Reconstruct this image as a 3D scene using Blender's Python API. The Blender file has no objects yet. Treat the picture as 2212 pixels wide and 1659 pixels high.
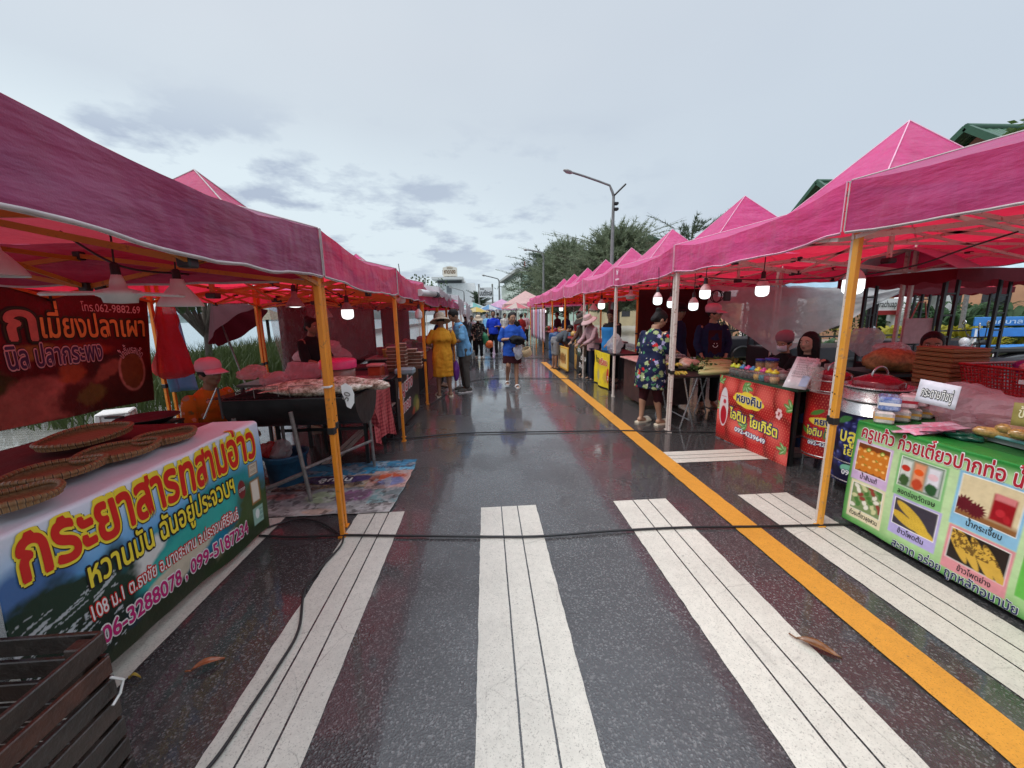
import bpy, math, random
import numpy as np
from mathutils import Vector, Matrix, Quaternion, noise as mnoise
random.seed(11)
sc = bpy.context.scene
COL = sc.collection
PI = math.pi
R = math.radians

# ------------------------------------------------------------------ camera model (real positions are worked out from it)
F, CX, CY, H = 831., 1106., 829.5, 1.55
def _unroll(x, y):
    x -= CX; y -= CY
    c, s = math.cos(R(1.0)), math.sin(R(1.0))
    return x*c - y*s, x*s + y*c
_u, _v = _unroll(1048., 680.)
_P = math.atan(-_v/F); _Y = math.atan(-_u/math.hypot(F, _v))
def ray(x, y):
    a, b = _unroll(x, y)
    cp, sp, cy, sy = math.cos(_P), math.sin(_P), math.cos(_Y), math.sin(_Y)
    f = F*cp - b*sp; up = -(b*cp + F*sp)
    return Vector((a*cy + f*sy, -a*sy + f*cy, up))
def G(x, y, z=0.):
    d = ray(x, y); t = (z-H)/d.z; return Vector((d.x*t, d.y*t, z))
def AX(x, y, X):
    d = ray(x, y); t = X/d.x; return Vector((X, d.y*t, H + d.z*t))
def AY(x, y, Y):
    d = ray(x, y); t = Y/d.y; return Vector((d.x*t, Y, H + d.z*t))

cam = bpy.data.cameras.new("camera"); co = bpy.data.objects.new("camera", cam); COL.objects.link(co)
r_ = (ray(CX+1, CY)-ray(CX, CY)).normalized(); f_ = ray(CX, CY).normalized(); u_ = r_.cross(f_)
M_ = Matrix((r_, u_, -f_)).transposed().to_4x4(); M_.translation = (0, 0, H)
co.matrix_world = M_
cam.sensor_width = 36; cam.lens = F/2212*36; cam.clip_start = 0.05; cam.clip_end = 4000
sc.camera = co

# ------------------------------------------------------------------ materials
def srgb(r, g, b):
    f = lambda c: (c/255/12.92) if c/255 <= .04045 else ((c/255+.055)/1.055)**2.4
    return (f(r), f(g), f(b))
class NT:
    def __init__(s, name):
        s.m = bpy.data.materials.new(name); s.m.use_nodes = True
        s.t = s.m.node_tree; s.b = s.t.nodes['Principled BSDF']; s.o = s.t.nodes['Material Output']
    def n(s, typ, **k):
        nd = s.t.nodes.new(typ)
        for a, v in k.items():
            if a[0] == '_': nd.inputs[a[1:].replace('_', ' ')].default_value = v
            else: setattr(nd, a, v)
        return nd
    def l(s, a, b): s.t.links.new(a, b)
    def obj(s): return s.n('ShaderNodeTexCoord').outputs['Object']
    def pos(s): return s.n('ShaderNodeNewGeometry').outputs['Position']
    def noise(s, vec, scale, detail=4, rough=.6, fac=True):
        n = s.n('ShaderNodeTexNoise'); n.inputs['Scale'].default_value = scale; n.inputs['Detail'].default_value = detail
        n.inputs['Roughness'].default_value = rough; s.l(vec, n.inputs['Vector']); return n.outputs[0]
    def ramp(s, fac, stops, const=False):
        r = s.n('ShaderNodeValToRGB'); cr = r.color_ramp
        if const: cr.interpolation = 'CONSTANT'
        while len(cr.elements) < len(stops): cr.elements.new(.5)
        for e, (p, c) in zip(cr.elements, stops):
            e.position = p; e.color = tuple(c)+(1,) if len(c) == 3 else c
        s.l(fac, r.inputs[0]); return r.outputs[0]
    def mix(s, fac, a, b, mode='MIX'):
        m = s.n('ShaderNodeMix', data_type='RGBA', blend_type=mode)
        for i, v in ((0, fac), (6, a), (7, b)):
            if hasattr(v, 'is_output'): s.l(v, m.inputs[i])
            elif i == 0: m.inputs[0].default_value = v
            else: m.inputs[i].default_value = tuple(v)+(1,)
        return m.outputs[2]
    def math(s, op, a, b=0.):
        m = s.n('ShaderNodeMath', operation=op)
        for i, v in ((0, a), (1, b)):
            if hasattr(v, 'is_output'): s.l(v, m.inputs[i])
            else: m.inputs[i].default_value = v
        return m.outputs[0]
    def bump(s, h, strength=.3, dist=.01):
        b = s.n('ShaderNodeBump'); b.inputs['Strength'].default_value = strength; b.inputs['Distance'].default_value = dist
        s.l(h, b.inputs['Height']); s.l(b.outputs[0], s.b.inputs['Normal']); return b.outputs[0]
    def base(s, c):
        if hasattr(c, 'is_output'): s.l(c, s.b.inputs['Base Color'])
        else: s.b.inputs['Base Color'].default_value = tuple(c)+(1,)
    def set(s, **k):
        for a, v in k.items(): s.b.inputs[a.replace('_', ' ')].default_value = v
_mc = {}
def mat(name, c, rough=.6, var=.18, scale=14., metal=0., bump=.0, bscale=60., coat=0., spec=.5):
    """plain surface with uneven colour, roughness and a little relief"""
    if name in _mc: return _mc[name]
    t = NT(name); o = t.obj()
    f = t.noise(o, scale, 5, .65)
    lo = tuple(x*(1-var) for x in c); hi = tuple(min(1, x*(1+var*.8)) for x in c)
    t.base(t.ramp(f, [(.3, lo), (.7, hi)]))
    rr = t.math('MULTIPLY_ADD', t.noise(o, scale*2.3, 3), .25); 
    rr.node.inputs[2].default_value = max(.03, rough-.12); t.l(rr, t.b.inputs['Roughness'])
    t.set(Metallic=metal, Coat_Weight=coat, Specular_IOR_Level=spec); t.set(Coat_Roughness=.12)
    if bump: t.bump(t.noise(o, bscale, 4), bump, .01)
    _mc[name] = t.m; return t.m
def emit(name, c, s):
    if name in _mc: return _mc[name]
    t = NT(name); t.base(c); t.b.inputs['Emission Color'].default_value = tuple(c)+(1,); t.set(Emission_Strength=s)
    _mc[name] = t.m; return t.m
def clear(name, c, a=.5, rough=.15, bumpy=.0):
    """thin clear or milky plastic film"""
    if name in _mc: return _mc[name]
    t = NT(name); o = t.pos(); t.base(c); t.set(Roughness=rough, Specular_IOR_Level=.6)
    f = t.noise(o, 5, 6, .7); al = t.math('MULTIPLY_ADD', f, .5); al.node.inputs[2].default_value = a-.25
    if bumpy: t.bump(t.noise(o, 9, 5, .7), bumpy, .05)
    tr = t.n('ShaderNodeBsdfTransparent'); tl = t.n('ShaderNodeBsdfTranslucent'); tl.inputs[0].default_value = tuple(c)+(1,)
    m1 = t.n('ShaderNodeMixShader'); m1.inputs[0].default_value = .45; t.l(t.b.outputs[0], m1.inputs[1]); t.l(tl.outputs[0], m1.inputs[2])
    m2 = t.n('ShaderNodeMixShader'); t.l(al, m2.inputs[0]); t.l(tr.outputs[0], m2.inputs[1]); t.l(m1.outputs[0], m2.inputs[2])
    t.l(m2.outputs[0], t.o.inputs[0]); _mc[name] = t.m; return t.m
def cloth(name, c, c2=None, tr=.3, rough=.85, bump=.25, scale=6.):
    """woven fabric, partly letting light through"""
    if name in _mc: return _mc[name]
    t = NT(name); o = t.obj(); f = t.noise(o, scale, 6, .7)
    t.base(t.ramp(f, [(.28, tuple(x*.78 for x in c)), (.72, tuple(min(1, x*1.12) for x in c))]))
    t.set(Roughness=rough, Specular_IOR_Level=.25)
    nb = t.bump(t.noise(o, 10, 5, .7), bump, .03)
    if tr:
        tl = t.n('ShaderNodeBsdfTranslucent'); tl.inputs[0].default_value = tuple(c2 or c)+(1,); t.l(nb, tl.inputs['Normal'])
        m = t.n('ShaderNodeMixShader'); m.inputs[0].default_value = tr
        t.l(t.b.outputs[0], m.inputs[1]); t.l(tl.outputs[0], m.inputs[2]); t.l(m.outputs[0], t.o.inputs[0])
    _mc[name] = t.m; return t.m
def printed(name, rough=.35, bump=.12, tr=0.):
    """printed vinyl: the picture is in the mesh's colour attribute"""
    if name in _mc: return _mc[name]
    t = NT(name); a = t.n('ShaderNodeVertexColor', layer_name='ink'); t.l(a.outputs[0], t.b.inputs['Base Color'])
    t.set(Roughness=rough, Specular_IOR_Level=.4); t.bump(t.noise(t.obj(), 7, 5, .7), bump, .04)
    _mc[name] = t.m; return t.m

# ------------------------------------------------------------------ mesh builder
class MB:
    def __init__(s): s.v = []; s.f = []; s.m = []; s.sm = []
    def add(s, vs, fs, m=0, smooth=False):
        b = len(s.v); s.v += [tuple(p) for p in vs]
        s.f += [tuple(i+b for i in f) for f in fs]; s.m += [m]*len(fs); s.sm += [smooth]*len(fs); return s
    def box(s, c, d, m=0, rz=0., b=.0, M=None):
        x, y, z = (k/2 for k in d)
        if b <= 0:
            vs = [(i*x, j*y, k*z) for i in (-1, 1) for j in (-1, 1) for k in (-1, 1)]
            fs = [(0, 1, 3, 2), (4, 6, 7, 5), (0, 4, 5, 1), (2, 3, 7, 6), (0, 2, 6, 4), (1, 5, 7, 3)]
        else:
            b = min(b, x*.9, y*.9, z*.9); vs = []; ix = {}
            for i in (-1, 1):
                for j in (-1, 1):
                    for k in (-1, 1):
                        for a in range(3):
                            p = [i*(x-b), j*(y-b), k*(z-b)]; p[a] = (i*x, j*y, k*z)[a]; ix[i, j, k, a] = len(vs); vs.append(tuple(p))
            fs = []
            for a in range(3):
                o = [q for q in range(3) if q != a]
                for sg in (-1, 1):
                    fc = []
                    for (p, q) in ((-1, -1), (1, -1), (1, 1), (-1, 1)):
                        t = [0, 0, 0]; t[a] = sg; t[o[0]] = p; t[o[1]] = q; fc.append(ix[tuple(t)+(a,)])
                    fs.append(tuple(fc))
                for p in (-1, 1):
                    for q in (-1, 1):
                        e = []
                        for w in (-1, 1):
                            t = [0, 0, 0]; t[a] = w; t[o[0]] = p; t[o[1]] = q; e.append((ix[tuple(t)+(o[0],)], ix[tuple(t)+(o[1],)]))
                        fs.append((e[0][0], e[1][0], e[1][1], e[0][1]))
            for i in (-1, 1):
                for j in (-1, 1):
                    for k in (-1, 1): fs.append(tuple(ix[i, j, k, a] for a in range(3)))
        T = Matrix.Translation(Vector(c)) @ (M.to_4x4() if M else Matrix.Rotation(rz, 4, 'Z'))
        return s.add([T @ Vector(p) for p in vs], fs, m)
    def bar(s, a, b, w, h, m=0, bev=0., up=(0, 0, 1)):
        a = Vector(a); b = Vector(b); d = b-a; L = d.length
        if L < 1e-6: return s
        y = d/L; x = y.cross(Vector(up))
        if x.length < 1e-3: x = y.cross(Vector((1, 0, 0)))
        x.normalize(); z = x.cross(y)
        return s.box((a+b)/2, (w, L, h), m, b=bev, M=Matrix((x, y, z)).transposed())
    def tube(s, pts, r, n=8, m=0, cap=True, flat=1.):
        pts = [Vector(p) for p in pts]; k = len(pts)
        rs = r if isinstance(r, (list, tuple)) else [r]*k
        nx = None; rings = []
        for i, p in enumerate(pts):
            t = (pts[min(i+1, k-1)]-pts[max(i-1, 0)]).normalized()
            if nx is None:
                nx = t.cross(Vector((0, 0, 1)))
                if nx.length < 1e-3: nx = t.cross(Vector((0, 1, 0)))
            nx = (nx - t*nx.dot(t)).normalized(); ny = t.cross(nx)
            rings.append([p + (nx*math.cos(q*2*PI/n) + ny*math.sin(q*2*PI/n)*flat)*rs[i] for q in range(n)])
        return s.loft(rings, m, cap)
    def loft(s, rings, m=0, cap=True, closed=True, smooth=True):
        n = len(rings[0]); vs = [p for r in rings for p in r]; fs = []
        for i in range(len(rings)-1):
            for j in range(n if closed else n-1):
                k = (j+1) % n; fs.append((i*n+j, i*n+k, (i+1)*n+k, (i+1)*n+j))
        s.add(vs, fs, m, smooth)
        if cap:
            s.add(rings[0], [tuple(range(n))[::-1]], m); s.add(rings[-1], [tuple(range(n))], m)
        return s
    def lathe(s, prof, c=(0, 0, 0), n=24, m=0, sx=1., sy=1., M=None, smooth=True, cap=False):
        rings = [[Vector((r*math.cos(q*2*PI/n)*sx, r*math.sin(q*2*PI/n)*sy, z)) for q in range(n)] for r, z in prof]
        T = Matrix.Translation(Vector(c)) @ (M.to_4x4() if M else Matrix.Identity(4))
        return s.loft([[T @ p for p in r] for r in rings], m, cap, smooth=smooth)
    def ell(s, c, r, nu=12, nv=8, m=0, M=None):
        if not isinstance(r, (tuple, list)): r = (r, r, r)
        pr = [(math.sin(PI*i/nv), -math.cos(PI*i/nv)) for i in range(nv+1)]
        pr = [(max(a, .002), b) for a, b in pr]
        T = (M.to_4x4() if M else Matrix.Identity(4)) @ Matrix.Diagonal((r[0], r[1], r[2], 1))
        return s.lathe(pr, c, nu, m, M=T.to_3x3(), cap=True)
    def grid(s, fn, nu, nv, m=0, smooth=True):
        vs = [fn(i/nu, j/nv) for j in range(nv+1) for i in range(nu+1)]; w = nu+1
        return s.add(vs, [(j*w+i, j*w+i+1, (j+1)*w+i+1, (j+1)*w+i) for j in range(nv) for i in range(nu)], m, smooth)
    def quad(s, a, b, c, d, m=0): return s.add([a, b, c, d], [(0, 1, 2, 3)], m)
    def prism(s, poly, z0, z1, m=0):
        """outline in x, y raised from z0 to z1"""
        n = len(poly); vs = [(x, y, z0) for x, y in poly]+[(x, y, z1) for x, y in poly]
        return s.add(vs, [tuple(range(n))[::-1], tuple(range(n, 2*n))]+[(i, (i+1) % n, n+(i+1) % n, n+i) for i in range(n)], m)
    def mesh(s, name, mats, off=(0, 0, 0)):
        me = bpy.data.meshes.new(name); ox, oy, oz = off
        me.from_pydata([(x-ox, y-oy, z-oz) for x, y, z in s.v], [], s.f)
        me.polygons.foreach_set('material_index', s.m); me.polygons.foreach_set('use_smooth', s.sm)
        for mt in (mats if isinstance(mats, (list, tuple)) else [mats]): me.materials.append(mt)
        me.update(); return me
    def build(s, name, mats, parent=None, local=False):
        if parent is not None and not local:
            off = Vector(); p = parent
            while p: off += p.location; p = p.parent
        elif parent is None and not local:
            a = np.array(s.v); off = Vector(((a[:, 0].min()+a[:, 0].max())/2, (a[:, 1].min()+a[:, 1].max())/2, a[:, 2].min()))
        else: off = Vector()
        o = bpy.data.objects.new(name, s.mesh(name, mats, off)); COL.objects.link(o)
        if parent is not None: o.parent = parent
        elif not local: o.location = off
        return o
def solid(o, t, off=0.):
    md = o.modifiers.new('thickness', 'SOLIDIFY'); md.thickness = t; md.offset = off; return o
def tag(o, label, cat, group=None):
    o['label'] = label; o['category'] = cat
    if group: o['group'] = group
    return o
def kind(o, k): o['kind'] = k; return o
def thing(name, label, cat, loc=(0, 0, 0), rz=0., group=None):
    o = bpy.data.objects.new(name, None); COL.objects.link(o); o.location = loc; o.rotation_euler = (0, 0, rz); o.empty_display_size = .1
    return tag(o, label, cat, group)
def dup(root, loc, rz=None, label=None, group=None):
    r = root.copy(); COL.objects.link(r); r.location = loc
    if rz is not None: r.rotation_euler = (0, 0, rz)
    if label: r['label'] = label
    if group: r['group'] = group
    for ch in list(root.children):
        c = ch.copy(); COL.objects.link(c); c.parent = r
        for g in list(ch.children):
            d = g.copy(); COL.objects.link(d); d.parent = c
    return r
def nz(x, y, z=0., s=1.): return mnoise.noise((x*s, y*s, z*s))
def rnd(a, b): return random.uniform(a, b)

# ------------------------------------------------------------------ lettering
_glyph = {}
UP2 = set('\u0e48\u0e49\u0e4a\u0e4b\u0e4c'); VOW = set('\u0e31\u0e34\u0e35\u0e36\u0e37\u0e4d\u0e47')
def glyphs(s):
    if s in _glyph: return _glyph[s]
    c = bpy.data.curves.new('g', 'FONT'); c.body = s; c.size = 1.; c.dimensions = '2D'; c.fill_mode = 'FRONT'; c.resolution_u = 3
    o = bpy.data.objects.new('g', c); COL.objects.link(o)
    for i, ch in enumerate(s):
        if ch in UP2 and ((i and s[i-1] in VOW) or (i+1 < len(s) and s[i+1] == '\u0e33')): c.body_format[i].material_index = 1
    c.materials.append(None); c.materials.append(None)
    bpy.context.view_layer.update()
    me = bpy.data.meshes.new_from_object(o.evaluated_get(bpy.context.evaluated_depsgraph_get()))
    vs = np.array([v.co[:2] for v in me.vertices]) if len(me.vertices) else np.zeros((0, 2)); fs = []; up = set()
    for p in me.polygons:
        fs.append(tuple(p.vertices))
        if p.material_index == 1: up |= set(p.vertices)
    for i in up: vs[i, 1] += .2
    bpy.data.objects.remove(o); bpy.data.curves.remove(c); bpy.data.meshes.remove(me)
    if len(vs): vs[:, 0] -= vs[:, 0].min()
    _glyph[s] = (vs, fs); return vs, fs
def fine_glyphs(s, L):
    if (s, L) in _glyph: return _glyph[s, L]
    vs, fs = glyphs(s); vs = [tuple(p) for p in vs]; fs = [list(f) for f in fs]; cut = {}; todo = []
    for f in fs:
        for i in range(1, len(f)-1): todo.append((f[0], f[i], f[i+1]))
    out = []
    while todo:
        a, b, c = todo.pop(); e = [(math.dist(vs[a], vs[b]), a, b, c), (math.dist(vs[b], vs[c]), b, c, a), (math.dist(vs[c], vs[a]), c, a, b)]; d, p, q, r = max(e)
        if d <= L or len(vs) > 9000: out.append((a, b, c)); continue
        k = (min(p, q), max(p, q))
        if k not in cut: cut[k] = len(vs); vs.append(((vs[p][0]+vs[q][0])/2, (vs[p][1]+vs[q][1])/2))
        m = cut[k]; todo += [(p, m, r), (m, q, r)]
    _glyph[s, L] = (np.array(vs), out); return _glyph[s, L]
def letter(mb, s, S, u, v, w=None, h=None, m=0, bold=.012, lines=(), lift=.002, arc=None, slope=0., shear=0., sub=0):
    """write s on the surface S(u, v, lift): w = width of the line in u, h = font size in v; lines = [(radius in ems, material, du, dv)] from the outside in"""
    vs, fs = fine_glyphs(s, sub) if sub else glyphs(s)
    if not len(vs): return
    W = vs[:, 0].max(); su = w/W if w else h; sv = h if h else su
    def lay(r, n, mm, k, du=0., dv=0.):
        offs = [(0, 0)]+[(r*math.cos(2*PI*q/n), r*math.sin(2*PI*q/n)) for q in range(n)] if r > 0 else [(0, 0)]
        for q, (a, b) in enumerate(offs):
            out = []
            for x, y in vs:
                x2 = x+a+du+shear*y; y2 = y+b+dv
                if arc:
                    th = (x2/W-.5)*arc[0]; rr = arc[1]+y2; px = rr*math.sin(th)+W/2; py = rr*math.cos(th)-arc[1]
                else: px, py = x2, y2
                out.append(S(u+px*su, v+py*sv+slope*px*su, lift*k+q*6e-5))
            mb.add(out, fs, mm)
    for k, ln in enumerate(lines): lay(ln[0], 10, ln[1], k+1, *(ln[2:] if len(ln) > 2 else ()))
    lay(bold, 6, m, len(lines)+1)
def flatS(o, eu, ev):
    o = Vector(o); eu = Vector(eu); ev = Vector(ev); n = eu.cross(ev).normalized()
    return lambda u, v, h=0.: o+eu*u+ev*v+n*h

# ------------------------------------------------------------------ printed pictures: painted into numpy arrays, stored as ink on the mesh
def vnoise(U, V, s, seed=0, oct=4):
    out = np.zeros_like(U); a = 1.; tot = 0.
    for o in range(oct):
        x = U*s; y = V*s; xi = np.floor(x).astype(int); yi = np.floor(y).astype(int); fx = x-xi; fy = y-yi
        hsh = lambda i, j: ((np.sin(i*127.1+j*311.7+seed*74.7+o*13.3)*43758.5453) % 1.)
        fx = fx*fx*(3-2*fx); fy = fy*fy*(3-2*fy)
        out += a*((hsh(xi, yi)*(1-fx)+hsh(xi+1, yi)*fx)*(1-fy)+(hsh(xi, yi+1)*(1-fx)+hsh(xi+1, yi+1)*fx)*fy); tot += a; a *= .55; s *= 2.1
    return out/tot
class Ink:
    """u runs 0..w, v runs 0..h, in metres"""
    def __init__(s, w, h, nu, nv, c=(1, 1, 1)):
        s.w, s.h, s.nu, s.nv = w, h, nu, nv
        s.U, s.V = np.meshgrid(np.linspace(0, w, nu+1), np.linspace(0, h, nv+1)); s.C = np.zeros(s.U.shape+(3,)); s.C[:] = srgb(*c) if max(c) > 1 else c
    def put(s, mask, c):
        c = np.array(srgb(*c) if not isinstance(c, np.ndarray) else c); mask = np.clip(mask, 0, 1)[..., None]; s.C = s.C*(1-mask)+c*mask; return s
    def ell(s, u, v, a, b, c, rot=0., soft=.15, nzz=0., seed=1):
        du = s.U-u; dv = s.V-v; x = du*math.cos(rot)+dv*math.sin(rot); y = -du*math.sin(rot)+dv*math.cos(rot)
        d = np.sqrt((x/a)**2+(y/b)**2)
        if nzz: d = d+(vnoise(s.U, s.V, 2.2/max(a, b), seed)-.5)*nzz
        return s.put((1-d)/soft+.5, c)
    def rect(s, u0, v0, u1, v1, c, soft=.004):
        return s.put(np.minimum(np.minimum(s.U-u0, u1-s.U), np.minimum(s.V-v0, v1-s.V))/soft+.5, c)
    def within(s, u0, v0, u1, v1): return ((s.U > u0) & (s.U < u1) & (s.V > v0) & (s.V < v1)).astype(float)
    def grain(s, a, sc, seed=3):
        s.C = np.clip(s.C*(1+a*(vnoise(s.U, s.V, sc, seed)-.5)[..., None]*2), 0, 1); return s
    def build(s, name, S, parent=None, mt=None, thick=0.003):
        mb = MB(); mb.grid(lambda a, b: S(a*s.w, b*s.h, 0.), s.nu, s.nv)
        o = mb.build(name, mt or printed('printed vinyl'), parent)
        at = o.data.color_attributes.new('ink', 'FLOAT_COLOR', 'POINT')
        at.data.foreach_set('color', np.concatenate([s.C.reshape(-1, 3), np.ones((s.C.size//3, 1))], 1).astype(np.float32).ravel())
        if thick: solid(o, thick, -1)
        return o
# ------------------------------------------------------------------ sky and light
SUN_EL, SUN_ROT = R(58), R(250)
w = bpy.data.worlds.new("World"); sc.world = w; w.use_nodes = True; t = w.node_tree; N = t.nodes; L = t.links
bg = N['Background']; bg.inputs['Strength'].default_value = .1
sky = N.new('ShaderNodeTexSky'); sky.sky_type = 'NISHITA'; sky.sun_disc = False; sky.sun_elevation = SUN_EL; sky.sun_rotation = SUN_ROT
sky.dust_density = 3.; sky.air_density = 1.2
tc = N.new('ShaderNodeTexCoord'); sep = N.new('ShaderNodeSeparateXYZ'); L.new(tc.outputs['Generated'], sep.inputs[0])
def wm(op, a, b=0., c=None):
    m = N.new('ShaderNodeMath'); m.operation = op
    for i, v in enumerate((a, b, c)):
        if v is None: continue
        if hasattr(v, 'is_output'): L.new(v, m.inputs[i])
        else: m.inputs[i].default_value = v
    return m.outputs[0]
def wramp(f, st):
    r = N.new('ShaderNodeValToRGB')
    while len(r.color_ramp.elements) < len(st): r.color_ramp.elements.new(.5)
    for e, (p, c) in zip(r.color_ramp.elements, st): e.position = p; e.color = (c if isinstance(c, tuple) else (c, c, c))+(1,)
    L.new(f, r.inputs[0]); return r.outputs[0]
def wmix(f, a, b):
    m = N.new('ShaderNodeMix'); m.data_type = 'RGBA'
    for i, v in ((0, f), (6, a), (7, b)):
        if hasattr(v, 'is_output'): L.new(v, m.inputs[i])
        elif i == 0: m.inputs[0].default_value = v
        else: m.inputs[i].default_value = v+(1,)
    return m.outputs[2]
zz = wm('MAXIMUM', sep.outputs[2], .0); den = wm('ADD', zz, .16)
cmb = N.new('ShaderNodeCombineXYZ'); L.new(wm('DIVIDE', sep.outputs[0], den), cmb.inputs[0]); L.new(wm('DIVIDE', sep.outputs[1], den), cmb.inputs[1])
def wn(sc_, det, ro, off):
    n = N.new('ShaderNodeTexNoise'); n.inputs['Scale'].default_value = sc_; n.inputs['Detail'].default_value = det; n.inputs['Roughness'].default_value = ro
    mp = N.new('ShaderNodeMapping'); mp.inputs['Location'].default_value = off; mp.inputs['Rotation'].default_value = (0, 0, -.30); L.new(cmb.outputs[0], mp.inputs[0]); L.new(mp.outputs[0], n.inputs['Vector']); return n.outputs[0]
k = 7.8   # the background strength is a tenth: overcast sky about this bright
def sk(r, g, b): return tuple(x*k for x in srgb(r, g, b))
base = wmix(wramp(zz, [(0., 0.), (.22, .35), (.5, 1.)]), sk(199, 216, 226), sk(207, 215, 223))
# broad soft darker sheets, bluer towards +X, then a low band of small ragged clouds to the left
soft = wramp(wn(.42, 4, .55, (3.1, 1.7, 0)), [(.34, 0.), (.68, 1.)])
base = wmix(wm('MULTIPLY', soft, .6), base, sk(186, 196, 209))
side = wramp(wm('MULTIPLY_ADD', sep.outputs[0], .5, .5), [(.44, 0.), (.85, 1.)])
base = wmix(wm('MULTIPLY', side, .55), base, sk(192, 203, 216))
glow = wramp(wm('MULTIPLY', wm('SUBTRACT', .22, wm('ABSOLUTE', wm('SUBTRACT', sep.outputs[2], .17))), wm('SUBTRACT', .55, sep.outputs[0])), [(.0, 0.), (.11, 1.)])
base = wmix(wm('MULTIPLY', glow, .75), base, sk(221, 234, 240))
rag = wramp(wn(1.9, 8, .58, (5.3, 2.2, 0)), [(.50, 0.), (.60, 1.)])
band = wramp(zz, [(.05, .55), (.16, 1.), (.30, .9), (.42, 0.)])
lft = wramp(wm('MULTIPLY_ADD', sep.outputs[0], .5, .5), [(.30, 1.), (.56, .75), (.72, .0)])
base = wmix(wm('MULTIPLY', wm('MULTIPLY', rag, wm('MULTIPLY', band, lft)), .95), base, sk(166, 178, 198))
top = wramp(sep.outputs[2], [(.60, 1.), (.85, 1.)])
full = wmix(.93, sky.outputs[0], base)
zen = N.new('ShaderNodeVectorMath'); zen.operation = 'SCALE'; L.new(full, zen.inputs[0])
L.new(wm('MULTIPLY_ADD', wramp(sep.outputs[2], [(.60, 0.), (.92, 1.)]), 2.1, 1.), zen.inputs['Scale'])
L.new(zen.outputs[0], bg.inputs['Color'])
sl = bpy.data.lights.new('sun', 'SUN'); sl.energy = 1.5; sl.angle = R(28); sl.color = (1., .97, .93)
so = bpy.data.objects.new('sun', sl); COL.objects.link(so)
dv = Vector((math.sin(SUN_ROT)*math.cos(SUN_EL), math.cos(SUN_ROT)*math.cos(SUN_EL), math.sin(SUN_EL)))
so.rotation_euler = dv.to_track_quat('Z', 'Y').to_euler(); so.location = (0, 0, 30)
sc.view_settings.view_transform = 'Standard'; sc.view_settings.look = 'None'; sc.view_settings.exposure = 0.52

# ------------------------------------------------------------------ ground materials
t = NT('wet asphalt'); o = t.pos()
vo = t.n('ShaderNodeTexVoronoi'); vo.inputs['Scale'].default_value = 140; t.l(o, vo.inputs['Vector'])
sp = t.n('ShaderNodeSeparateColor'); t.l(vo.outputs['Color'], sp.inputs[0])
agg = t.ramp(sp.outputs[0], [(0., (.020, .020, .022)), (.55, (.030, .030, .031)), (.80, (.062, .061, .059)), (.95, (.20, .195, .19))])
fine = t.noise(o, 55, 5, .7); c = t.mix(.35, agg, t.ramp(fine, [(.3, (.024, .024, .026)), (.75, (.070, .070, .070))]))
big = t.noise(o, .8, 5, .6); c = t.mix(t.ramp(big, [(.35, (0, 0, 0)), (.65, (.55, .55, .55))]), c, (.026, .026, .027))

t.base(c)
wet = t.ramp(t.noise(o, .55, 5, .62), [(.28, (0, 0, 0)), (.54, (1, 1, 1))])
rg = t.math('MULTIPLY_ADD', wet, -.20); rg.node.inputs[2].default_value = .42; t.l(rg, t.b.inputs['Roughness'])
t.l(t.math('MULTIPLY', wet, 1.0), t.b.inputs['Coat Weight']); t.b.inputs['Coat Roughness'].default_value = .075; t.b.inputs['Coat IOR'].default_value = 1.55
t.b.inputs['Specular IOR Level'].default_value = .5
nb = t.bump(t.math('ADD', vo.outputs['Distance'], t.math('MULTIPLY', fine, 1.2)), .5, .006)
nb2 = t.n('ShaderNodeBump'); nb2.inputs['Strength'].default_value = .10; nb2.inputs['Distance'].default_value = .01; t.l(t.noise(o, 9, 4), nb2.inputs['Height'])
t.l(nb2.outputs[0], t.b.inputs['Coat Normal'])
ASPH = t.m
def paint(name, c, worn):
    t = NT(name); o = t.pos()
    f = t.noise(o, 26, 6, .72); d = t.noise(o, 2.3, 5, .65)
    k = t.ramp(f, [(.25, tuple(x*.82 for x in c)), (.6, c)])
    k = t.mix(t.ramp(d, [(.42, (0, 0, 0)), (.75, (.45, .45, .45))]), k, tuple(x*.62 for x in c))
    v = t.n('ShaderNodeTexVoronoi', feature='DISTANCE_TO_EDGE'); v.inputs['Scale'].default_value = 2.4
    mp = t.n('ShaderNodeMapping'); t.l(t.mix(.12, o, t.n('ShaderNodeTexNoise', _Scale=3.).outputs['Color']), v.inputs['Vector'])
    crack = t.ramp(v.outputs['Distance'], [(0., (1, 1, 1)), (.006, (0, 0, 0))])
    k = t.mix(t.math('MULTIPLY', t.math('MULTIPLY', crack, t.ramp(d, [(.45, (0, 0, 0)), (.6, (1, 1, 1))])), worn), k, (.05, .045, .04))
    chip = t.ramp(t.noise(o, 34, 4, .75), [(.29, (1, 1, 1)), (.33, (0, 0, 0))]); k = t.mix(t.math('MULTIPLY', chip, .75), k, (.06, .06, .06)); pit = t.ramp(t.noise(o, 150, 3, .7), [(.36, (1, 1, 1)), (.43, (0, 0, 0))]); k = t.mix(t.math('MULTIPLY', pit, .7), k, tuple(x*.35 for x in c))
    t.base(k); t.set(Roughness=.42); t.bump(t.noise(o, 90, 5, .7), .5, .004); return t.m
WHITE_P = paint('worn white road paint', (.57, .545, .475), .5); YEL_P = paint('worn yellow road paint', (.60, .27, .035), .4)
t = NT('wet paving'); o = t.pos(); br = t.n('ShaderNodeTexBrick', _Scale=2.2); t.l(o, br.inputs['Vector'])
br.inputs['Color1'].default_value = (.30, .29, .27, 1); br.inputs['Color2'].default_value = (.24, .235, .225, 1); br.inputs['Mortar'].default_value = (.12, .12, .115, 1)
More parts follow.
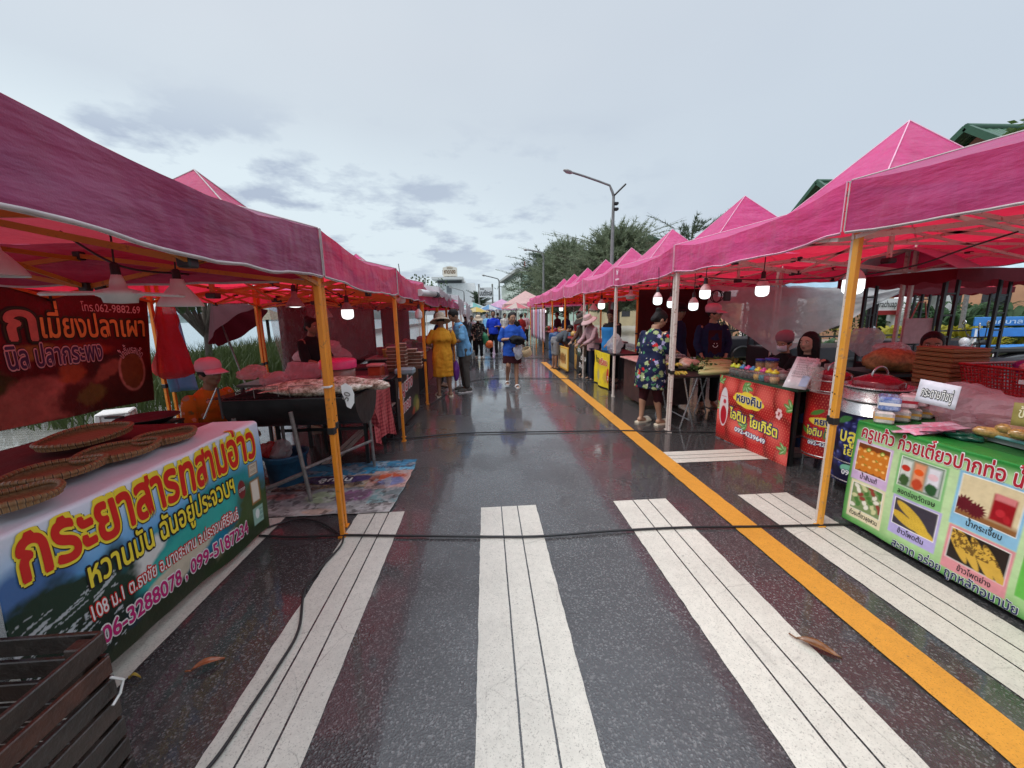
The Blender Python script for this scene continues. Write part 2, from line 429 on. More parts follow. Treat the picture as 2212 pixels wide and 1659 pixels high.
t.base(t.mix(t.noise(o, 1.2, 5), br.outputs['Color'], (.16, .16, .15), 'MULTIPLY') if False else t.mix(t.ramp(t.noise(o, 1.4, 5), [(.4, (0, 0, 0)), (.7, (.6, .6, .6))]), br.outputs['Color'], (.13, .13, .125)))
t.set(Roughness=.16, Coat_Weight=.5, Coat_Roughness=.06); t.bump(t.noise(o, 6, 4), .12, .01); PAVE = t.m
t = NT('sea water'); o = t.pos(); t.base((.20, .27, .30)); t.set(Roughness=.22); t.bump(t.noise(o, .9, 6, .65), .35, .3); SEA = t.m
GRASSY = mat('rough grass earth', (.06, .08, .03), .9, .4, .7, bump=.5, bscale=3)

# ------------------------------------------------------------------ setting
kind(MB().quad((-4.35, -30, 0), (600, -30, 0), (600, 1500, 0), (-4.35, 1500, 0)).build('road', ASPH), 'structure')
kind(MB().box((-7.2, 200, .0), (5.7, 460, .24), b=.02).build('promenade', PAVE), 'structure')
kind(MB().box((-10.2, 200, -1.5), (.3, 460, 3.9)).build('sea_wall', mat('sea wall concrete', (.35, .34, .32), .8)), 'structure')
kind(MB().quad((-3000, -200, -2.2), (-10.3, -200, -2.2), (-10.3, 3000, -2.2), (-3000, 3000, -2.2)).build('sea', SEA), 'structure')
kind(MB().box((31.6, 100, .07), (50, 300, .16), b=.02).build('pavement', mat('pavement slabs', (.33, .32, .30), .35, .25, 3, coat=.4)), 'structure')
def stripe(x0, x1, y0, y1, cuts=(.37, .66), along='y'):
    mb = MB(); e = [x0]+[x0+(x1-x0)*c for c in cuts]+[x1]; g = .0045
    for a, b in zip(e[:-1], e[1:]):
        a += g if a != x0 else 0; b -= g if b != x1 else 0
        n = 70
        L_ = []; R_ = []
        for i in range(n+1):
            y = y0+(y1-y0)*i/n; ja = .0045 if a == x0 else .0013; jb = .0045 if b == x1 else .0013
            L_.append((a+ja*nz(a*9, y*14)+.6*ja*nz(a*9, y*60), y, .004)); R_.append((b+jb*nz(b*9, y*14)+.6*jb*nz(b*9, y*60), y, .004))
        vs = L_+R_
        if along == 'x': vs = [(y, x, z) for x, y, z in vs]
        mb.add(vs, [((i, n+1+i, n+2+i, i+1) if along == 'y' else (i, i+1, n+2+i, n+1+i)) for i in range(n)])
    return kind(mb.build('crosswalk_stripe' if along == 'y' else 'road_line', WHITE_P), 'structure')
for a, b in ((-2.13, -1.62), (-1.06, -.69), (-.08, .37), (1.02, 1.47), (2.10, 2.54), (3.2, 3.64)): stripe(a, b, -.6, 2.92)
stripe(3.66, 3.98, 1.86, 6.2, (.34, .64), 'x')
stripe(-1.80, -1.66, 4.0, 40, (.5,))
mb = MB(); n = 260
vs = []
for i in range(n+1):
    y = -1+i*13.3/n; vs += [(1.755+.005*nz(1, y*9)+.002*nz(3, y*50), y, .008), (1.935+.005*nz(7, y*9)+.002*nz(9, y*50), y, .008)]
mb.add(vs, [(2*i, 2*i+1, 2*i+3, 2*i+2) for i in range(n)]); kind(mb.build('yellow_line', YEL_P), 'structure')
# low hills and tree line over the bay
def ridge(y, x0, x1, h0, mt, seed, nm):
    mb = MB(); n = 120; f = []; bk = []
    for i in range(n+1):
        x = x0+(x1-x0)*i/n; e = min(1, i/12, (n-i)/12); z = -2.3+h0*e*(.55+.45*abs(nz(i*.06, seed))+.22*nz(i*.35, seed+4)+.10*nz(i*1.1, seed+9)); f.append((x, y, z)); bk.append((x, y+60, z*.8-1))
    vs = [(p[0], p[1]-25, -2.4) for p in f]+f+bk; w = n+1
    mb.add(vs, [(k*w+i, k*w+i+1, (k+1)*w+i+1, (k+1)*w+i) for k in range(2) for i in range(n)]); return kind(mb.build(nm, mt), 'structure')
ridge(620, -600, -10.4, 17, mat('far shore trees', (.085, .12, .12), .95, .35, .05), 3, 'far_shore')
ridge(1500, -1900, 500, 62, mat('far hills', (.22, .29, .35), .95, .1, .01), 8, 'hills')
# ------------------------------------------------------------------ canopy tents
def canopy_mat(name, c, under, tr=.5, fade=(.62, .28, .40)):
    t = NT(name); o = t.pos()
    f = t.noise(o, 3.2, 6, .7); mp = t.n('ShaderNodeMapping'); mp.inputs['Scale'].default_value = (3, 3, .7); t.l(o, mp.inputs[0])
    st = t.noise(mp.outputs[0], 2.4, 6, .7)
    k = t.ramp(f, [(.25, tuple(x*.80 for x in c)), (.7, c)]); k = t.mix(t.ramp(st, [(.52, (0, 0, 0)), (.8, (.45, .45, .45))]), k, fade)
    t.base(k); t.set(Roughness=.55, Specular_IOR_Level=.35); t.b.inputs['Sheen Weight'].default_value = .15
    mq = t.n('ShaderNodeMapping'); mq.inputs['Scale'].default_value = (.8, .8, 3.2); mq.inputs['Rotation'].default_value = (.5, .2, 0); t.l(o, mq.inputs[0])
    nb = t.bump(t.math('ADD', t.noise(mq.outputs[0], 2.6, 4, .55), t.math('MULTIPLY', t.noise(o, 240, 2), .03)), 1., .030)
    b2_ = t.n('ShaderNodeBump'); b2_.inputs['Strength'].default_value = .6; b2_.inputs['Distance'].default_value = .16; mr = t.n('ShaderNodeMapping'); mr.inputs['Scale'].default_value = (1.4, 1.4, .55); mr.inputs['Rotation'].default_value = (.3, .5, .2); t.l(o, mr.inputs[0]); t.l(t.noise(mr.outputs[0], 1.7, 3, .5), b2_.inputs['Height']); t.l(nb, b2_.inputs['Normal']); nb = b2_.outputs[0]; t.l(nb, t.b.inputs['Normal'])
    tl = t.n('ShaderNodeBsdfTranslucent'); tl.inputs[0].default_value = under+(1,); t.l(nb, tl.inputs['Normal'])
    m = t.n('ShaderNodeMixShader'); m.inputs[0].default_value = tr; t.l(t.b.outputs[0], m.inputs[1]); t.l(tl.outputs[0], m.inputs[2]); t.l(m.outputs[0], t.o.inputs[0])
    return t.m
PINK = canopy_mat('pink canopy cloth', (.66, .070, .28), (.92, .03, .07), .36, (.60, .22, .36))
ROSE = canopy_mat('faded rose canopy cloth', (.68, .10, .30), (.92, .03, .07), .33, (.75, .35, .5))
PLUM = canopy_mat('shaded plum canopy cloth', (.27, .045, .135), (.60, .05, .07), .26, (.30, .13, .20)); WINEC = canopy_mat('wine pink canopy cloth', (.48, .045, .18), (.95, .035, .075), .42, (.50, .18, .30)); MAGP = canopy_mat('deep plum pink canopy cloth', (.43, .05, .20), (.92, .03, .06), .34, (.46, .18, .34))  # plum cloth carries the shade of the road-facing valance in its colour
TRIM_L = mat('grey canopy binding', (.45, .38, .38), .7); TRIM_R = mat('pale pink canopy binding', (.70, .36, .48), .6)
def tube_paint(name, c, chip): 
    t = NT(name); o = t.obj(); t.base(t.mix(t.ramp(t.noise(o, 22, 6, .75), [(.57, (0, 0, 0)), (.63, (1, 1, 1))]), t.ramp(t.noise(o, 4, 4), [(.3, tuple(x*.8 for x in c)), (.7, c)]), chip)); t.set(Roughness=.38); t.bump(t.noise(o, 60, 3), .1, .004); return t.m
ORANGE = tube_paint('orange painted steel', (.80, .27, .018), (.42, .16, .03))
BUFF = tube_paint('amber painted steel', (.74, .32, .035), (.45, .22, .08))
PALE = tube_paint('pale painted steel', (.66, .58, .52), (.35, .2, .15))
SHADED_O = tube_paint('shaded orange steel', (.50, .17, .02), (.25, .09, .02)); BLACK = mat('black plastic', (.012, .012, .013), .45); DARKM = mat('dark steel', (.03, .03, .032), .4, metal=.6)  # truss orange is the post paint darkened for the shade under the canopies
def tent(label, x0, x1, y0, y1, eave, val, peak, fab, trim, post, sag=.05, legs=(1, 1, 1, 1), fine=True, group='pink canopy tents along the road', seed=0, logo=False, hide_post=None, truss=None, vs=(0, 1, 2, 3)):
    cx, cy = (x0+x1)/2, (y0+y1)/2; hx, hy = (x1-x0)/2, (y1-y0)/2
    T = thing('canopy_tent', label, 'canopy tent', (cx, cy, 0), group=group)
    rise = peak-eave; n = 40 if fine else 20
    def top(u, v):
        a, b = abs(u), abs(v); d = max(a, b); tt = min(a, b)/d if d > 1e-6 else 1.; s = 1-d
        fp = .22*s/.57 if s < .57 else .22+.78*(s-.57)/.43; qf = min(1, s/.57); z = eave+rise*fp - sag*(1-tt*tt)*d**3*(s < .999) - .05*(1-tt)*4*qf*(1-qf) + .012*math.exp(-((s-.57)/.05)**2)*(1-tt)
        wv = (.020*nz(u*2.2, v*2.2, seed)+.009*nz(u*6, v*6, seed+3))*(1-tt**8)
        return Vector((cx+u*hx, cy+v*hy, z+wv))
    mb = MB()
    for q_ in range(4):
        cs_, sn_ = ((1, 0), (0, 1), (-1, 0), (0, -1))[q_]
        mb.grid(lambda a, b: top(((2*a-1)*cs_+sn_)*max(b, .004), ((2*a-1)*sn_-cs_)*max(b, .004)), n//2, n//2)
    # valance all round
    m = 44 if fine else 22; rows = 6
    def side(k, a):
        return [(2*a-1, -1), (1, 2*a-1), (1-2*a, 1), (-1, 1-2*a)][k]
    nrm = [(0, -1), (1, 0), (0, 1), (-1, 0)]
    for k in vs:
        def P(a, b):
            u, v = side(k, a); p = top(u, v); e = 1-(2*a-1)**2
            hgt = val*(1-.17*e+.05*nz(a*5, k+seed*3.1)*min(1, 4*e))
            rip = (.030*nz(a*4.5+seed, b*1.6+a*2, k*5.)+.016*nz(a*11+seed, b*3.+a*5, k*5.))*b*min(1, 5*e) + .018*e*b
            return p+Vector((nrm[k][0]*rip, nrm[k][1]*rip, -hgt*b))
        mb.grid(lambda a, b: P(1-a, b), m, rows)
        mb.grid(lambda a, b: P(1-a, 1+b*.055), m, 1, 1)
        mb.tube([P(i/24, 1.02)+Vector((nrm[k][0], nrm[k][1], 0))*.002 for i in range(25)], .006, 5, 1)
    for sx in (-1, 1):
        for sy in (-1, 1): mb.tube([top(sx*i/14, sy*i/14)+Vector((0, 0, .003)) for i in range(15)], .006, 5, 1)
        for sy in (-1, 1):
            p = top(sx, sy); mb.tube([p+Vector((sx*.004, sy*.004, 0)), p+Vector((sx*.004, sy*.004, -val))], .0045, 5, 1)
    mb.tube([top(u*.42, v*.42)+Vector((0, 0, .003)) for k in range(4) for u, v in [side(k, i/10) for i in range(10)]]+[top(-.42, -.42)+Vector((0, 0, .003))], .0035, 4, 2)
    mb.build('canopy', [fab, trim, mat('canopy seam', (.35, .02, .10), .8)], T)
    pts = [(x0+.035, y0+.035), (x1-.035, y0+.035), (x1-.035, y1-.035), (x0+.035, y1-.035)]
    zt = eave-.045
    for (px, py), on, k in zip(pts, legs, range(4)):
        if not on: continue
        dz = hide_post.get(k, (0, 0)) if hide_post else (0, 0)
        lg = MB(); px += dz[0]; py += dz[1]
        lg.bar((px, py, .012), (px, py, .78), .031, .031, 0, .004, (0, 1, 0)); lg.bar((px, py, .76), (px, py, zt), .040, .040, 0, .005, (0, 1, 0))
        lg.box((px, py, .005), (.052, .052, .010), 0); lg.box((px, py, .79), (.046, .046, .05), 1, b=.004)
        for z in (.86, .98, 1.1): lg.box((px-.0205 if x0 > 0 else px+.0205, py, z), (.003, .008, .008), 1)
        lg.build('leg', [post, BLACK], T)
    z2 = eave-.34
    for k in range(4):
        a, b = Vector(pts[k]+(0,)), Vector(pts[(k+1) % 4]+(0,)); mid = (a+b)/2; tr = MB()
        d = (b-a).normalized()*.012; s = Vector((d.y, -d.x, 0))
        for A, B in ((a, mid), (mid, b)):
            ha = zt-.01-(sag+.02)*(A is mid); hb_ = zt-.01-(sag+.02)*(B is mid); tr.bar(A+Vector((0, 0, ha))+s, B+Vector((0, 0, z2))+s, .012, .026, 0); tr.bar(A+Vector((0, 0, z2))-s, B+Vector((0, 0, hb_))-s, .012, .026, 0)
            q = (A+B)/2; tr.box((q.x, q.y, (zt+z2)/2), (.05, .05, .02), 1)
        tr.box((mid.x, mid.y, zt-.01-sag-.02), (.045, .045, .05), 1, b=.006); tr.box((mid.x, mid.y, z2), (.05, .05, .05), 1, b=.006)
        tr.build('scissor_truss', [truss or post, BLACK], T)
        c0 = Vector((cx, cy, 0)); tr = MB(); q = (mid+c0)/2
        tr.bar((mid.x, mid.y, zt-.05-sag), (cx, cy, z2+.16), .012, .024, 0); tr.bar((mid.x, mid.y, z2), (cx, cy, z2+.30), .012, .024, 0)
        tr.build('roof_strut', [truss or post, BLACK], T)
    cp = MB(); cp.bar((cx, cy, z2-.02), (cx, cy, peak-.20), .034, .034, 0, .004, (0, 1, 0)); cp.box((cx, cy, z2+.0), (.09, .09, .05), 1, b=.01); cp.ell((cx, cy, peak-.20), (.05, .05, .03), 12, 6, 1)
    cp.build('centre_pole', [truss or post, BLACK], T)
    if logo:
        lm = MB(); S = flatS((x0-.042, y1-.20, eave-.25), (0, -1, 0), (0, 0, 1))
        pol = [(.10, .10), (.14, .15), (.17, .22), (.13, .26), (.12, .20), (.09, .16), (.06, .20), (.05, .26), (.01, .22), (.05, .15)]
        lm.add([S(a*.62+.02, b*.62+.03) for a, b in pol], [tuple(range(len(pol)))])
        lm.add([S(.07+.03*math.cos(q*PI/5), .13+.035*math.sin(q*PI/5), .001) for q in range(10)], [tuple(range(10))])
        eo = lm.build('emblem', mat('pale printed emblem', (.85, .6, .7), .6), T); lm = MB()
        for i in range(9): lm.box(S(.0+i*.021, .025, .001), (.002, .013, .022), 0)
        lm.box(S(.085, .012, .001), (.002, .19, .004), 0); lm.build('emblem_caption', mat('pale printed emblem', (.85, .6, .7), .6), T)
    return T
LY = [.42, 2.62, 4.76, 6.80, 8.9, 11.0, 13.1, 15.2, 17.3]; RY = [.2, 2.44, 4.71, 6.93, 9.2, 11.4, 13.6, 15.8, 18.0, 20.2]
lab_l = ['plum pink canopy with a long sagging valance over the banner table', 'red lit pink canopy over the charcoal fish grill on the sea side',
 'pink canopy over the stall with the black and red menu board', 'pink canopy behind the clear plastic sheet near the woman in mustard yellow', 'far pink canopy half covered by grey plastic sheeting on the sea side', 'sixth canopy of the sea side row, behind the couple', 'seventh canopy of the sea side row', 'last canopy of the sea side row']
for i in range(8):
    tent(lab_l[i], -3.82, -1.03, LY[i]+(.03 if i else 0), LY[i+1], 2.10 if i != 3 else 2.06, .285, 2.80 if i < 3 else 2.74, (PLUM, WINEC, WINEC, PINK, PINK, ROSE, PINK, ROSE)[i], TRIM_L, ORANGE, seed=i+1, fine=i < 3,
         hide_post={0: (-.03, .05), 1: (-.035, .06)} if i else {2: (0, .02)}, sag=.085, truss=SHADED_O, vs=(0, 1, 2, 3) if i == 0 else (1, 2, 3) if i == 7 else (1, 3))
lab_r = ['plum pink canopy with grey hem over the green noodle banner table', 'tall bright pink peaked canopy over the strawberry yogurt stall',
 'pink canopy printed with a small pale emblem, over the vegetable and fruit table', 'pink canopy with a rippled faded valance over the yellow banner stall', 'pink canopy above the vendors in sun hats',
 'pink canopy above the boy who bends over a yellow sign', 'small pink canopy above the blue water drum', 'far pink canopy, third from the end of its row', 'far pink canopy, second from the end of its row']
for i in range(9):
    tent(lab_r[i], 2.31, 5.45, RY[i]+.03, RY[i+1], 2.335, .30, 3.21, (MAGP, PINK, PINK, ROSE, ROSE, PINK, PINK, PINK, PINK)[i], TRIM_R if i else TRIM_L, BUFF if i == 0 else PALE if i < 4 else ORANGE, seed=20+i, fine=i < 4,
         sag=.10, legs=(1, 1, 1, 1), hide_post={3: (.03, 0)} if i == 0 else {0: (.063, -.049)} if i == 1 else {0: (.03, .02)}, logo=i == 2, truss=PALE if i == 0 else None, vs=(0, 1, 3) if i == 0 else (1, 2, 3) if i == 8 else (1, 3))
# ------------------------------------------------------------------ people: one remeshed body each, clothes as lofted shells over it
SKIN = {}
def skin_mat(c):
    if c in SKIN: return SKIN[c]
    t = NT('skin'); o = t.obj(); t.base(t.ramp(t.noise(o, 9, 5), [(.3, tuple(x*.82 for x in c)), (.7, c)])); t.set(Roughness=.5, Specular_IOR_Level=.35)
    t.b.inputs['Subsurface Weight'].default_value = .0; t.bump(t.noise(o, 70, 3), .08, .003); SKIN[c] = t.m; return t.m
def voxel(mb, size, smooth=4, fac=.5, fold=0.):
    o = bpy.data.objects.new('v', mb.mesh('v', [])); COL.objects.link(o)
    m = o.modifiers.new('r', 'REMESH'); m.mode = 'VOXEL'; m.voxel_size = size; m.use_smooth_shade = True
    if smooth: s = o.modifiers.new('s', 'SMOOTH'); s.factor = fac; s.iterations = smooth
    bpy.context.view_layer.update()
    me = bpy.data.meshes.new_from_object(o.evaluated_get(bpy.context.evaluated_depsgraph_get())); old = o.data
    bpy.data.objects.remove(o); bpy.data.meshes.remove(old)
    if fold:
        ns = [v.normal.copy() for v in me.vertices]
        for v, n_ in zip(me.vertices, ns): v.co += n_*fold*(mnoise.noise((v.co.x*13+size*900, v.co.y*13, v.co.z*5))+.6*mnoise.noise((v.co.x*9, v.co.y*9, v.co.z*22))+.2)
    return me
def vobj(name, me, mt, parent):
    me.materials.clear(); me.materials.append(mt); o = bpy.data.objects.new(name, me); COL.objects.link(o); o.parent = parent; return o
def limb(mb, pts, rs, n=12, flat=1.):
    """tapered limb with round ends, through joints"""
    pts = [Vector(p) for p in pts]; P = []; Q = []
    for i in range(len(pts)-1):
        k = 6
        for j in range(k):
            a = j/k; P.append(pts[i].lerp(pts[i+1], a)); Q.append(rs[i]*(1-a)+rs[i+1]*a)
    P.append(pts[-1]); Q.append(rs[-1])
    d0 = (P[0]-P[1]).normalized(); d1 = (P[-1]-P[-2]).normalized()
    P = [P[0]+d0*Q[0]*.75, P[0]+d0*Q[0]*.45]+P+[P[-1]+d1*Q[-1]*.45, P[-1]+d1*Q[-1]*.75]; Q = [Q[0]*.45, Q[0]*.8]+Q+[Q[-1]*.8, Q[-1]*.45]
    mb.tube(P, Q, n, flat=flat)
def person(label, loc, rz, Ht=1.6, skin=(.36, .20, .13), build=1., vox=.011, lean=0., head=(0, 0), twist=0., sit=None, pelvis_z=None,
           armL=((.21, -.03, 1.03), (.20, .10, .82)), armR=((.21, -.03, 1.03), (.20, .10, .82)), legL=None, legR=None,
           shirt=None, sleeve=.55, hem=.78, flare=1., bottom=None, bcut=.1, skirt=False, hair=(.012, .010, .010), hairdo='short', hat=None, hatm=None,
           shoes=None, collar=0., face=True, legs=True, group='people at the market', extra=None):
    """x right, y the way they face, z up; joints for a 1.6 m figure, scaled to Ht"""
    k = Ht/1.6; T = thing('person', label, 'person', loc, rz, group); bw = build
    pz = pelvis_z if pelvis_z is not None else .86
    cl, sl_ = math.cos(lean), math.sin(lean); ct, st = math.cos(twist), math.sin(twist)
    def up(p):       # upper body leans forward and twists about the pelvis
        x, y, z = p; x, y = x*ct-y*st, x*st+y*ct; z -= .86
        return Vector((x*k, (y*cl+z*sl_)*k, (pz+z*cl-y*sl_)*k))
    def lo(p): return Vector((p[0]*k, p[1]*k, (p[2]-.86+pz)*k if (sit is None or p[2] >= .76) else p[2]*k))
    sh = .165*(.5+.5*bw)
    skm = skin_mat(skin); b = MB()
    # trunk and neck
    tr = [((0, 0, .80), .125, .095), ((0, .0, .88), .135, .10), ((0, .005, 1.0), .115*bw, .088), ((0, .01, 1.12), .125*bw, .095), ((0, .005, 1.22), .14, .095), ((0, -.005, 1.30), .11, .07), ((0, 0, 1.345), .052, .052), ((0, .012, 1.42), .047, .05)]
    b.loft([[up((c[0]+rx*bw**.5*math.cos(q*PI/8), c[1]+ry*bw**.5*math.sin(q*PI/8), c[2])) for q in range(16)] for c, rx, ry in tr])
    hd = Matrix.Rotation(-lean*.6+head[0], 3, 'X') if False else None
    hy, hp = head                                                    # head yaw (to the left +) and pitch (down +)
    HM = Matrix.Rotation(hy+twist, 3, 'Z') @ Matrix.Rotation(-hp-lean*.5, 3, 'X')
    nk = up((0, .012, 1.40)); 
    def hdp(p): return nk + HM @ (Vector(p)*k)
    def he(mb, c, r, m=0, nu=12, nv=8): mb.ell(hdp(c), tuple(x*k for x in r), nu, nv, m, HM)
    he(b, (0, .012, .115), (.076, .093, .105), 0, 16, 12); he(b, (0, .040, .045), (.052, .055, .05)); he(b, (0, .07, .022), (.024, .022, .020))
    he(b, (-.05, .03, .06), (.022, .035, .035)); he(b, (.05, .03, .06), (.022, .035, .035))
    if face:
        he(b, (0, .106, .082), (.014, .016, .020)); he(b, (0, .098, .105), (.009, .012, .028)); he(b, (-.014, .098, .078), (.009, .010, .008)); he(b, (.014, .098, .078), (.009, .010, .008))
        he(b, (0, .092, .048), (.022, .012, .010)); he(b, (0, .088, .128), (.05, .014, .012))
        he(b, (-.034, .082, .085), (.02, .014, .02)); he(b, (.034, .082, .085), (.02, .014, .02))
    for s in (-1, 1): he(b, (s*.078, -.004, .088), (.012, .022, .030))
    hands = {}
    for s, A in ((-1, armL), (1, armR)):
        el, wr = [Vector(((-1 if s < 0 else 1)*p[0], p[1], p[2])) for p in A]
        S_ = Vector((s*sh, -.005, 1.285))
        S_, el, wr = up(S_), up(el), up(wr)
        limb(b, [S_, S_.lerp(el, .45), el, el.lerp(wr, .4), wr], [.050*k*bw**.5, .044*k*bw**.5, .036*k, .034*k, .024*k])
        d = (wr-el).normalized(); sd = d.cross(Vector((0, 0, 1)));
        if sd.length < .2: sd = Vector((0, 1, 0)).cross(d)
        sd.normalize(); nn = sd.cross(d)
        HMx = Matrix((sd, d, nn)).transposed()
        b.ell(wr+d*.045*k, (.036*k, .05*k, .016*k), 10, 8, 0, HMx)
        for q, ln in enumerate((.055, .066, .07, .062)):
            r0 = wr+d*.08*k+sd*(-.026+.0175*q)*k; curl = nn*(-.02*k*(1 if s > 0 else 1))
            limb(b, [r0, r0+d*ln*.55*k+curl*.35, r0+d*ln*k*.85+curl*1.5], [.0095*k, .009*k, .0075*k], 8)
        th = wr+d*.03*k+sd*s*-.03*k
        limb(b, [th, th+d*.03*k+sd*s*-.022*k+nn*-.008*k, th+d*.058*k+sd*s*-.025*k+nn*-.018*k], [.012*k, .010*k, .008*k], 8)
        hands[s] = (S_, el, wr, d)
    if legs:
        for s, A in ((-1, legL), (1, legR)):
            kn, an = A if A else ((.092, .015, .47), (.092, -.01, .085))
            hp_, kn, an = lo((s*.082, 0, .84)), lo((s*kn[0], kn[1], kn[2])), lo((s*an[0], an[1], an[2]))
            limb(b, [hp_, hp_.lerp(kn, .4), kn, kn.lerp(an, .33)+Vector((0, -.012*k, 0)), kn.lerp(an, .7), an], [.082*k*bw**.5, .072*k*bw**.5, .052*k, .052*k, .038*k, .032*k])
            tz = min(.05*k, max(.022*k, an.z-.05*k))
            limb(b, [an+Vector((0, -.035*k, -.03*k)), an+Vector((0, .03*k, -.045*k)), Vector((an.x+s*.01, an.y+.15*k, max(an.z-.062*k, .022*k)))], [.034*k, .036*k, .026*k], 10)
            for q in range(5):
                x = an.x+s*.01+(q-2)*.0155*k; limb(b, [Vector((x, an.y+.15*k, max(an.z-.066*k, .020*k))), Vector((x, an.y+(.185-.006*abs(q-1.5))*k, max(an.z-.070*k, .017*k)))], [.010*k, .008*k], 6)
            hands['leg', s] = (hp_, kn, an)
    vobj('body', voxel(b, vox*k), skm, T)
    # clothes -----------------------------------------------------
    g = .012
    if bottom:
        c = MB()
        if skirt:
            hz = bcut; rr = [(1.0, .112*bw+g, .088*bw+g), (.92, .140*bw+g, .110*bw+g), (.84, .158*bw+g, .125*bw+g), (.80, .162*bw+g, .125*bw+g)]
            zz_ = .80
            while zz_ > hz+.02: zz_ -= .06; rr.append((max(zz_, hz), (.160+.02*flare*(.8-zz_))*bw+g, (.122+.05*flare*(.8-zz_))*bw+g))
            c.loft([[lo((rx*math.cos(q*PI/14)*(1+.02*math.sin(q*5+z*9)), ry*math.sin(q*PI/14), z)) for q in range(28)] for z, rx, ry in rr])
        else:
            c.loft([[lo((rx*math.cos(q*PI/10), ry*math.sin(q*PI/10), z)) for q in range(20)] for z, rx, ry in [(1.0, .108*bw+g, .085*bw+g), (.92, .135*bw+g, .108*bw+g), (.84, .15*bw+g, .118*bw+g), (.77, .12*bw, .09)]])
            for s in (-1, 1):
                hp_, kn, an = hands['leg', s]; tot = (hp_-kn).length+(kn-an).length; want = tot*(1-bcut); l1 = (hp_-kn).length
                e = kn.lerp(an, (want-l1)/(tot-l1)) if want > l1 else hp_.lerp(kn, want/l1)
                pts = [hp_, hp_.lerp(kn, .5), kn, e] if want > l1 else [hp_, hp_.lerp(e, .5), e]
                rs = [.094*bw, .086*bw, .068, .060] if want > l1 else [.096*bw, .090*bw, .084*bw]
                limb(c, pts, [r*k for r in rs])
        vobj('skirt' if skirt else 'trousers', voxel(c, .013*k, 3, fold=.010*k), bottom, T)
    if shirt:
        c = MB(); rr = [(1.36, .060, .060), (1.335, .085, .072), (1.30, .145, .088), (1.24, .158*bw**.5+.004, .108*bw**.5), (1.12, .142*bw+g, .108*bw+g), (1.0, .136*bw+g, .106*bw+g), (.92, .150*bw+g, .118*bw+g), (.86, .160*bw+g, .126*bw+g)]
        rr = [r for r in rr if r[0] > hem+.02]
        z = rr[-1][0]
        while z > hem+.001: z = max(hem, z-.07); rr.append((z, (.163+.06*(flare-1)*(.86-z)*5)*bw+g, (.128+.06*(flare-1)*(.86-z)*5)*bw+g))
        def bd(p): return up(p) if p[2] > .86 else up((p[0], p[1], .86))+Vector((0, (p[2]-.86)*sl_*.1*k, (p[2]-.86)*k))
        c.loft([[bd((rx*math.cos(q*PI/14)*(1+.018*math.sin(3*q+z*14)*(z < 1.2)), .004+ry*math.sin(q*PI/14)*(1+.03*math.sin(2*q+z*11)*(z < 1.2)), z)) for q in range(28)] for z, rx, ry in rr])
        if sleeve > 0:
            for s in (-1, 1):
                S_, el, wr, d = hands[s]; l1 = (S_-el).length; tot = l1+(el-wr).length; want = tot*sleeve
                if want <= l1: pts = [S_, S_.lerp(el, want/l1*.5), S_.lerp(el, want/l1)]; rs = [.052, .058, .062]
                else: pts = [S_, S_.lerp(el, .5), el, el.lerp(wr, (want-l1)/(tot-l1))]; rs = [.052, .055, .048, .042]
                limb(c, pts, [r*k*(.6+.4*bw) for r in rs])
        vobj('shirt', voxel(c, .012*k, 3, fold=.011*k), shirt, T)
    # hair, hat, eyes -----------------------------------------------
    hm = mat('black hair', hair, .62, .4, 40, bump=.3, bscale=120, spec=.2) if hair[0] < .05 else mat('grey hair', hair, .5, .3, 40, bump=.3)
    if hairdo:
        c = MB()
        c.ell(hdp((0, -.005, .130)), (.087*k, .104*k, .104*k), 16, 10, 0, HM)
        if face: pass
        if hairdo == 'bun': he(c, (0, -.075, .205), (.045, .045, .04)); he(c, (0, -.085, .08), (.06, .03, .06))
        if hairdo == 'low': he(c, (0, -.098, .07), (.042, .035, .042)); he(c, (0, -.06, .09), (.07, .05, .07))
        if hairdo == 'long':
            for s in (-1, 1): limb(c, [hdp((s*.066, .005, .13)), hdp((s*.078, .012, .04)), hdp((s*.076, .0, -.06)), hdp((s*.06, -.03, -.16))], [.042*k, .044*k, .04*k, .03*k])
            limb(c, [hdp((0, -.06, .14)), hdp((0, -.085, .05)), hdp((0, -.085, -.06)), hdp((0, -.085, -.16))], [.07*k, .062*k, .058*k, .045*k])
        me = voxel(c, .010*k, 2)
        # keep the hair behind the face line
        inv = HM.inverted()
        for v in me.vertices:
            p = inv @ (v.co-nk)/k
            lim = .058+.75*max(0, p.z-.145) if p.z > .02 else .05
            if p.y > lim and p.z < .20: p.y = lim; v.co = nk+HM @ (p*k)
            if p.z < .07 and hairdo == 'short' and p.y > -.2: 
                p.z = .07; p.y *= .93; p.x *= .93; v.co = nk+HM @ (p*k)
        vobj('hair', me, hm, T)
    if face:
        for s in (-1, 1):
            e = MB(); he(e, (s*.032, .093, .112), (.0125, .008, .0065), 0); e.ell(hdp((s*.032, .1005, .112)), .005*k, 8, 6, 1); e.build('eye', [mat('eye white', (.55, .5, .46), .3), mat('dark iris', (.01, .008, .006), .2)], T, local=True)
            e = MB(); e.tube([hdp((s*.016, .101, .129)), hdp((s*.034, .100, .134)), hdp((s*.050, .088, .129))], [.003*k, .0038*k, .002*k], 6); e.build('eyebrow', hm, T, local=True)
        e = MB(); he(e, (0, .103, .0535), (.020, .0055, .0042)); he(e, (0, .102, .0455), (.018, .006, .005)); e.build('mouth', mat('lips', (.22, .07, .06), .4), T, local=True)
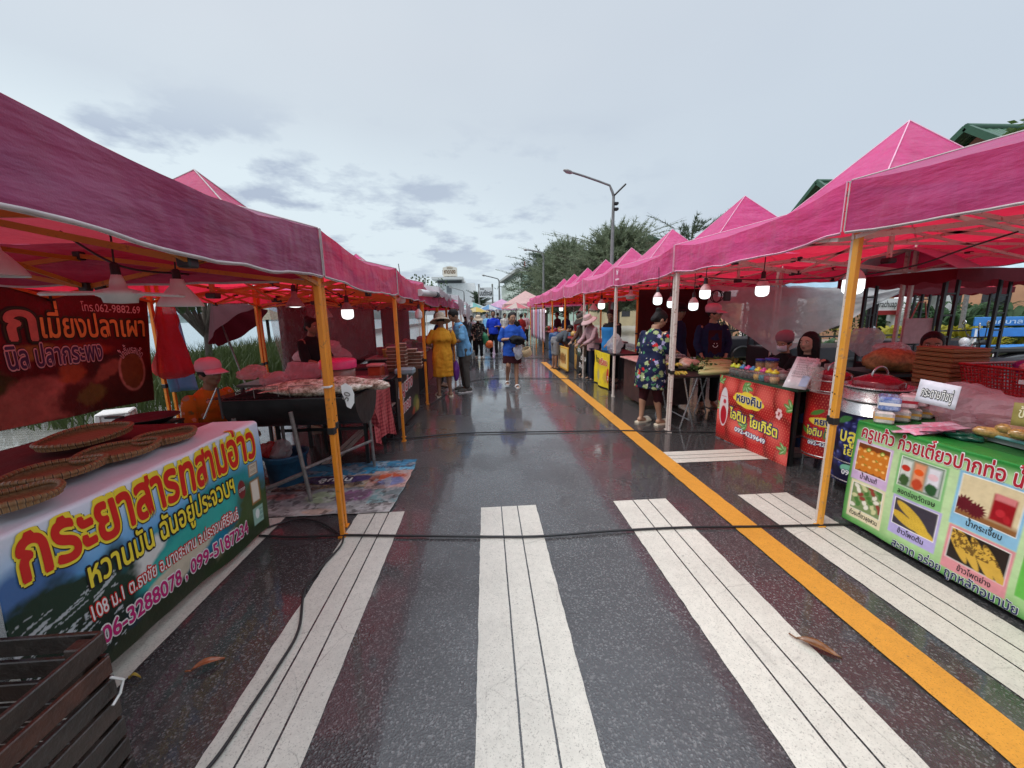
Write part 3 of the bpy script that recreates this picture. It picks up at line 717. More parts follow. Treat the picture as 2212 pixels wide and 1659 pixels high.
    if hat:
        c = MB(); hz_ = .175
        if hat == 'cap':
            c.lathe([(.093, .138), (.097, .165), (.098, .19), (.088, .225), (.06, .25), (.02, .258), (.002, .259)], (0, -.006, 0), 24, sy=1.06)
            c.loft([[(.082*math.sin(a)*(1+.05*i), .05+.035*math.cos(a)+i*.036*math.cos(a*.7), .150-.010*i+.012*math.cos(a)) for a in [q*PI/10-PI/2 for q in range(11)]] for i in range(4)], cap=False, closed=False)
        elif hat == 'visor':
            c.lathe([(.094, .125), (.102, .165), (.108, .20), (.098, .235), (.06, .262), (.002, .27)], (0, -.022, 0), 24, sy=1.12)
            c.loft([[(.085*math.sin(a)*(1+.08*i), .045+.04*math.cos(a)+i*.040*math.cos(a*.7), .150-.012*i+.012*math.cos(a)) for a in [q*PI/10-PI/2 for q in range(11)]] for i in range(4)], cap=False, closed=False)
        elif hat == 'bucket':
            c.lathe([(.205, .078), (.18, .098), (.14, .132), (.105, .150), (.102, .152), (.098, .19), (.09, .225), (.07, .245), (.03, .252), (.002, .252)], (0, 0, 0), 30, sy=1.06)
            c.lathe([(.1065, .150), (.1045, .172), (.1015, .172)], (0, 0, 0), 30, 1, sy=1.06)
        elif hat == 'net':
            c.lathe([(.092, .13), (.10, .17), (.10, .21), (.08, .25), (.04, .268), (.002, .27)], (0, -.015, 0), 24, sy=1.1)
        c.v = [tuple(hdp((p[0], p[1], p[2]))) for p in c.v]
        for i in range(len(c.v)):
            x, y, z = c.v[i]; c.v[i] = (x, y, z+.006*k*nz(x*16, y*16, z*9))
        o = c.build('hat', [hatm, mat('hat band', (.42, .33, .24), .8)], T, local=True); solid(o, .006)
    if shoes and legs:
        for s in (-1, 1):
            an = hands['leg', s][2]; c = MB(); z0 = max(0, an.z-.085*k)
            pr = [(-.040, -.075), (.0, -.088), (.036, -.075), (.042, .0), (.050, .10), (.040, .185), (.01, .21), (-.03, .20), (-.046, .12), (-.040, 0)]
            pr = [(an.x+s*.008+x*k, an.y+y*k) for x, y in pr]; c.prism(pr, z0+.001, z0+.024*k)
            if shoes[0] == 'slide':
                for a in range(4):
                    yy = an.y+(.075+.022*a)*k; c.tube([(an.x+s*.008+.058*k*math.cos(q), yy, z0+.02*k+.055*k*math.sin(q)) for q in [PI*i/8 for i in range(9)]], .011*k, 6, 1, flat=.5)
            else:
                c.ell((an.x+s*.008, an.y+.10*k, z0+.035*k), (.050*k, .115*k, .048*k), 14, 8, 1); c.ell((an.x+s*.006, an.y-.02*k, z0+.045*k), (.045*k, .068*k, .06*k), 14, 8, 1)
            c.build('shoe', [shoes[1], shoes[2]], T, local=True)
    T['_h'] = 0; del T['_h']
    return T, dict(up=up, hdp=hdp, HM=HM, hands=hands, k=k, lo=lo)
def wp(T, p): 
    c, s = math.cos(T.rotation_euler.z), math.sin(T.rotation_euler.z); return Vector((T.location.x+p.x*c-p.y*s, T.location.y+p.x*s+p.y*c, T.location.z+p.z))
# print for the floral shirts: leaves and blossoms scattered in space
def floral(name, ground, cols, sc_=9., tr=0):
    if name in _mc: return _mc[name]
    t = NT(name); o = t.obj(); c = ground
    for i, (col, s_, r_in, seed) in enumerate(cols):
        mp = t.n('ShaderNodeMapping'); mp.inputs['Location'].default_value = (seed, seed*.7, -seed); t.l(o, mp.inputs[0])
        v = t.n('ShaderNodeTexVoronoi'); v.inputs['Scale'].default_value = s_; v.inputs['Randomness'].default_value = .95; t.l(mp.outputs[0], v.inputs['Vector'])
        wv = t.noise(o, s_*5, 2, .6); d = t.math('ADD', v.outputs['Distance'], t.math('MULTIPLY', t.math('SUBTRACT', wv, .5), .55))
        c = t.mix(t.ramp(d, [(r_in, (1, 1, 1)), (r_in+.03, (0, 0, 0))]), c, col)
    t.base(c); t.set(Roughness=.8, Specular_IOR_Level=.2); t.bump(t.noise(o, 12, 4), .35, .02); _mc[name] = t.m; return t.m
def plain_cloth(name, c, bump=.5): 
    if name in _mc: return _mc[name]
    t = NT(name); o = t.obj(); mp = t.n('ShaderNodeMapping'); mp.inputs['Scale'].default_value = (1, 1, .5); t.l(o, mp.inputs[0])
    f = t.noise(mp.outputs[0], 11, 5, .6); t.base(t.ramp(t.noise(o, 8, 5), [(.3, tuple(x*.85 for x in c)), (.7, c)])); t.set(Roughness=.85, Specular_IOR_Level=.2); t.bump(f, bump, .05); _mc[name] = t.m; return t.m
# ------------------------------------------------------------------ left row: banner table, trays, crate, grill, mats
STEEL = mat('brushed steel', (.46, .46, .46), .28, .2, 18, metal=.9, bump=.1); GREY_PIPE = mat('galvanised pipe', (.22, .21, .20), .5, .4, 20, metal=.4, bump=.2)
WOODD = mat('dark wet wood', (.035, .020, .014), .35, .6, 9, bump=.4, bscale=40); WINE = cloth('wine red tablecloth', (.12, .006, .010), tr=0, bump=.3)
WHITEP = mat('white plastic', (.66, .65, .63), .35, .08); 
ink = lambda n, c: mat('ink '+n, c, .4, .05)
I_RED, I_YEL, I_BLK, I_WHT, I_MAG, I_NAVY = ink('red', (.62, .015, .01)), ink('yellow', (.86, .70, .045)), ink('black', (.010, .010, .012)), ink('white', (.78, .78, .76)), ink('magenta', (.50, .012, .16)), ink('navy', (.01, .016, .09))
I_CRIM, I_DKRED, I_GOLD, I_DKGRN = ink('crimson', (.42, .012, .03)), ink('dark red', (.22, .01, .012)), ink('gold', (.66, .36, .07)), ink('dark green', (.02, .06, .02))
tb = thing('banner_table', 'sweet seller\'s table behind a long beach photo banner with big red and yellow lettering', 'table', (-2.2, 2.0, 0))
MB().box((-2.24, 1.97, .815), (1.12, 1.66, .03), b=.01).build('table_top', WINE, tb)
mb = MB(); mb.grid(lambda a, b: Vector((-2.80-.02*nz(a*6, b*2), 1.14+a*1.66, .83-b*.5)), 20, 8); mb.build('tablecloth', WINE, tb)
for x, y in ((-1.71, 1.45), (-1.71, 2.52), (-2.7, 1.3), (-2.7, 2.65)): MB().bar((x, y, 0), (x, y, .8), .045, .045, 0, .005, (0, 1, 0)).build('leg', mat('brown wood', (.10, .05, .03), .6, .4, 20), tb)
LB_H, FOLD = .775, .30
def SB_(u, v, h=0.):
    y = 1.27+u; rp = .020*nz(u*3.1, v*1.2, 2)+.008*nz(u*6.5, v*4, 7)+.010*math.sin(u*7)*(1-v/LB_H)*.5
    if v < LB_H-.03:
        lx = -.10*max(0, .22-u)*max(0, (LB_H-v)); return Vector((-1.655+rp+h+lx, y, .055+v+(.06-.06*u)*(1-v/LB_H)))
    a = min(1, (v-LB_H+.03)/.06)*PI/2; z = .055+LB_H-.03+.02*math.sin(a)+.012; x = -1.655+rp*(1-a/1.6)-.02*(1-math.cos(a))-max(0, v-LB_H-.03)
    return Vector((x+h*math.cos(a), y, z+h*math.sin(a)+.004*nz(u*6, v*9)*(a > 1.5)+.004))
ik = Ink(1.50, LB_H+FOLD, 300, 210, (226, 231, 243)); U, V = ik.U, ik.V; n1 = vnoise(U, V, 4, 2); n2 = vnoise(U, V, 22, 5, 5)
ik.put((.74-V+.05*n1)/.16, (146, 196, 236)); ik.put((.60-V+.03*n1)/.16, (84, 158, 214)); ik.put((.52-V)/.30, (24, 118, 150))
ik.ell(.06, .52, .18, .12, (70, 110, 165), .4, .5, .5); 
ik.ell(.85, .36, .55, .16, (30, 140, 142), .15, .35, .3, 4); ik.ell(.80, .30, .42, .09, (52, 170, 160), .18, .5, .4, 6)
ik.ell(.62, .16, .34, .075, (198, 190, 168), .25, .25, .6, 7); ik.ell(1.05, .12, .26, .05, (190, 176, 140), .3, .4, .7, 8); ik.ell(.45, .33, .20, .05, (210, 214, 210), .5, .4, .8, 8)
ik.ell(.18, .28, .28, .22, (26, 52, 38), .3, .25, .8, 9); ik.ell(.10, .12, .34, .20, (22, 40, 30), .2, .3, .8, 10); ik.ell(.60, .02, .42, .11, (44, 52, 34), .1, .3, .9, 11); ik.ell(1.36, .12, .28, .26, (58, 82, 36), -.35, .35, .6, 12); ik.ell(1.2, .0, .40, .12, (40, 56, 30), .1, .35, .8, 14)
strk = ((vnoise(U*2.2+V*1.2, V*14-U*5, 5, 21, 3) > .60) & (U < .36) & (V < .42) & (V > .06)).astype(float); ik.put(strk*.8*(n2 > .4), (196, 204, 208))
ik.ell(.42, .14, .07, .05, (30, 50, 66), .8, .4, .9, 13)
ik.C *= (1+.35*(n2-.5)*np.clip((.5-V)*4, 0, 1))[..., None]
ik.rect(1.335, .43, 1.43, .52, (150, 116, 66)); ik.rect(1.345, .437, 1.42, .513, (206, 196, 176)); ik.rect(1.332, .23, 1.43, .40, (150, 110, 56)); ik.rect(1.345, .245, 1.416, .39, (222, 216, 200)); ik.rect(1.33, .08, 1.44, .20, (150, 190, 176)); ik.ell(1.38, .15, .022, .035, (225, 235, 230), 0, .1)
for q in range(6): ik.rect(1.352, .45+q*.009, 1.41, .4525+q*.009, (140, 125, 100), .002)
for q in range(7): ik.rect(1.404, .10+q*.012, 1.436, .103+q*.012, (90, 130, 116), .002)
ik.ell(1.245, .385, .040, .062, (120, 36, 34), 0, .06)
bn = ik.build('banner', SB_, tb)
lm = MB(); yo = 1.27
letter(lm, 'กระยาสารทสามอ่าว', SB_, .065, .572, 1.355, .30, 0, .030, [(.085, 2, .02, -.015), (.075, 1)], slope=-.01, sub=.11)
letter(lm, 'หวานมัน ฉันอยู่ประจวบฯ', SB_, .25, .40, .92, .165, 1, .022, [(.085, 2)], slope=0, sub=.18)
letter(lm, '108 ม.1 ต.ธงชัย อ.บางสะพาน จ.ประจวบคีรีขันธ์', SB_, .23, .255, .93, .095, 3, .014, [(.085, 0)], slope=-.03, sub=.3)
letter(lm, '06-3288078 , 099-5187234', SB_, .245, .115, .99, .118, 4, .024, [(.085, 3)], slope=-.03, sub=.25)
letter(lm, 'OTOP', SB_, 1.212, .375, .066, .028, 3, .015)
lm.build('lettering', [I_RED, I_YEL, I_BLK, I_WHT, I_MAG], bn)
# woven trays
t = NT('woven bamboo'); o = t.obj(); w1 = t.n('ShaderNodeTexChecker', _Scale=62.); t.l(o, w1.inputs['Vector']); mp = t.n('ShaderNodeMapping'); mp.inputs['Scale'].default_value = (1, 9, 1); t.l(o, mp.inputs[0])
f = t.noise(mp.outputs[0], 24, 4); mp2 = t.n('ShaderNodeMapping'); mp2.inputs['Scale'].default_value = (9, 1, 1); t.l(o, mp2.inputs[0]); f2 = t.noise(mp2.outputs[0], 24, 4)
k = t.mix(w1.outputs['Fac'], t.ramp(f, [(.3, (.17, .085, .035)), (.7, (.34, .19, .085))]), t.ramp(f2, [(.3, (.14, .07, .028)), (.7, (.29, .155, .065))])); t.base(k); t.set(Roughness=.55)
t.bump(t.math('ADD', t.math('MULTIPLY', w1.outputs['Fac'], .5), f), .7, .006); WOVEN = t.m
t = NT('bamboo rim'); o = t.obj(); an = t.n('ShaderNodeSeparateXYZ'); t.l(o, an.inputs[0]); at = t.math('ARCTAN2', an.outputs[1], an.outputs[0]); sw = t.math('SINE', t.math('MULTIPLY', at, 46)); 
t.base(t.ramp(sw, [(.0, (.25, .13, .05)), (.80, (.36, .21, .10)), (.93, (.07, .035, .015))])); t.set(Roughness=.5); t.bump(sw, .4, .01); RIM = t.m
def tray(px, py, z, r, tx, ty, lab):
    p = G(px, py, z); T = thing('woven_tray', lab, 'tray', p, rnd(0, 3), 'bamboo trays on the banner table'); r *= .92; T.rotation_euler = (tx, ty, rnd(0, .6))
    mb = MB(); mb.lathe([(r*.985, .026), (r*.95, .008), (r*.6, .004), (.001, .003)], n=48); mb.lathe([(r*.985, .022), (r*.95, .003), (r*.6, .0), (.001, .0)][::-1], n=48); mb.build('tray_base', WOVEN, T, local=True)
    mb = MB(); mb.tube([(r*math.cos(a), r*math.sin(a), .030+.005*math.sin(a*3+r*40)) for a in [q*2*PI/64 for q in range(65)]], .0125, 8, flat=.9, cap=False); mb.lathe([(r*.985, .028), (r*.965, .005)], n=64); mb.lathe([(r*1.0, .004), (r*1.008, .028)], n=64); mb.build('rim', RIM, T, local=True)
tray(188, 948, .875, .215, .05, -.07, 'widest bamboo tray, tipped up at the back of the red table')
tray(360, 950, .853, .150, .02, -.05, 'small bamboo tray nearest the orange road post')
tray(258, 982, .857, .180, .0, -.07, 'bamboo tray lying between the wide tipped tray and the banner lettering')
tray(118, 1027, .862, .185, -.03, -.08, 'big bamboo tray with a coarse rim, second from the camera end')
tray(24, 1090, .872, .145, -.04, -.05, 'bamboo tray at the camera end of the banner table, cut by the frame')
# slatted crate
cr = thing('wooden_crate', 'dark wet slatted wooden crate at the camera end of the banner table', 'crate', (-1.52, .74, 0))
x0, x1, y0, y1, zt = -1.92, -1.19, .38, 1.10, .625
SLAT = [mat('crate slat %d' % i, c, .34, .5, 16, bump=.45, bscale=50, coat=.25) for i, c in enumerate([(.022, .016, .013), (.062, .022, .013), (.03, .019, .014), (.085, .038, .02)])]
for k in range(8):
    z = zt-.035-k*.077
    for a, b in (((x1, y0), (x1, y1)), ((x0, y1), (x1, y1)), ((x0, y0), (x0, y1))):
        mb = MB(); j = rnd(-.004, .004); mb.bar((a[0], a[1], z+j), (b[0], b[1], z-j), .016, .060, 0, .003); mb.build('slat', SLAT[random.randrange(4)], cr)
for x, y in ((x0+.03, y0+.03), (x1-.035, y1-.035), (x0+.03, y1-.03), (x1-.03, y0+.03)): MB().bar((x, y, 0), (x, y, zt-.01), .045, .045, 0, .004, (0, 1, 0)).build('corner_post', SLAT[2], cr)
MB().box((-1.55, .74, .16), (.66, .66, .02)).build('bottom_board', SLAT[1], cr)
mb = MB(); mb.tube([(-1.174, 1.08, .48), (-1.160, 1.10, .45), (-1.168, 1.09, .41), (-1.165, 1.06, .40)], .004, 6); mb.build('string_tie', WHITEP, cr)
# charcoal grill
SOOT = mat('sooty drum steel', (.022, .021, .022), .42, .5, 7, metal=.35, bump=.3, bscale=18)
gr = thing('drum_grill', 'black charcoal grill made from half an oil drum, on grey pipe legs', 'grill', (-1.65, 3.52, 0))
gx0, gx1, gy, gz, gr_r = -2.17, -1.10, 3.52, .89, .32
mb = MB(); rings = []
for r, q in ((gr_r, 0), (gr_r-.012, 1)):
    rings.append([[Vector((gx0+(gx1-gx0)*i/10, gy-r*math.cos(a), gz-r*.92*math.sin(a))) for a in [PI*j/24 for j in range(25)]] for i in range(11)])
for rg in rings: mb.loft(rg, 0, False, False)
for x in (gx0, gx1): mb.add([(x, gy-gr_r*math.cos(a), gz-gr_r*.92*math.sin(a)) for a in [PI*j/24 for j in range(25)]], [tuple(range(25))])
mb.build('drum', SOOT, gr); 
mb = MB(); mb.tube([(gx0, gy-gr_r, gz+.004), (gx1, gy-gr_r, gz+.004), (gx1, gy+gr_r, gz+.004), (gx0, gy+gr_r, gz+.004), (gx0, gy-gr_r, gz+.004)], .008, 6)
for i in range(34): x = gx0-.10+(gx1+.06-gx0)*i/33; mb.tube([(x, gy-gr_r, gz+.018), (x+.05, gy+gr_r, gz+.018)], .0032, 5)
for y in (-.25, 0, .25): mb.tube([(gx0-.08, gy+y, gz+.012), (gx1+.03, gy+y, gz+.012)], .004, 5)
mb.build('grate', DARKM, gr)
mb = MB()
for x in (-1.9, -1.62): mb.tube([(x, gy-.31, gz+.02), (x, gy-.31, gz+.11), (x+.17, gy-.27, gz+.11), (x+.17, gy-.27, gz+.02)], .004, 5)
mb.build('wire_handle', GREY_PIPE, gr)
for a, b in (((-1.60, 3.15, .80), (-1.53, 3.17, 0)), ((-2.08, 3.2, .75), (-2.1, 3.18, 0)), ((-1.2, 3.85, .75), (-1.2, 3.9, 0)), ((-2.05, 3.85, .75), (-2.08, 3.9, 0))): MB().tube([a, b], .016, 10).build('leg', GREY_PIPE, gr)
MB().tube([(-1.55, 3.17, .27), (-2.09, 3.19, .05)], .018, 10).build('brace', GREY_PIPE, gr); MB().tube([(-1.56, 3.17, .30), (-1.2, 3.87, .30)], .015, 8).build('brace', GREY_PIPE, gr)
t = NT('salt crusted fish skin'); o = t.obj(); f = t.noise(o, 17, 6, .72); f2 = t.noise(o, 60, 4, .7)
t.base(t.mix(t.ramp(f2, [(.55, (0, 0, 0)), (.62, (.8, .8, .8))]), t.ramp(f, [(.36, (.07, .045, .03)), (.47, (.36, .28, .20)), (.58, (.70, .64, .54)), (.8, (.80, .78, .72))]), (.10, .05, .025))); t.set(Roughness=.5); t.bump(f2, .6, .01); FISH = t.m
def fish(x, y, z, L_, rz, lab, roll=0.):
    mb = MB(); pr = [(-.5, .012, .02), (-.46, .04, .05), (-.38, .075, .10), (-.25, .10, .135), (-.08, .105, .14), (.1, .085, .115), (.25, .055, .075), (.35, .03, .045), (.40, .018, .035)]
    mb.loft([[(a*L_, ry*L_*math.cos(q*PI/8), rz_*.85*L_*math.sin(q*PI/8)*(1+.06*nz(a*9, q)))for q in range(16)] for a, rz_, ry in pr])
    T = thing('grilled_fish', lab, 'fish', (x, y, z), rz, 'salted fish on the drum grill'); mb.build('fish_body', FISH, T, local=True)
    mb = MB(); mb.add([(.38*L_, -.018*L_, .006), (.52*L_, -.11*L_, .0), (.49*L_, 0, .004), (.52*L_, .11*L_, .0), (.38*L_, .018*L_, .006), (.38*L_, 0, -.004)], [(0, 1, 2), (2, 3, 4), (0, 2, 4), (0, 5, 1), (4, 3, 5)])
    mb.build('tail_fin', FISH, T, local=True)
    mb = MB(); mb.add([(-.2*L_, .11*L_, 0), (.12*L_, .10*L_, .002), (.16*L_, .15*L_, 0), (-.1*L_, .165*L_, 0)], [(0, 1, 2, 3)]); mb.build('back_fin', FISH, T, local=True)
zf = gz+.045
for a in ((-1.56, 3.30, .60, 3.2, 'salted grilled fish closest to the front rim of the drum grill'), (-1.72, 3.50, .66, 3.35, 'largest salted fish, in the middle of the drum grill'), (-1.30, 3.62, .56, 2.9, 'dark charred fish behind the orange road post'),
          (-1.44, 3.74, .55, 3.0, 'charred fish along the rear rim of the grill'), (-1.20, 3.36, .48, .4, 'pale fish whose tail points at the red checked cloth'), (-1.07, 3.55, .5, 2.5, 'pale fish overhanging the end of the grill beside the sauce cups')):
    fish(a[0], a[1], zf+.012, a[2]*1.05, a[3], a[4])
tg = thing('cooking_tongs', 'pair of metal tongs standing against the grill by the orange shirted seller', 'tongs', (-2.0, 3.0, .82)); mb = MB()
mb.tube([AY(468, 838, 3.05), AY(440, 905, 3.0)], .006, 6); mb.build('arm', STEEL, tg); MB().tube([AY(470, 838, 3.05), AY(482, 905, 3.0)], .008, 6).build('arm', BLACK, tg)
# price card tied to post
pc = MB(); c0 = AY(742, 850, 2.60); pol = [(-.03, .06), (.0, .075), (.035, .05), (.05, .0), (.045, -.06), (.02, -.10), (-.005, -.085), (-.015, -.03), (-.03, .01)]
pc.add([(c0.x+a+.03, c0.y-.03, c0.z+b) for a, b in pol], [tuple(range(len(pol)))[::-1]]); S = flatS((c0.x+.02, c0.y-.034, c0.z-.04), (.35, 0, .9), (-.9, 0, .35)); letter(pc, '50', S, 0, -.02, .06, .06, 1, .01, lift=.002)
tag(solid(pc.build('price_card', [I_WHT, GREY_PIPE]), .002), 'white curled price card tied to the near orange post above the fish', 'price card')
cl = MB(); cl.box((-1.062, 2.595, c0.z+.05), (.052, .052, .012), b=.002); tag(cl.build('cable_tie', WHITEP), 'white tape round the near orange post beside the fish', 'tie')
# printed floor mat
ik = Ink(1.35, 1.15, 150, 130, (150, 152, 152)); U, V = ik.U, ik.V
ik.rect(-1, .80, 2, 1.16, (70, 140, 175)); ik.rect(-1, .50, .98, .80, (178, 150, 120)); ik.ell(.66, .70, .36, .10, (80, 66, 104), 0, .2, .4, 5); ik.rect(.98, .45, 1.36, .88, (196, 160, 150)); ik.ell(1.14, .68, .16, .12, (190, 90, 60), .3, .3, .8); ik.ell(1.2, .6, .12, .1, (120, 130, 170), .3, .3, .8)
ik.rect(-1, .28, .55, .46, (150, 140, 140)); ik.ell(.68, .32, .15, .11, (150, 165, 135), .1, .3, .6, 7); ik.ell(.95, .33, .16, .12, (140, 100, 130), .2, .25, .6, 6); ik.rect(1.10, .1, 1.36, .44, (130, 160, 160)); ik.rect(-1, -.1, 1.4, .16, (172, 172, 168)); ik.ell(.75, .06, .12, .05, (205, 165, 130), 0, .4); ik.ell(.3, .36, .14, .06, (176, 120, 116), 0, .3, .9); ik.ell(.1, .2, .1, .05, (112, 92, 84), 0, .3, .9)
ik.rect(.98, .86, 1.36, 1.0, (100, 168, 195)); ik.rect(-1, .46, .5, .52, (110, 70, 56), .03); ik.put((vnoise(U, V, 7, 4) > .62).astype(float)*.5, (92, 86, 86)); ik.put((vnoise(U, V, 11, 14) > .60).astype(float)*.55, (176, 176, 174)); ik.put((vnoise(U, V, 16, 24) > .66).astype(float)*.6, (60, 54, 52)); ik.grain(.5, 9); ik.grain(.3, 40, 8); ik.C *= .80
def SM(u, v, h=0.):
    sk_ = .16*(1-v/1.15) if u > .0 else 0; 
    edge = (1.35-u)*(.06*math.sin(v*9)+.05*nz(v*6, 1)) if False else 0
    return Vector((-2.13+u*(1+.0*v)+.02*nz(v*5, 3)*(u > 1.2)-.05*(v < .45)*u*(.45-v), 2.93+v*.93+.05*u*(v-.3)+.015*nz(u*6, 9), .010+.010*max(0, nz(u*4, v*5, 3))+.012*max(0, nz(u*2, v*11, 8))*(v > .9 or u > 1.2 or v < .1)+h))
fm = ik.build('floor_mat', SM, None, printed('wet printed vinyl', .22, .25)); tag(fm, 'old printed vinyl banner spread on the wet road under the grill', 'floor mat')
lm = MB(); letter(lm, 'ลูกชิ้น', SM, .50, .66, .30, .13, 0, .02, [(.06, 1)]); letter(lm, 'อร่อยถูกใจ', SM, .22, .50, .5, .11, 1, .01); letter(lm, '10-18 บาท', SM, .62, .55, .3, .09, 1, .01); letter(lm, 'อิ่มอร่อย', SM, .98, .93, .33, .09, 2, .01); lm.build('lettering', [I_WHT, mat('ink brown black', (.04, .025, .02), .4), I_NAVY], fm)
# blue bin
bb = thing('waste_bucket', 'blue plastic bucket full of rubbish beside the grill leg', 'bucket', (-1.93, 3.62, 0)); BLUEP = mat('scuffed blue plastic', (.012, .075, .15), .4, .35, 14, bump=.15)
mb = MB(); pr = [(.145, .0), (.155, .02), (.178, .27), (.196, .275), (.198, .30), (.188, .305), (.18, .28), (.15, .03), (.01, .03)]; mb.lathe(pr, (-1.93, 3.62, 0), 32, cap=True); mb.build('bucket_wall', BLUEP, bb)
def crumple(c, r, mt, nm, parent=None, seed=0, sq=(1, 1, .8), nn=15, amp=.55):
    mb = MB(); mb.ell((0, 0, 0), r, nn*2, nn); out = []
    for p in mb.v:
        v = Vector(p); f_ = 1+amp*nz(v.x/r*1.1+seed, v.y/r*1.1, v.z/r*1.1)+amp*.55*(.5-abs(nz(v.x/r*1.9+seed, v.y/r*1.9, v.z/r*1.9)))+amp*.35*(.4-abs(nz(v.x/r*4.5+seed, v.y/r*4.5, v.z/r*4.5))); out.append((c[0]+v.x*f_*sq[0], c[1]+v.y*f_*sq[1], c[2]+v.z*f_*sq[2]))
    mb.v = out
    if mt in (FILM, FILMW, FILMR): mb.sm = [False]*len(mb.sm)
    return mb.build(nm, mt, parent)
FILM = clear('thin pinkish plastic', (.80, .55, .60), .50, .16, 1.); FILMW = clear('thin white plastic', (.70, .70, .71), .55, .16, 1.); FILMR = clear('thin red plastic', (.66, .035, .04), .80, .2, .9)
tag(crumple((-1.98, 3.6, .33), .10, FILMW, 'plastic_bag', seed=2), 'crumpled white bag of rubbish in the blue bucket', 'plastic bag'); tag(crumple((-2.06, 3.56, .35), .075, FILMR, 'plastic_bag', seed=5), 'red crumpled bag sticking out of the blue bucket', 'plastic bag')
tag(crumple((-2.10, 3.35, .10), .09, mat('dusty pink plastic', (.35, .12, .11), .5), 'dust_pan', seed=9, sq=(1, .6, 1)), 'dull pink plastic lump on the mat beside the blue bucket', 'plastic')
# checked cloth table with sauce jars
ct = thing('sauce_table', 'steel legged table under a red checked cloth beside the grill', 'table', (-1.7, 4.32, 0))
t = NT('red checked cloth'); o = t.obj(); ck = []
sx_ = t.n('ShaderNodeSeparateXYZ'); t.l(o, sx_.inputs[0])
for ax, s_ in ((0, 150), (1, 150), (2, 150)): ck.append(t.math('GREATER_THAN', t.math('SINE', t.math('MULTIPLY', sx_.outputs[ax], s_)), .2))
g_ = t.math('MULTIPLY', t.math('ADD', t.math('ADD', ck[0], ck[1]), ck[2]), .33); t.base(t.ramp(g_, [(.2, (.46, .10, .10)), (.5, (.30, .02, .03)), (.9, (.14, .008, .014))])); t.set(Roughness=.6); t.bump(t.noise(o, 9, 4), .3, .04); CHECK = t.m
MB().box((-1.72, 4.34, .74), (1.0, .76, .025)).build('table_top', DARKM, ct)
for x, y in ((-1.29, 4.0), (-1.29, 4.68), (-2.18, 4.0), (-2.18, 4.68)): MB().bar((x, y, 0), (x, y, .73), .035, .035, 0, .003, (0, 1, 0)).build('leg', DARKM, ct)
MB().bar((-1.29, 4.0, .40), (-2.18, 4.0, .40), .02, .03).build('stretcher', DARKM, ct); MB().bar((-1.29, 4.0, .40), (-1.29, 4.68, .40), .02, .03).build('stretcher', DARKM, ct)
mb = MB(); mb.grid(lambda a, b: Vector((-2.22+a*1.02, 3.945+b*.80, .758+.003*nz(a*9, b*9))), 20, 16)
mb.grid(lambda a, b: Vector((-1.20+.035*math.sin(a*17)*b+.03*b, 3.945+a*.80+.08*b*(a-.3), .758-b*(.50+.10*nz(a*3, 1)+.12*a))), 26, 10)
mb.grid(lambda a, b: Vector((-2.22+a*1.02+.10*b*a, 3.945-.03*b-.02*math.sin(a*20)*b, .758-b*(.14+.22*max(0, a-.72)/.28))), 26, 6); mb.build('tablecloth', CHECK, ct)
st = thing('steel_tray', 'shallow steel tray of sauce jars on the red checked cloth', 'tray', (-1.55, 4.2, .765)); mb = MB(); mb.box((-1.5, 4.22, .768), (.56, .46, .006)); 
for a, b in (((-1.78, 3.99), (-1.22, 3.99)), ((-1.22, 3.99), (-1.22, 4.45)), ((-1.22, 4.45), (-1.78, 4.45)), ((-1.78, 4.45), (-1.78, 3.99))): mb.bar(a+(.782,), b+(.782,), .008, .03)
mb.build('tray_pan', STEEL, st)
SAUCE = mat('brown sauce', (.20, .075, .02), .3, .3); CLRP = clear('clear cup plastic', (.7, .66, .62), .35, .1)
j0 = thing('sauce_jar', 'small clear jar of brown dipping sauce in the row on the steel tray', 'jar', (0, 0, 0), group='sauce jars on the checked cloth'); MB().lathe([(.002, 0), (.036, 0), (.040, .01), (.040, .055), (.002, .055)], n=16).build('sauce', SAUCE, j0, local=True); MB().lathe([(.038, 0), (.043, .01), (.043, .085), (.034, .10), (.002, .105)], n=16).build('jar_wall', CLRP, j0, local=True)
for i in range(5):
    q = j0 if i == 0 else dup(j0, (0, 0, 0)); q.location = (-1.62+i*.085, 4.06+.02*i, .774)
bx_ = MB(); bx_.box((-1.42, 4.32, .815), (.26, .20, .08), b=.01); tag(bx_.build('plastic_box', CLRP), 'clear flat plastic box behind the sauce jars', 'box')
pk = thing('food_tub', 'big clear tub with a bright pink lid behind the near orange post', 'tub', AY(734, 830, 4.42)); p = pk.location.copy()
mb = MB(); mb.lathe([(.002, 0), (.165, 0), (.175, .02), (.18, .20), (.002, .20)], tuple(p), 28); mb.build('tub_wall', mat('cloudy brown plastic', (.24, .10, .08), .3), pk); mb = MB(); mb.lathe([(.195, .19), (.20, .265), (.18, .285), (.002, .285)], tuple(p), 28); mb.build('lid', mat('hot pink plastic', (.75, .035, .16), .35), pk)
tag(crumple(AY(655, 808, 4.7), .17, FILM, 'plastic_bag', seed=12, sq=(1.1, .8, .75)), 'large crumpled pinkish bag left of the pink lidded tub', 'plastic bag')
for i, (x, y, Y, r, l) in enumerate(((590, 820, 4.5, .12, 'crumpled pink bag lying along the back of the fish grill'), (545, 805, 4.2, .10, 'pink tied bag near the cheek of the orange shirted seller'), (620, 822, 4.9, .14, 'flattened pink bag in front of the woman in black'))):
    tag(crumple(AY(x, y, Y), r, FILM, 'plastic_bag', seed=20+i*3, sq=(1.2, .8, .6)), l, 'plastic bag')
bt = thing('prep_table', 'low dark prep table behind the fish grill, heaped with pink bags', 'table', (-2.2, 4.9, 0)); MB().box((-2.35, 4.72, .80), (.95, .5, .03)).build('table_top', WOODD, bt)
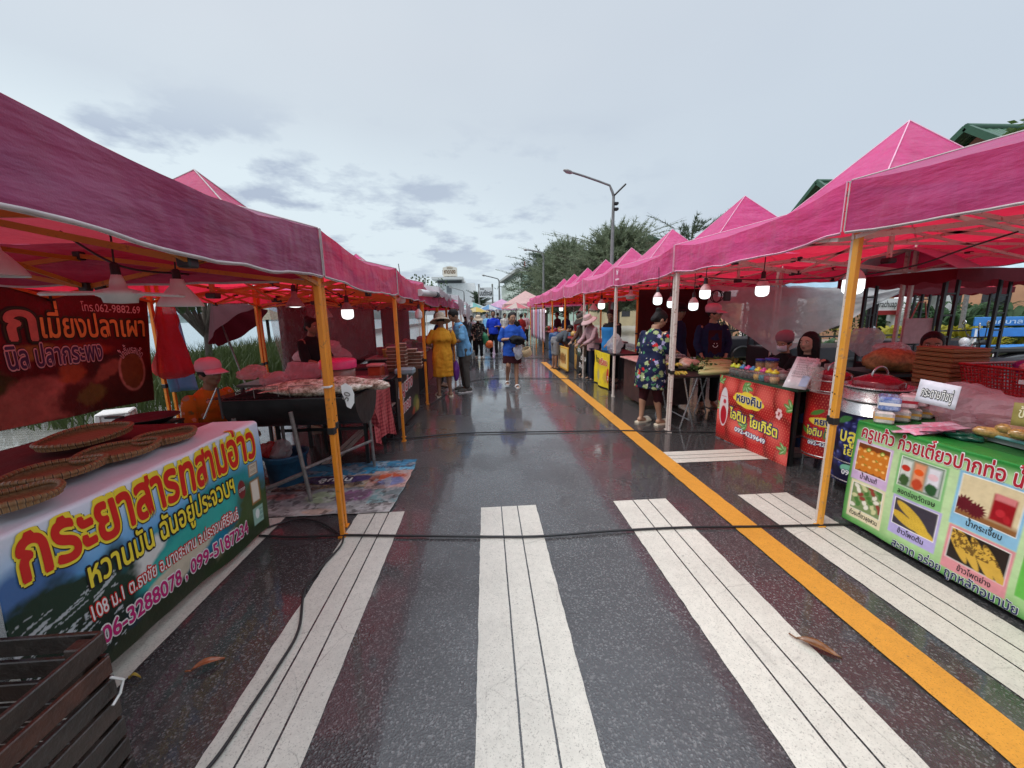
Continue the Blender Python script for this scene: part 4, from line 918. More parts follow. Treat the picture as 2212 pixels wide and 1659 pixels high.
for x, y in ((-2.78, 4.5), (-1.92, 4.5), (-2.78, 4.94), (-1.92, 4.94)): MB().bar((x, y, 0), (x, y, .79), .03, .03, 0, 0, (0, 1, 0)).build('leg', DARKM, bt)
# third stall: counter, board, jug, stacked boxes
c3 = thing('menu_counter', 'counter with a black menu board lettered in red and white', 'counter', (-1.7, 5.7, 0)); MB().box((-1.85, 5.72, .76), (1.3, 1.7, .03), b=.004).build('counter_top', DARKM, c3)
for x, y in ((-1.25, 4.9), (-1.25, 6.5), (-2.45, 4.9), (-2.45, 6.5)): MB().bar((x, y, 0), (x, y, .75), .035, .035, 0, 0, (0, 1, 0)).build('leg', DARKM, c3)
ik = Ink(1.25, .68, 90, 60, (16, 16, 17)); ik.ell(.98, .14, .16, .12, (92, 104, 40), .2, .3, .8); ik.ell(1.1, .10, .1, .09, (150, 130, 60), .2, .3, .8); ik.ell(.85, .06, .1, .05, (150, 60, 30), .2, .3, .8)
SK = flatS((-1.17, 4.92, .08), (.06, 1, 0), (0, 0, 1)); bd = ik.build('menu_board', SK, c3, None, .012); lm = MB()
letter(lm, 'หมูย่าง', SK, .12, .42, .72, .22, 0, .03, [(.09, 1)], slope=.06, shear=.2); letter(lm, 'ไก่ทอด', SK, .12, .16, .55, .20, 0, .03, [(.09, 1)], slope=.05, shear=.2); lm.build('lettering', [I_CRIM, I_WHT], bd)
p = AY(815, 826, 5.15); jg = thing('juice_jug', 'square clear tub of orange red sauce on the menu counter', 'tub', p); MB().box((p.x, p.y, p.z+.11), (.18, .18, .22), b=.02).build('sauce', mat('orange red sauce', (.34, .05, .02), .3, .3), jg); MB().box((p.x, p.y, p.z+.235), (.20, .20, .03), b=.01).build('lid', mat('pinkish lid', (.5, .2, .2), .4), jg)
FOODB = mat('brown snack', (.16, .06, .035), .5, .6, 60); LIDC = mat('foil lid rim', (.52, .36, .28), .3, .3, 40)
fb0 = thing('snack_box', 'clear lidded snack box in the stacks on the menu counter', 'box', (0, 0, 0), group='stacked snack boxes'); MB().box((0, 0, .02), (.13, .13, .04), b=.008).build('snack', FOODB, fb0, local=True); MB().box((0, 0, .044), (.145, .145, .008), b=.003).build('lid', LIDC, fb0, local=True)
first = True
for sx, sy, nn in ((852, 822, 7), (872, 826, 8), (893, 822, 6), (905, 824, 5)):
    p = AY(sx, sy, 5.55 if sx < 890 else 5.8)
    for k in range(nn):
        q = fb0 if first else dup(fb0, (0, 0, 0)); first = False; q.location = (p.x+rnd(-.01, .01), p.y+rnd(-.01, .01), .777+k*.05); q.rotation_euler.z = rnd(-.2, .2)
tb_ = MB(); p = AY(876, 815, 5.25); tb_.box((p.x, p.y, .82), (.26, .18, .085), b=.02); tag(tb_.build('plastic_tub', mat('grey blue plastic', (.20, .26, .29), .4)), 'grey blue plastic tub in front of the stacked snack boxes', 'tub')
sp_ = MB(); p = AY(800, 835, 4.95); sp_.box((p.x, p.y, .785), (.42, .3, .02), b=.005); tag(sp_.build('serving_tray', STEEL), 'empty steel serving tray at the near end of the menu counter', 'tray')
for i, (x, y, Y, r, l, m_) in enumerate(((695, 760, 6.6, .30, 'heap of pink bags against the clear plastic sheet', FILM), (790, 800, 5.9, .13, 'black crumpled bag behind the sauce tub', BLACK), (835, 800, 6.2, .12, 'pinkish bag between the sauce tub and the snack boxes', FILM))):
    tag(crumple(AY(x, y, Y), r, m_, 'plastic_bag', seed=40+i*3, sq=(1.2, .8, .6)), l, 'plastic bag')
# back banner of the fish stall
ik = Ink(1.75, 1.12, 240, 150, (92, 16, 20)); U, V = ik.U, ik.V
ik.rect(-1, -.1, 2, .42, (72, 40, 30), .2); ik.ell(.45, .18, .55, .20, (158, 108, 92), .12, .25, .5, 3); ik.ell(.85, .16, .22, .18, (84, 44, 36), .3, .5, .8, 4); ik.ell(.08, .40, .22, .10, (66, 70, 36), -.3, .4, .9, 5); ik.ell(1.02, .16, .16, .10, (112, 110, 54), .2, .4, .9, 6); ik.ell(1.25, .42, .20, .12, (60, 40, 30), .1, .5, .9, 7); ik.ell(1.22, .38, .16, .07, (142, 96, 74), .5, .4, .9, 8); ik.ell(.85, .40, .14, .09, (150, 90, 50), .2, .4, .9, 9)
ik.ell(.55, .60, .20, .06, (150, 130, 60), .1, .5, .8, 10); ik.ell(1.0, .60, .30, .06, (150, 62, 36), .0, .5, .6, 10); ik.ell(.02, .06, .1, .08, (100, 92, 44), .3, .4, .9, 11)
ik.ell(1.50, .36, .16, .22, (176, 140, 120), 0, .08); ik.ell(1.50, .36, .135, .19, (112, 82, 44), 0, .08, .2, 12); ik.grain(.25, 25); ik.grain(.3, 6, 9); ik.C = np.clip(ik.C*1.05, 0, 1)
SBK = lambda u, v, h=0.: Vector((-3.80+.025*nz(u*2, v*2, 4)+.02*math.sin(u*4)+h, 3.0+u*(.89+.075*v/1.12), .66+v+.07*(1-u/1.75)))
bk = ik.build('hanging_banner', SBK, None, printed('shiny printed vinyl', .3, .45)); tag(bk, 'red food banner with gold lettering, hung behind the fish stall', 'banner'); lm = MB()
letter(lm, 'ก', SBK, .36, .70, .21, .42, 0, .03, [(.10, 2), (.07, 4), (.045, 2)]); letter(lm, 'เมี่ยงปลาเผา', SBK, .62, .72, 1.06, .30, 3, .02, [(.085, 4), (.055, 2)]); letter(lm, 'นิล ปลากระพง', SBK, .30, .47, .88, .25, 5, .02, [(.10, 2), (.07, 1)], slope=.03)
letter(lm, 'โทร.062-9882.69', SBK, 1.03, .965, .62, .11, 1, .008); letter(lm, 'น้ำจิ้มรสเด็ด', SBK, 1.30, .54, .42, .11, 1, .012, [(.07, 2)], arc=(1.7, 1.5)); lm.build('lettering', [mat('ink flesh', (.55, .25, .18), .4), mat('ink pale pink', (.72, .58, .54), .4), I_BLK, mat('ink bright gold', (.80, .48, .10), .4), I_DKGRN, mat('ink slate', (.06, .055, .13), .4)], bk)
# red bags, blue cloth and furled parasol at the rear corner
rb = MB(); c0 = AX(358, 735, -3.62); rb.lathe([(.02, 1.76), (.08, 1.70), (.12, 1.55), (.10, 1.42), (.13, 1.22), (.17, 1.0), (.16, .93), (.08, .89), (.002, .89)], (c0.x, c0.y+.04, 0), 28)
rb.v = [(x+.07*nz(x*9, y*9, z*3)+.03*nz(x*25, y*25, z*6), y+.07*nz(x*9, y*9, z*3+9)+.03*nz(x*25, y*25, z*6+5), z) for x, y, z in rb.v]; tag(rb.build('hanging_bag', FILMR), 'long red plastic bag hanging from the rear post of the fish stall', 'bag')
bc = MB(); bc.grid(lambda a, b: Vector((-3.80+.05*math.sin(a*9)*b, 4.80+a*.42-.1*(1-b), 1.62-b*(.92+.05*a))), 16, 16); tag(solid(bc.build('hanging_cloth', cloth('sky blue cloth', (.22, .48, .66), tr=.3)), .004), 'sky blue cloth hanging behind the red bag', 'cloth')
um = thing('parasol', 'half closed maroon parasol leaning behind the fish stall', 'parasol', (-4.9, 6.8, 0)); a = AY(378, 662, 6.6); b = AY(500, 742, 6.6)
mb = MB(); ax = (b-a).normalized(); tip = a+Vector((0, .2, .0)); 
def cone(u, v):
    th = v*2*PI; r = .50*u*(1+.06*math.cos(th*8)); q = Vector((.62, 0, -.78)); e1 = q.orthogonal().normalized(); e2 = q.cross(e1); apex = AY(430, 655, 6.6)+Vector((0, .3, .1)); return apex+q*(.62*u)+(e1*math.cos(th)+e2*math.sin(th))*r
mb.grid(cone, 8, 48); mb.build('canopy', cloth('maroon parasol cloth', (.05, .006, .012), (.10, .006, .012), .2), um); MB().tube([cone(0, 0), cone(0, 0)+Vector((.45, 0, -1.9))], .016, 8).build('pole', GREY_PIPE, um)
# stool and pan
def stool(p, lab, c=WHITEP, s=1., rz=0):
    T = thing('plastic_stool', lab, 'stool', p, rz); mb = MB(); mb.box((0, 0, .44*s), (.30*s, .30*s, .035*s), b=.012*s); mb.build('seat', c, T, local=True)
    for i in (-1, 1):
        for j in (-1, 1): mb = MB(); mb.bar((i*.15*s, j*.15*s, 0), (i*.125*s, j*.125*s, .43*s), .05*s, .05*s, 0, .006, (0, 1, 0)); mb.build('leg', c, T, local=True)
    for i in (-1, 1): MB().bar((i*.13*s, -.13*s, .36*s), (i*.13*s, .13*s, .36*s), .02*s, .12*s).build('apron', c, T, local=True); MB().bar((-.13*s, i*.13*s, .36*s), (.13*s, i*.13*s, .36*s), .02*s, .12*s).build('apron', c, T, local=True)
    return T
p = G(250, 888, .55); stool(Vector((p.x, p.y, .12)), 'white moulded plastic stool standing beyond the red food banner', s=.95, rz=.5)
MB_ = MB(); p = AY(320, 905, 3.05); MB_.lathe([(.001, .0), (.12, .0), (.19, .05), (.195, .05), (.19, .045), (.12, .012), (.001, .012)], (p.x, p.y, p.z-.03), 24); w_ = thing('iron_wok', 'black iron wok with a cord over it, by the white stool', 'wok', p); MB_.build('pan', BLACK, w_); MB().box((p.x-.24, p.y, p.z+.02), (.12, .03, .015)).build('handle', BLACK, w_)
sd_ = thing('wok_stand', 'small dark stand under the iron wok', 'stand', (p.x, p.y, 0)); MB().box((p.x, p.y, p.z-.045), (.3, .3, .02)).build('top', WOODD, sd_)
for i in (-1, 1):
    for j in (-1, 1): MB().bar((p.x+i*.13, p.y+j*.13, 0), (p.x+i*.13, p.y+j*.13, p.z-.05), .03, .03, 0, 0, (0, 1, 0)).build('leg', WOODD, sd_)
# ------------------------------------------------------------------ lamps
LIT = emit('lit lamp', (.93, 1., .99), 1.15); 
def bulb(p, s, lab, lit=True, cap=None, cord=.25, group='lamps hanging under the canopies', shape='bulb'):
    T = thing('hanging_lamp', lab, 'lamp', p, group=group); c = cap or WHITEP
    z0 = 0.
    if shape == 'bulb':
        MB().lathe([(.002, 0), (.022, .002), (.040, .009), (.051, .022), (.055, .04), (.0545, .07), (.053, .095), (.002, .095)], n=24).build('bulb', LIT if lit else WHITEP, T, local=True)
        MB().lathe([(.055, .092), (.053, .105), (.038, .135), (.022, .152), (.017, .17), (.002, .17)], n=24).build('housing', c, T, local=True); z0 = .17
    elif shape == 'dome':
        MB().lathe([(.105, 0), (.104, .012), (.085, .045), (.055, .09), (.035, .115), (.03, .15), (.002, .15)], n=28).build('lamp_shade', c, T, local=True); MB().lathe([(.10, .006), (.002, .004)], n=28).build('bulb', LIT if lit else WHITEP, T, local=True); z0 = .15
    elif shape == 'fan':
        MB().lathe([(.002, -.01), (.065, -.005), (.07, .02), (.09, .03), (.085, .055), (.035, .07), (.03, .10), (.018, .14), (.002, .14)], n=28).build('housing', c, T, local=True); z0 = .14
        for q in range(3): 
            a = q*2*PI/3+.12; mb = MB(); mb.box((0, 0, 0), (.22, .075, .018), b=.008, M=Matrix.Rotation(a, 3, 'Z') @ Matrix.Rotation(.06, 3, 'Y')); mb.v = [(x+.17*math.cos(a), y+.17*math.sin(a), z+.035) for x, y, z in mb.v]; mb.build('blade', c, T, local=True)
    elif shape == 'ref':
        MB().lathe([(.075, 0), (.07, .02), (.04, .07), (.025, .085), (.022, .13), (.002, .13)], n=24).build('lamp_shade', c, T, local=True); MB().lathe([(.07, .008), (.03, -.004), (.002, -.006)], n=24).build('bulb', LIT if lit else WHITEP, T, local=True); z0 = .13
    MB().lathe([(.02, z0-.01), (.019, z0+.045), (.012, z0+.055), (.002, z0+.055)], n=14).build('socket', BLACK, T, local=True)
    MB().tube([(0, 0, z0+.05), (.006, .004, z0+.05+cord*.5), (-.004, 0, z0+.05+cord)], .0045, 6).build('cord', BLACK, T, local=True)
    s *= .92 if shape == 'bulb' else 1
    for ch in T.children: ch.scale = (s, s, s)
    return T
GREYC = mat('dusty lamp shade', (.20, .18, .165), .5, .4, 20); PINKC = mat('pinkish lamp housing', (.62, .40, .40), .4)
bulb(AY(262, 652, 2.05), .95, 'white three bladed folding lamp under the near canopy', False, shape='fan')
bulb(AY(392, 662, 2.35), 1.0, 'white bell lamp beside the folding bladed lamp', False, shape='dome')
bulb(AY(-8, 596, 2.0), 1.0, 'white bell lamp cut by the frame at the near canopy', False, shape='dome')
bulb(AY(638, 663, 3.5), 1.0, 'dusty bell shade with a lit bulb, above the fish grill', True, GREYC, shape='ref')
bulb(AY(752, 690, 4.1), 1.15, 'lit white bulb lamp above the sauce jars', True, GREYC)
bulb(AY(699, 686, 4.6), 1.35, 'dusty unlit bell shade behind the near orange post', False, GREYC, shape='ref')
bulb(AY(867, 656, 5.4), 1.2, 'unlit white bulb lamp beside the second orange post', False)
bulb(AY(905, 690, 6.5), 1.15, 'unlit white bulb lamp in front of the clear sheet', False)
for a in ((1840, 637, 2.75, 1.30, 'largest lit bulb, beside the near right road post'), (1645, 641, 3.95, 1.25, 'lit bulb above the strawberry banner'), (1522, 646, 4.2, 1.1, 'lit bulb directly above the loofah heap'), (1497, 671, 4.75, 1.1, 'lit bulb hung lower, in front of the dark red back cloth'), (1420, 659, 5.0, 1.1, 'lit bulb above the bun of the floral dress woman'), (1449, 665, 5.6, 1.1, 'lit bulb half hidden by the white road post')):
    bulb(AY(a[0], a[1], a[2]), a[3], a[4], True, PINKC)
for i, (x, y, Y, l) in enumerate(((1362, 645, 7.2, 'lit white bladed lamp at the yellow banner stall'), (1282, 670, 10.2, 'lit lamp above the drum and the bending boy'), (1258, 672, 12.0, 'far lit lamp above the blue water drum'))): bulb(AY(x, y, Y), 1.2, l, True, shape='fan' if i == 0 else 'dome')
for i, (x, y, Y, l) in enumerate(((1299, 668, 8.7, 'round lit lamp on the orange post of the yellow banner stall'), (1212, 672, 15, 'far lit lamp near the row end'), (1176, 676, 17.5, 'farthest lit lamp in the right hand row'))): bulb(AY(x, y, Y), 1.5, l, True)
# clear plastic sheets and grey tarpaulin on the sea side row
SHEET = clear('hanging clear sheet', (.50, .48, .49), .42, .12, .35)
ps = MB(); ps.grid(lambda a, b: Vector((-3.66+.05*nz(a*8, b*2), 6.9+a*6+.2*b*(1-a), 1.84-b*1.45)), 60, 14); tag(ps.build('plastic_sheet', SHEET), 'clear plastic sheet hung along the sea side of the stalls', 'plastic sheet')
ps = MB(); ps.grid(lambda a, b: Vector((-3.3+a*2.1, 7.5+.05*nz(a*6, b*3), 1.80-b*1.05)), 24, 12); tag(ps.build('plastic_sheet', clear('smoky sheet', (.30, .16, .18), .5, .12, .3)), 'smoky plastic sheet hung across behind the menu counter', 'plastic sheet')
TARP = clear('grey tarpaulin', (.50, .48, .50), .93, .35, .5)
def tarp(y0, y1, x0, x1, z0, z1, lab, drop=.35):
    mb = MB(); mb.grid(lambda a, b: Vector((x0+(x1-x0)*b, y0+(y1-y0)*a, z0+(z1-z0)*b+.05*nz(a*5, b*3, y0)-.05*math.sin(a*PI)*b)), 24, 10)
    mb.grid(lambda a, b: Vector((x1+.03*nz(a*9, b), y0+(y1-y0)*a, z1+.05*nz(a*5, 3, y0)-.05*math.sin(a*PI)-drop*b*(.5+.5*abs(math.sin(a*8+y0))))), 24, 6); return tag(mb.build('tarpaulin', TARP), lab, 'tarpaulin')
tarp(6.9, 9.4, -2.2, -.78, 2.22, 2.04, 'grey plastic tarpaulin over the road edge of the canopy beside the woman in mustard', .15); tarp(9.3, 11.9, -2.3, -.62, 2.25, 2.0, 'grey tarpaulin sagging above the man in the light blue shirt', .42); tarp(13, 16.8, -2.2, -.62, 2.1, 1.98, 'far grey tarpaulin hanging to a point over the stalls', .75)
mc_ = MB(); mc_.grid(lambda a, b: Vector((-3.72+.03*math.sin(a*30), 7.3+a*6.2, 1.95-b*1.75)), 60, 6); tag(solid(mc_.build('backcloth', cloth('added maroon screen', (.085, .018, .026), (.2, .03, .04), .25)), .004), 'added maroon cloth that dims the view through the clear plastic sheet on the sea side', 'cloth')  # added cloth, covers the pale sea wall so the sheet looks dim
mc_ = MB(); mc_.grid(lambda a, b: Vector((-3.5+.03*math.sin(a*30), 13.4+a*5, 1.95-b*1.75)), 60, 6); tag(solid(mc_.build('backcloth', cloth('added maroon screen', (.085, .018, .026), (.2, .03, .04), .25)), .004), 'added maroon cloth hiding the bright wall behind the last sea side stalls', 'cloth')  # also added, keeps the bright wall from showing past the last stalls
for i, (ya, yb_, c_, l_) in enumerate(((6.95, 8.75, (.03, .025, .03), 'dark counter in front of the woman in mustard'), (9.0, 10.9, (.20, .03, .04), 'red fronted counter behind the man in light blue'), (11.1, 13.0, (.10, .10, .12), 'grey fronted counter of the sixth sea side stall'), (13.2, 15.1, (.25, .18, .10), 'tan fronted counter of the seventh sea side stall'), (15.3, 17.2, (.12, .03, .06), 'wine fronted counter of the last sea side stall'))):
    T = thing('stall_counter', l_, 'counter', (-1.75, (ya+yb_)/2, 0)); MB().box((-1.72, (ya+yb_)/2, .80), (.86, yb_-ya, .03), b=.005).build('counter_top', mat('sea side top %d' % i, (.22, .18, .17), .4, .3), T); MB().box((-1.75, (ya+yb_)/2, .39), (.74, yb_-ya-.06, .76)).build('cabinet', cloth('counter front %d' % i, c_, tr=0), T)
rl = MB(); a = AX(906, 632, -1.0); b = AX(985, 642, -.92); rl.tube([a, a.lerp(b, .3)+Vector((0, 0, .01)), a.lerp(b, .7), b], .055, 12); rl_ = thing('rolled_sheet', 'white rolled plastic sheet lashed along the canopy edge', 'rolled sheet', a); rl.build('roll', WHITEP, rl_)
for q in (.28, .9): rr = MB(); c_ = a.lerp(b, q); rr.tube([c_-(b-a)*.03, c_+(b-a)*.03], .062, 12); rr.build('strap', BLACK, rl_)
# cables on the road and overhead wires
def cable(pts, r, lab, nm='cable'):
    P_ = []
    pts = [Vector(p) for p in pts]
    for i in range(len(pts)-1):
        p0, p1, p2, p3 = pts[max(i-1, 0)], pts[i], pts[i+1], pts[min(i+2, len(pts)-1)]
        for q in range(8):
            s = q/8; P_.append(.5*((2*p1)+(p2-p0)*s+(2*p0-5*p1+4*p2-p3)*s*s+(3*p1-p0-3*p2+p3)*s**3))
    P_.append(pts[-1]); return tag(MB().tube(P_, r, 6).build(nm, BLACK), lab, 'cable')
gp = lambda l, z=.016: [G(x, y, z) for x, y in l]
cable(gp([(560, 1157), (640, 1160), (744, 1156), (850, 1157), (1040, 1159), (1170, 1158), (1320, 1147), (1480, 1139), (1640, 1137), (1770, 1134), (1850, 1132)]), .008, 'thick black cable lying across the crosswalk between the near posts')
cable(gp([(742, 1160), (735, 1180), (690, 1230), (658, 1275), (645, 1360), (600, 1440), (540, 1530), (480, 1620), (440, 1670)]), .007, 'black cable running along the crosswalk towards the camera')
cable(gp([(735, 1155), (690, 1128), (640, 1122), (575, 1140)]), .007, 'black cable over the corner of the floor mat')
cable(gp([(820, 948), (881, 946), (980, 937), (1060, 934), (1200, 932), (1330, 930), (1440, 932), (1560, 934)]), .009, 'black cable lying across the wet road at the second posts')
cable(gp([(930, 874), (1000, 830), (1060, 818), (1180, 817), (1310, 822)]), .009, 'black cable across the road at the walking woman\'s feet'); cable(gp([(1000, 776), (1100, 774), (1230, 773)]), .010, 'thin cable across the road beyond the walking woman')
cable([AY(130, 500, 2.2), AY(262, 575, 2.2), AY(400, 592, 2.6), AY(470, 600, 3.2), AY(560, 610, 3.6), AY(660, 570, 3.4)], .006, 'wire sagging between lamps under the near sea side canopy', 'overhead_wire')
cable([AY(640, 650, 3.5), AY(655, 600, 3.6), AY(740, 640, 4.1), AY(800, 615, 4.6), AY(860, 625, 5.2)], .005, 'wire looping above the fish grill lamps', 'overhead_wire')
cable([AY(1830, 590, 2.7), AY(1790, 600, 3.0), AY(1700, 603, 3.6), AY(1640, 605, 3.95), AY(1530, 600, 4.3)], .006, 'wire carrying the bulbs of the strawberry stall', 'overhead_wire')
cable([AY(2200, 500, 2.3), AY(2090, 535, 2.5), AY(1990, 570, 2.6), AY(1900, 588, 2.7), AY(1840, 596, 2.75)], .006, 'knotted wire under the near right canopy', 'overhead_wire')
# leaves
def leaf(px, py, L_, rz, c, lab):
    p = G(px, py, .012); mb = MB(); mb.grid(lambda a, b: Vector(((a-.5)*L_, (b-.5)*L_*.36*math.sin(PI*min(1, a*1.02))**.8*(1-.25*a), .010*abs(b-.5)*2+.012*math.sin(a*4))), 14, 6); mb.tube([(-.5*L_, 0, .004), (-.68*L_, .01, .006)], .003, 5)
    T = mb.build('dead_leaf', mat(lab, c, .35, .4, 30, bump=.3, coat=.3), None, local=True); T.location = p; T.rotation_euler = (0, 0, rz); solid(T, .0015); return tag(T, lab, 'leaf', 'fallen leaves on the road')
leaf(1768, 1400, .165, -.75, (.16, .065, .02), 'large brown dead leaf at the edge of the white stripe beside the yellow line'); leaf(450, 1435, .12, .55, (.30, .085, .025), 'orange brown dead leaf on bare asphalt by the banner table'); leaf(292, 1464, .04, .2, (.45, .30, .03), 'tiny yellow leaf fragment near the dark crate')
# ------------------------------------------------------------------ right row: green noodle table
gt = thing('noodle_table', 'table behind the green and white food photo banner of the noodle stall', 'table', (3.0, 1.5, 0))
GREENC = cloth('green tablecloth', (.02, .13, .03), tr=0)
MB().box((3.05, 1.45, .755), (.84, 2.0, .03), b=.01).build('table_top', GREENC, gt)
for x, y in ((2.72, 2.38), (3.4, 2.38), (2.72, .6), (3.4, .6)): MB().bar((x, y, 0), (x, y, .74), .035, .035, 0, 0, (0, 1, 0)).build('leg', DARKM, gt)
GH = .745
def SG(u, v, h=0.):
    y = 2.46-u; rp = .016*nz(u*3.2, v*1.5, 12)+.005*nz(u*7, v*4, 17)
    if v < GH-.02: return Vector((2.612-rp-h-.02*(1-v/GH), y, .03+v))
    a = min(1, (v-GH+.02)/.04)*PI/2; return Vector((2.612-rp*(1-a/1.6)+.015*(1-math.cos(a))+max(0, v-GH-.02)-h*math.cos(a), y, .03+GH-.02+.015*math.sin(a)+h*math.sin(a)+.003))
ik = Ink(1.9, GH+.16, 420, 190, (120, 178, 96)); U, V = ik.U, ik.V
bl = np.floor(U*7+V*5)*.37+np.floor(U*5-V*8)*.61; ik.put(((np.sin(bl*12.9)*437.5) % 1)*.35, (196, 224, 170)); ik.ell(.55, .40, .75, .34, (186, 214, 160), .0, .9)
ik.rect(-1, -1, .04, 2, (70, 150, 62), .08); ik.rect(-1, -1, 3, .02, (60, 140, 60), .08); ik.rect(-1, .70, 3, 2, (40, 128, 52), .05)
def frame(u0, v0, w_, h_, bc, pc, capx=.065):
    ik.rect(u0, v0, u0+w_, v0+h_, bc, .006); ik.rect(u0+.014, v0+capx, u0+w_-.014, v0+h_-.014, (238, 236, 228), .003); ik.rect(u0+.018, v0+capx+.004, u0+w_-.018, v0+h_-.018, pc, .003)
    return ik.within(u0+.018, v0+capx+.004, u0+w_-.018, v0+h_-.018)
def inside(m, fn):
    old = ik.C.copy(); fn(); ik.C = old*(1-m[..., None])+ik.C*m[..., None]
def oranges():
    for i in range(15):
        a, b = .05+.045*(i % 5)+.02*(i//5 % 2), .43+.05*(i//5)
        ik.ell(a, b, .030, .032, (206, 122, 40), 0, .2); ik.ell(a-.008, b+.012, .010, .008, (240, 190, 110), 0, .5)
        if i % 2: ik.ell(a+.015, b+.028, .016, .015, (96, 140, 40), 0, .2); ik.ell(a+.015, b+.028, .010, .009, (220, 205, 120), 0, .3)
m = frame(.02, .325, .245, .285, (206, 178, 214), (120, 60, 26)); inside(m, oranges)
def bags():
    for i, c in enumerate(((210, 214, 206), (226, 150, 110), (216, 214, 220))):
        ik.rect(.325+i*.075, .43, .390+i*.075, .585, c, .02); ik.ell(.357+i*.075, .455, .03, .035, [(60, 90, 50), (190, 70, 40), (40, 84, 46)][i], 0, .3, .4); ik.ell(.355+i*.075, .53, .026, .02, [(190, 50, 36), (222, 90, 30), (226, 190, 196)][i], 0, .2)
m = frame(.305, .345, .265, .27, (130, 186, 120), (92, 120, 92)); inside(m, bags)
def rosel():
    ik.rect(.60, .2, .9, .42, (140, 92, 50), .03); 
    for q in range(8): ik.ell(.66, .45, .05, .008, (96, 16, 30), q*PI/8, .2); ik.ell(.715, .435, .045, .008, (96, 16, 30), q*PI/8+.2, .2)
    ik.rect(.77, .42, .865, .56, (150, 14, 26), .01); ik.rect(.775, .53, .86, .565, (206, 120, 120), .01); ik.ell(.81, .47, .02, .02, (190, 40, 50), .4, .3); ik.ell(.84, .45, .015, .02, (176, 30, 40), .2, .3)
m = frame(.615, .315, .29, .315, (136, 186, 214), (214, 196, 156)); inside(m, rosel)
def rolls():
    for i in range(26): ik.ell(.06+.2*((i*37 % 26)/26), .14+.17*((i*17 % 26)/26), .020, .014, [(226, 222, 206), (70, 120, 54), (140, 60, 50), (200, 200, 150)][i % 4], i, .3, .4, i)
m = frame(.03, .045, .235, .275, (226, 214, 178), (120, 142, 92)); inside(m, rolls)
def corn():
    for (a, b, r) in ((.42, .265, -.5), (.40, .205, -.35), (.47, .225, -.75), (.49, .185, -.4)):
        ik.ell(a, b, .085, .028, (212, 176, 60), r, .15); 
    kern = ((np.sin(U*520+V*200)*np.sin(V*560-U*180)) > .1)*.35; ik.put(kern*ik.within(.3, .1, .6, .4)*(ik.C[..., 0] > .4), (168, 126, 30))
m = frame(.315, .085, .265, .258, (176, 166, 214), (58, 54, 66)); inside(m, corn)
def burnt():
    for (a, b) in ((.67, .225), (.725, .21), (.79, .195), (.845, .18)):
        ik.ell(a, b, .11, .023, (206, 164, 64), -1.0, .15)
    kern = (vnoise(U, V, 90, 33) > .52)*.8; ik.put(kern*ik.within(.63, .1, .9, .35)*(ik.C[..., 0] > .35)*(V > .19), (60, 28, 14))
m = frame(.62, .05, .285, .262, (214, 140, 146), (34, 26, 22)); inside(m, burnt)
ik.rect(.935, .10, 1.2, .40, (96, 180, 70)); ik.rect(.95, .44, 1.2, .66, (200, 220, 190)); ik.grain(.12, 40)
gb = ik.build('banner', SG, gt); lm = MB()
letter(lm, 'ครูแก้ว ก๋วยเตี๋ยวปากท่อ น้ำดื่ม', SG, .045, .635, .95, .115, 0, .022, [(.065, 1)], sub=.25)
for s, u, v, w_ in (('น้ำส้มแท้', .085, .345, .11), ('ลอดช่องวัดเจษ', .335, .362, .205), ('น้ำกระเจี๊ยบ', .69, .338, .15), ('ก๋วยเตี๋ยวลุยสวน', .052, .066, .19), ('ข้าวโพดต้ม', .375, .107, .145), ('ข้าวโพดย่าง', .70, .070, .145)): letter(lm, s, SG, u, v, w_, .045, 2, .010)
letter(lm, 'สะอาด อร่อย ถูกหลักอนามัย', SG, .36, .006, .60, .072, 3, .014, [(.045, 1)], sub=.4); lm.build('lettering', [I_CRIM, I_WHT, I_BLK, I_NAVY], gb)
MB().box((2.66, 1.45, .38), (.02, 1.95, .70)).build('skirt_board', BLACK, gt)
# things on the green table
zt = .775
def at(x, y, z=zt): return G(x, y, z)
def pack(c, d, rz, mt, lab, stripe=None, grp=None):
    T = thing('tissue_pack', lab, 'tissue pack', c, rz, grp); mb = MB(); mb.box((0, 0, d[2]/2), d, b=.012); mb.build('wrapper', mt, T, local=True)
    mb = MB(); mb.box((-d[0]*.505, 0, d[2]/2), (.002, d[1]*.7, d[2]*.5)); mb.box((0, -d[1]*.503, d[2]*.5), (d[0]*.96, .002, d[2]*.2)); mb.build('label_print', stripe or I_WHT, T, local=True); return T
def packm(name, a, b, s=26.):
    t = NT(name); o = t.obj(); f = t.noise(o, s, 4, .7); t.base(t.ramp(f, [(.42, a), (.58, b)])); t.set(Roughness=.18, Coat_Weight=.5); t.bump(t.noise(o, 30, 4), .25, .01); return t.m
PBLUE = packm('blue printed wrapper', (.10, .18, .45), (.35, .42, .62)); PPINK = packm('pink printed wrapper', (.62, .36, .40), (.72, .55, .56)); PWHT = packm('white printed wrapper', (.62, .58, .55), (.45, .44, .40))
p = at(1900, 918)
def pq(x, y, dz=0.): return G(x, y, zt)+Vector((.045, .045, dz))
pack(pq(1908, 916), (.10, .15, .085), -.78, PWHT, 'white tissue pack under the blue one at the barrel end', I_GOLD)
for i in range(4): pack(pq(1945+24*i, 914-4*i), (.095, .085, .085), -.78, PWHT, 'pale tissue pack in the lower row under the pink packs, %s from the barrels' % ('second', 'third', 'fourth', 'fifth')[i], I_GOLD, 'tissue packs on the green table')
pack(pq(1915, 914, .087), (.11, .17, .095), -.78, PBLUE, 'blue tissue pack on top at the barrel end', I_WHT)
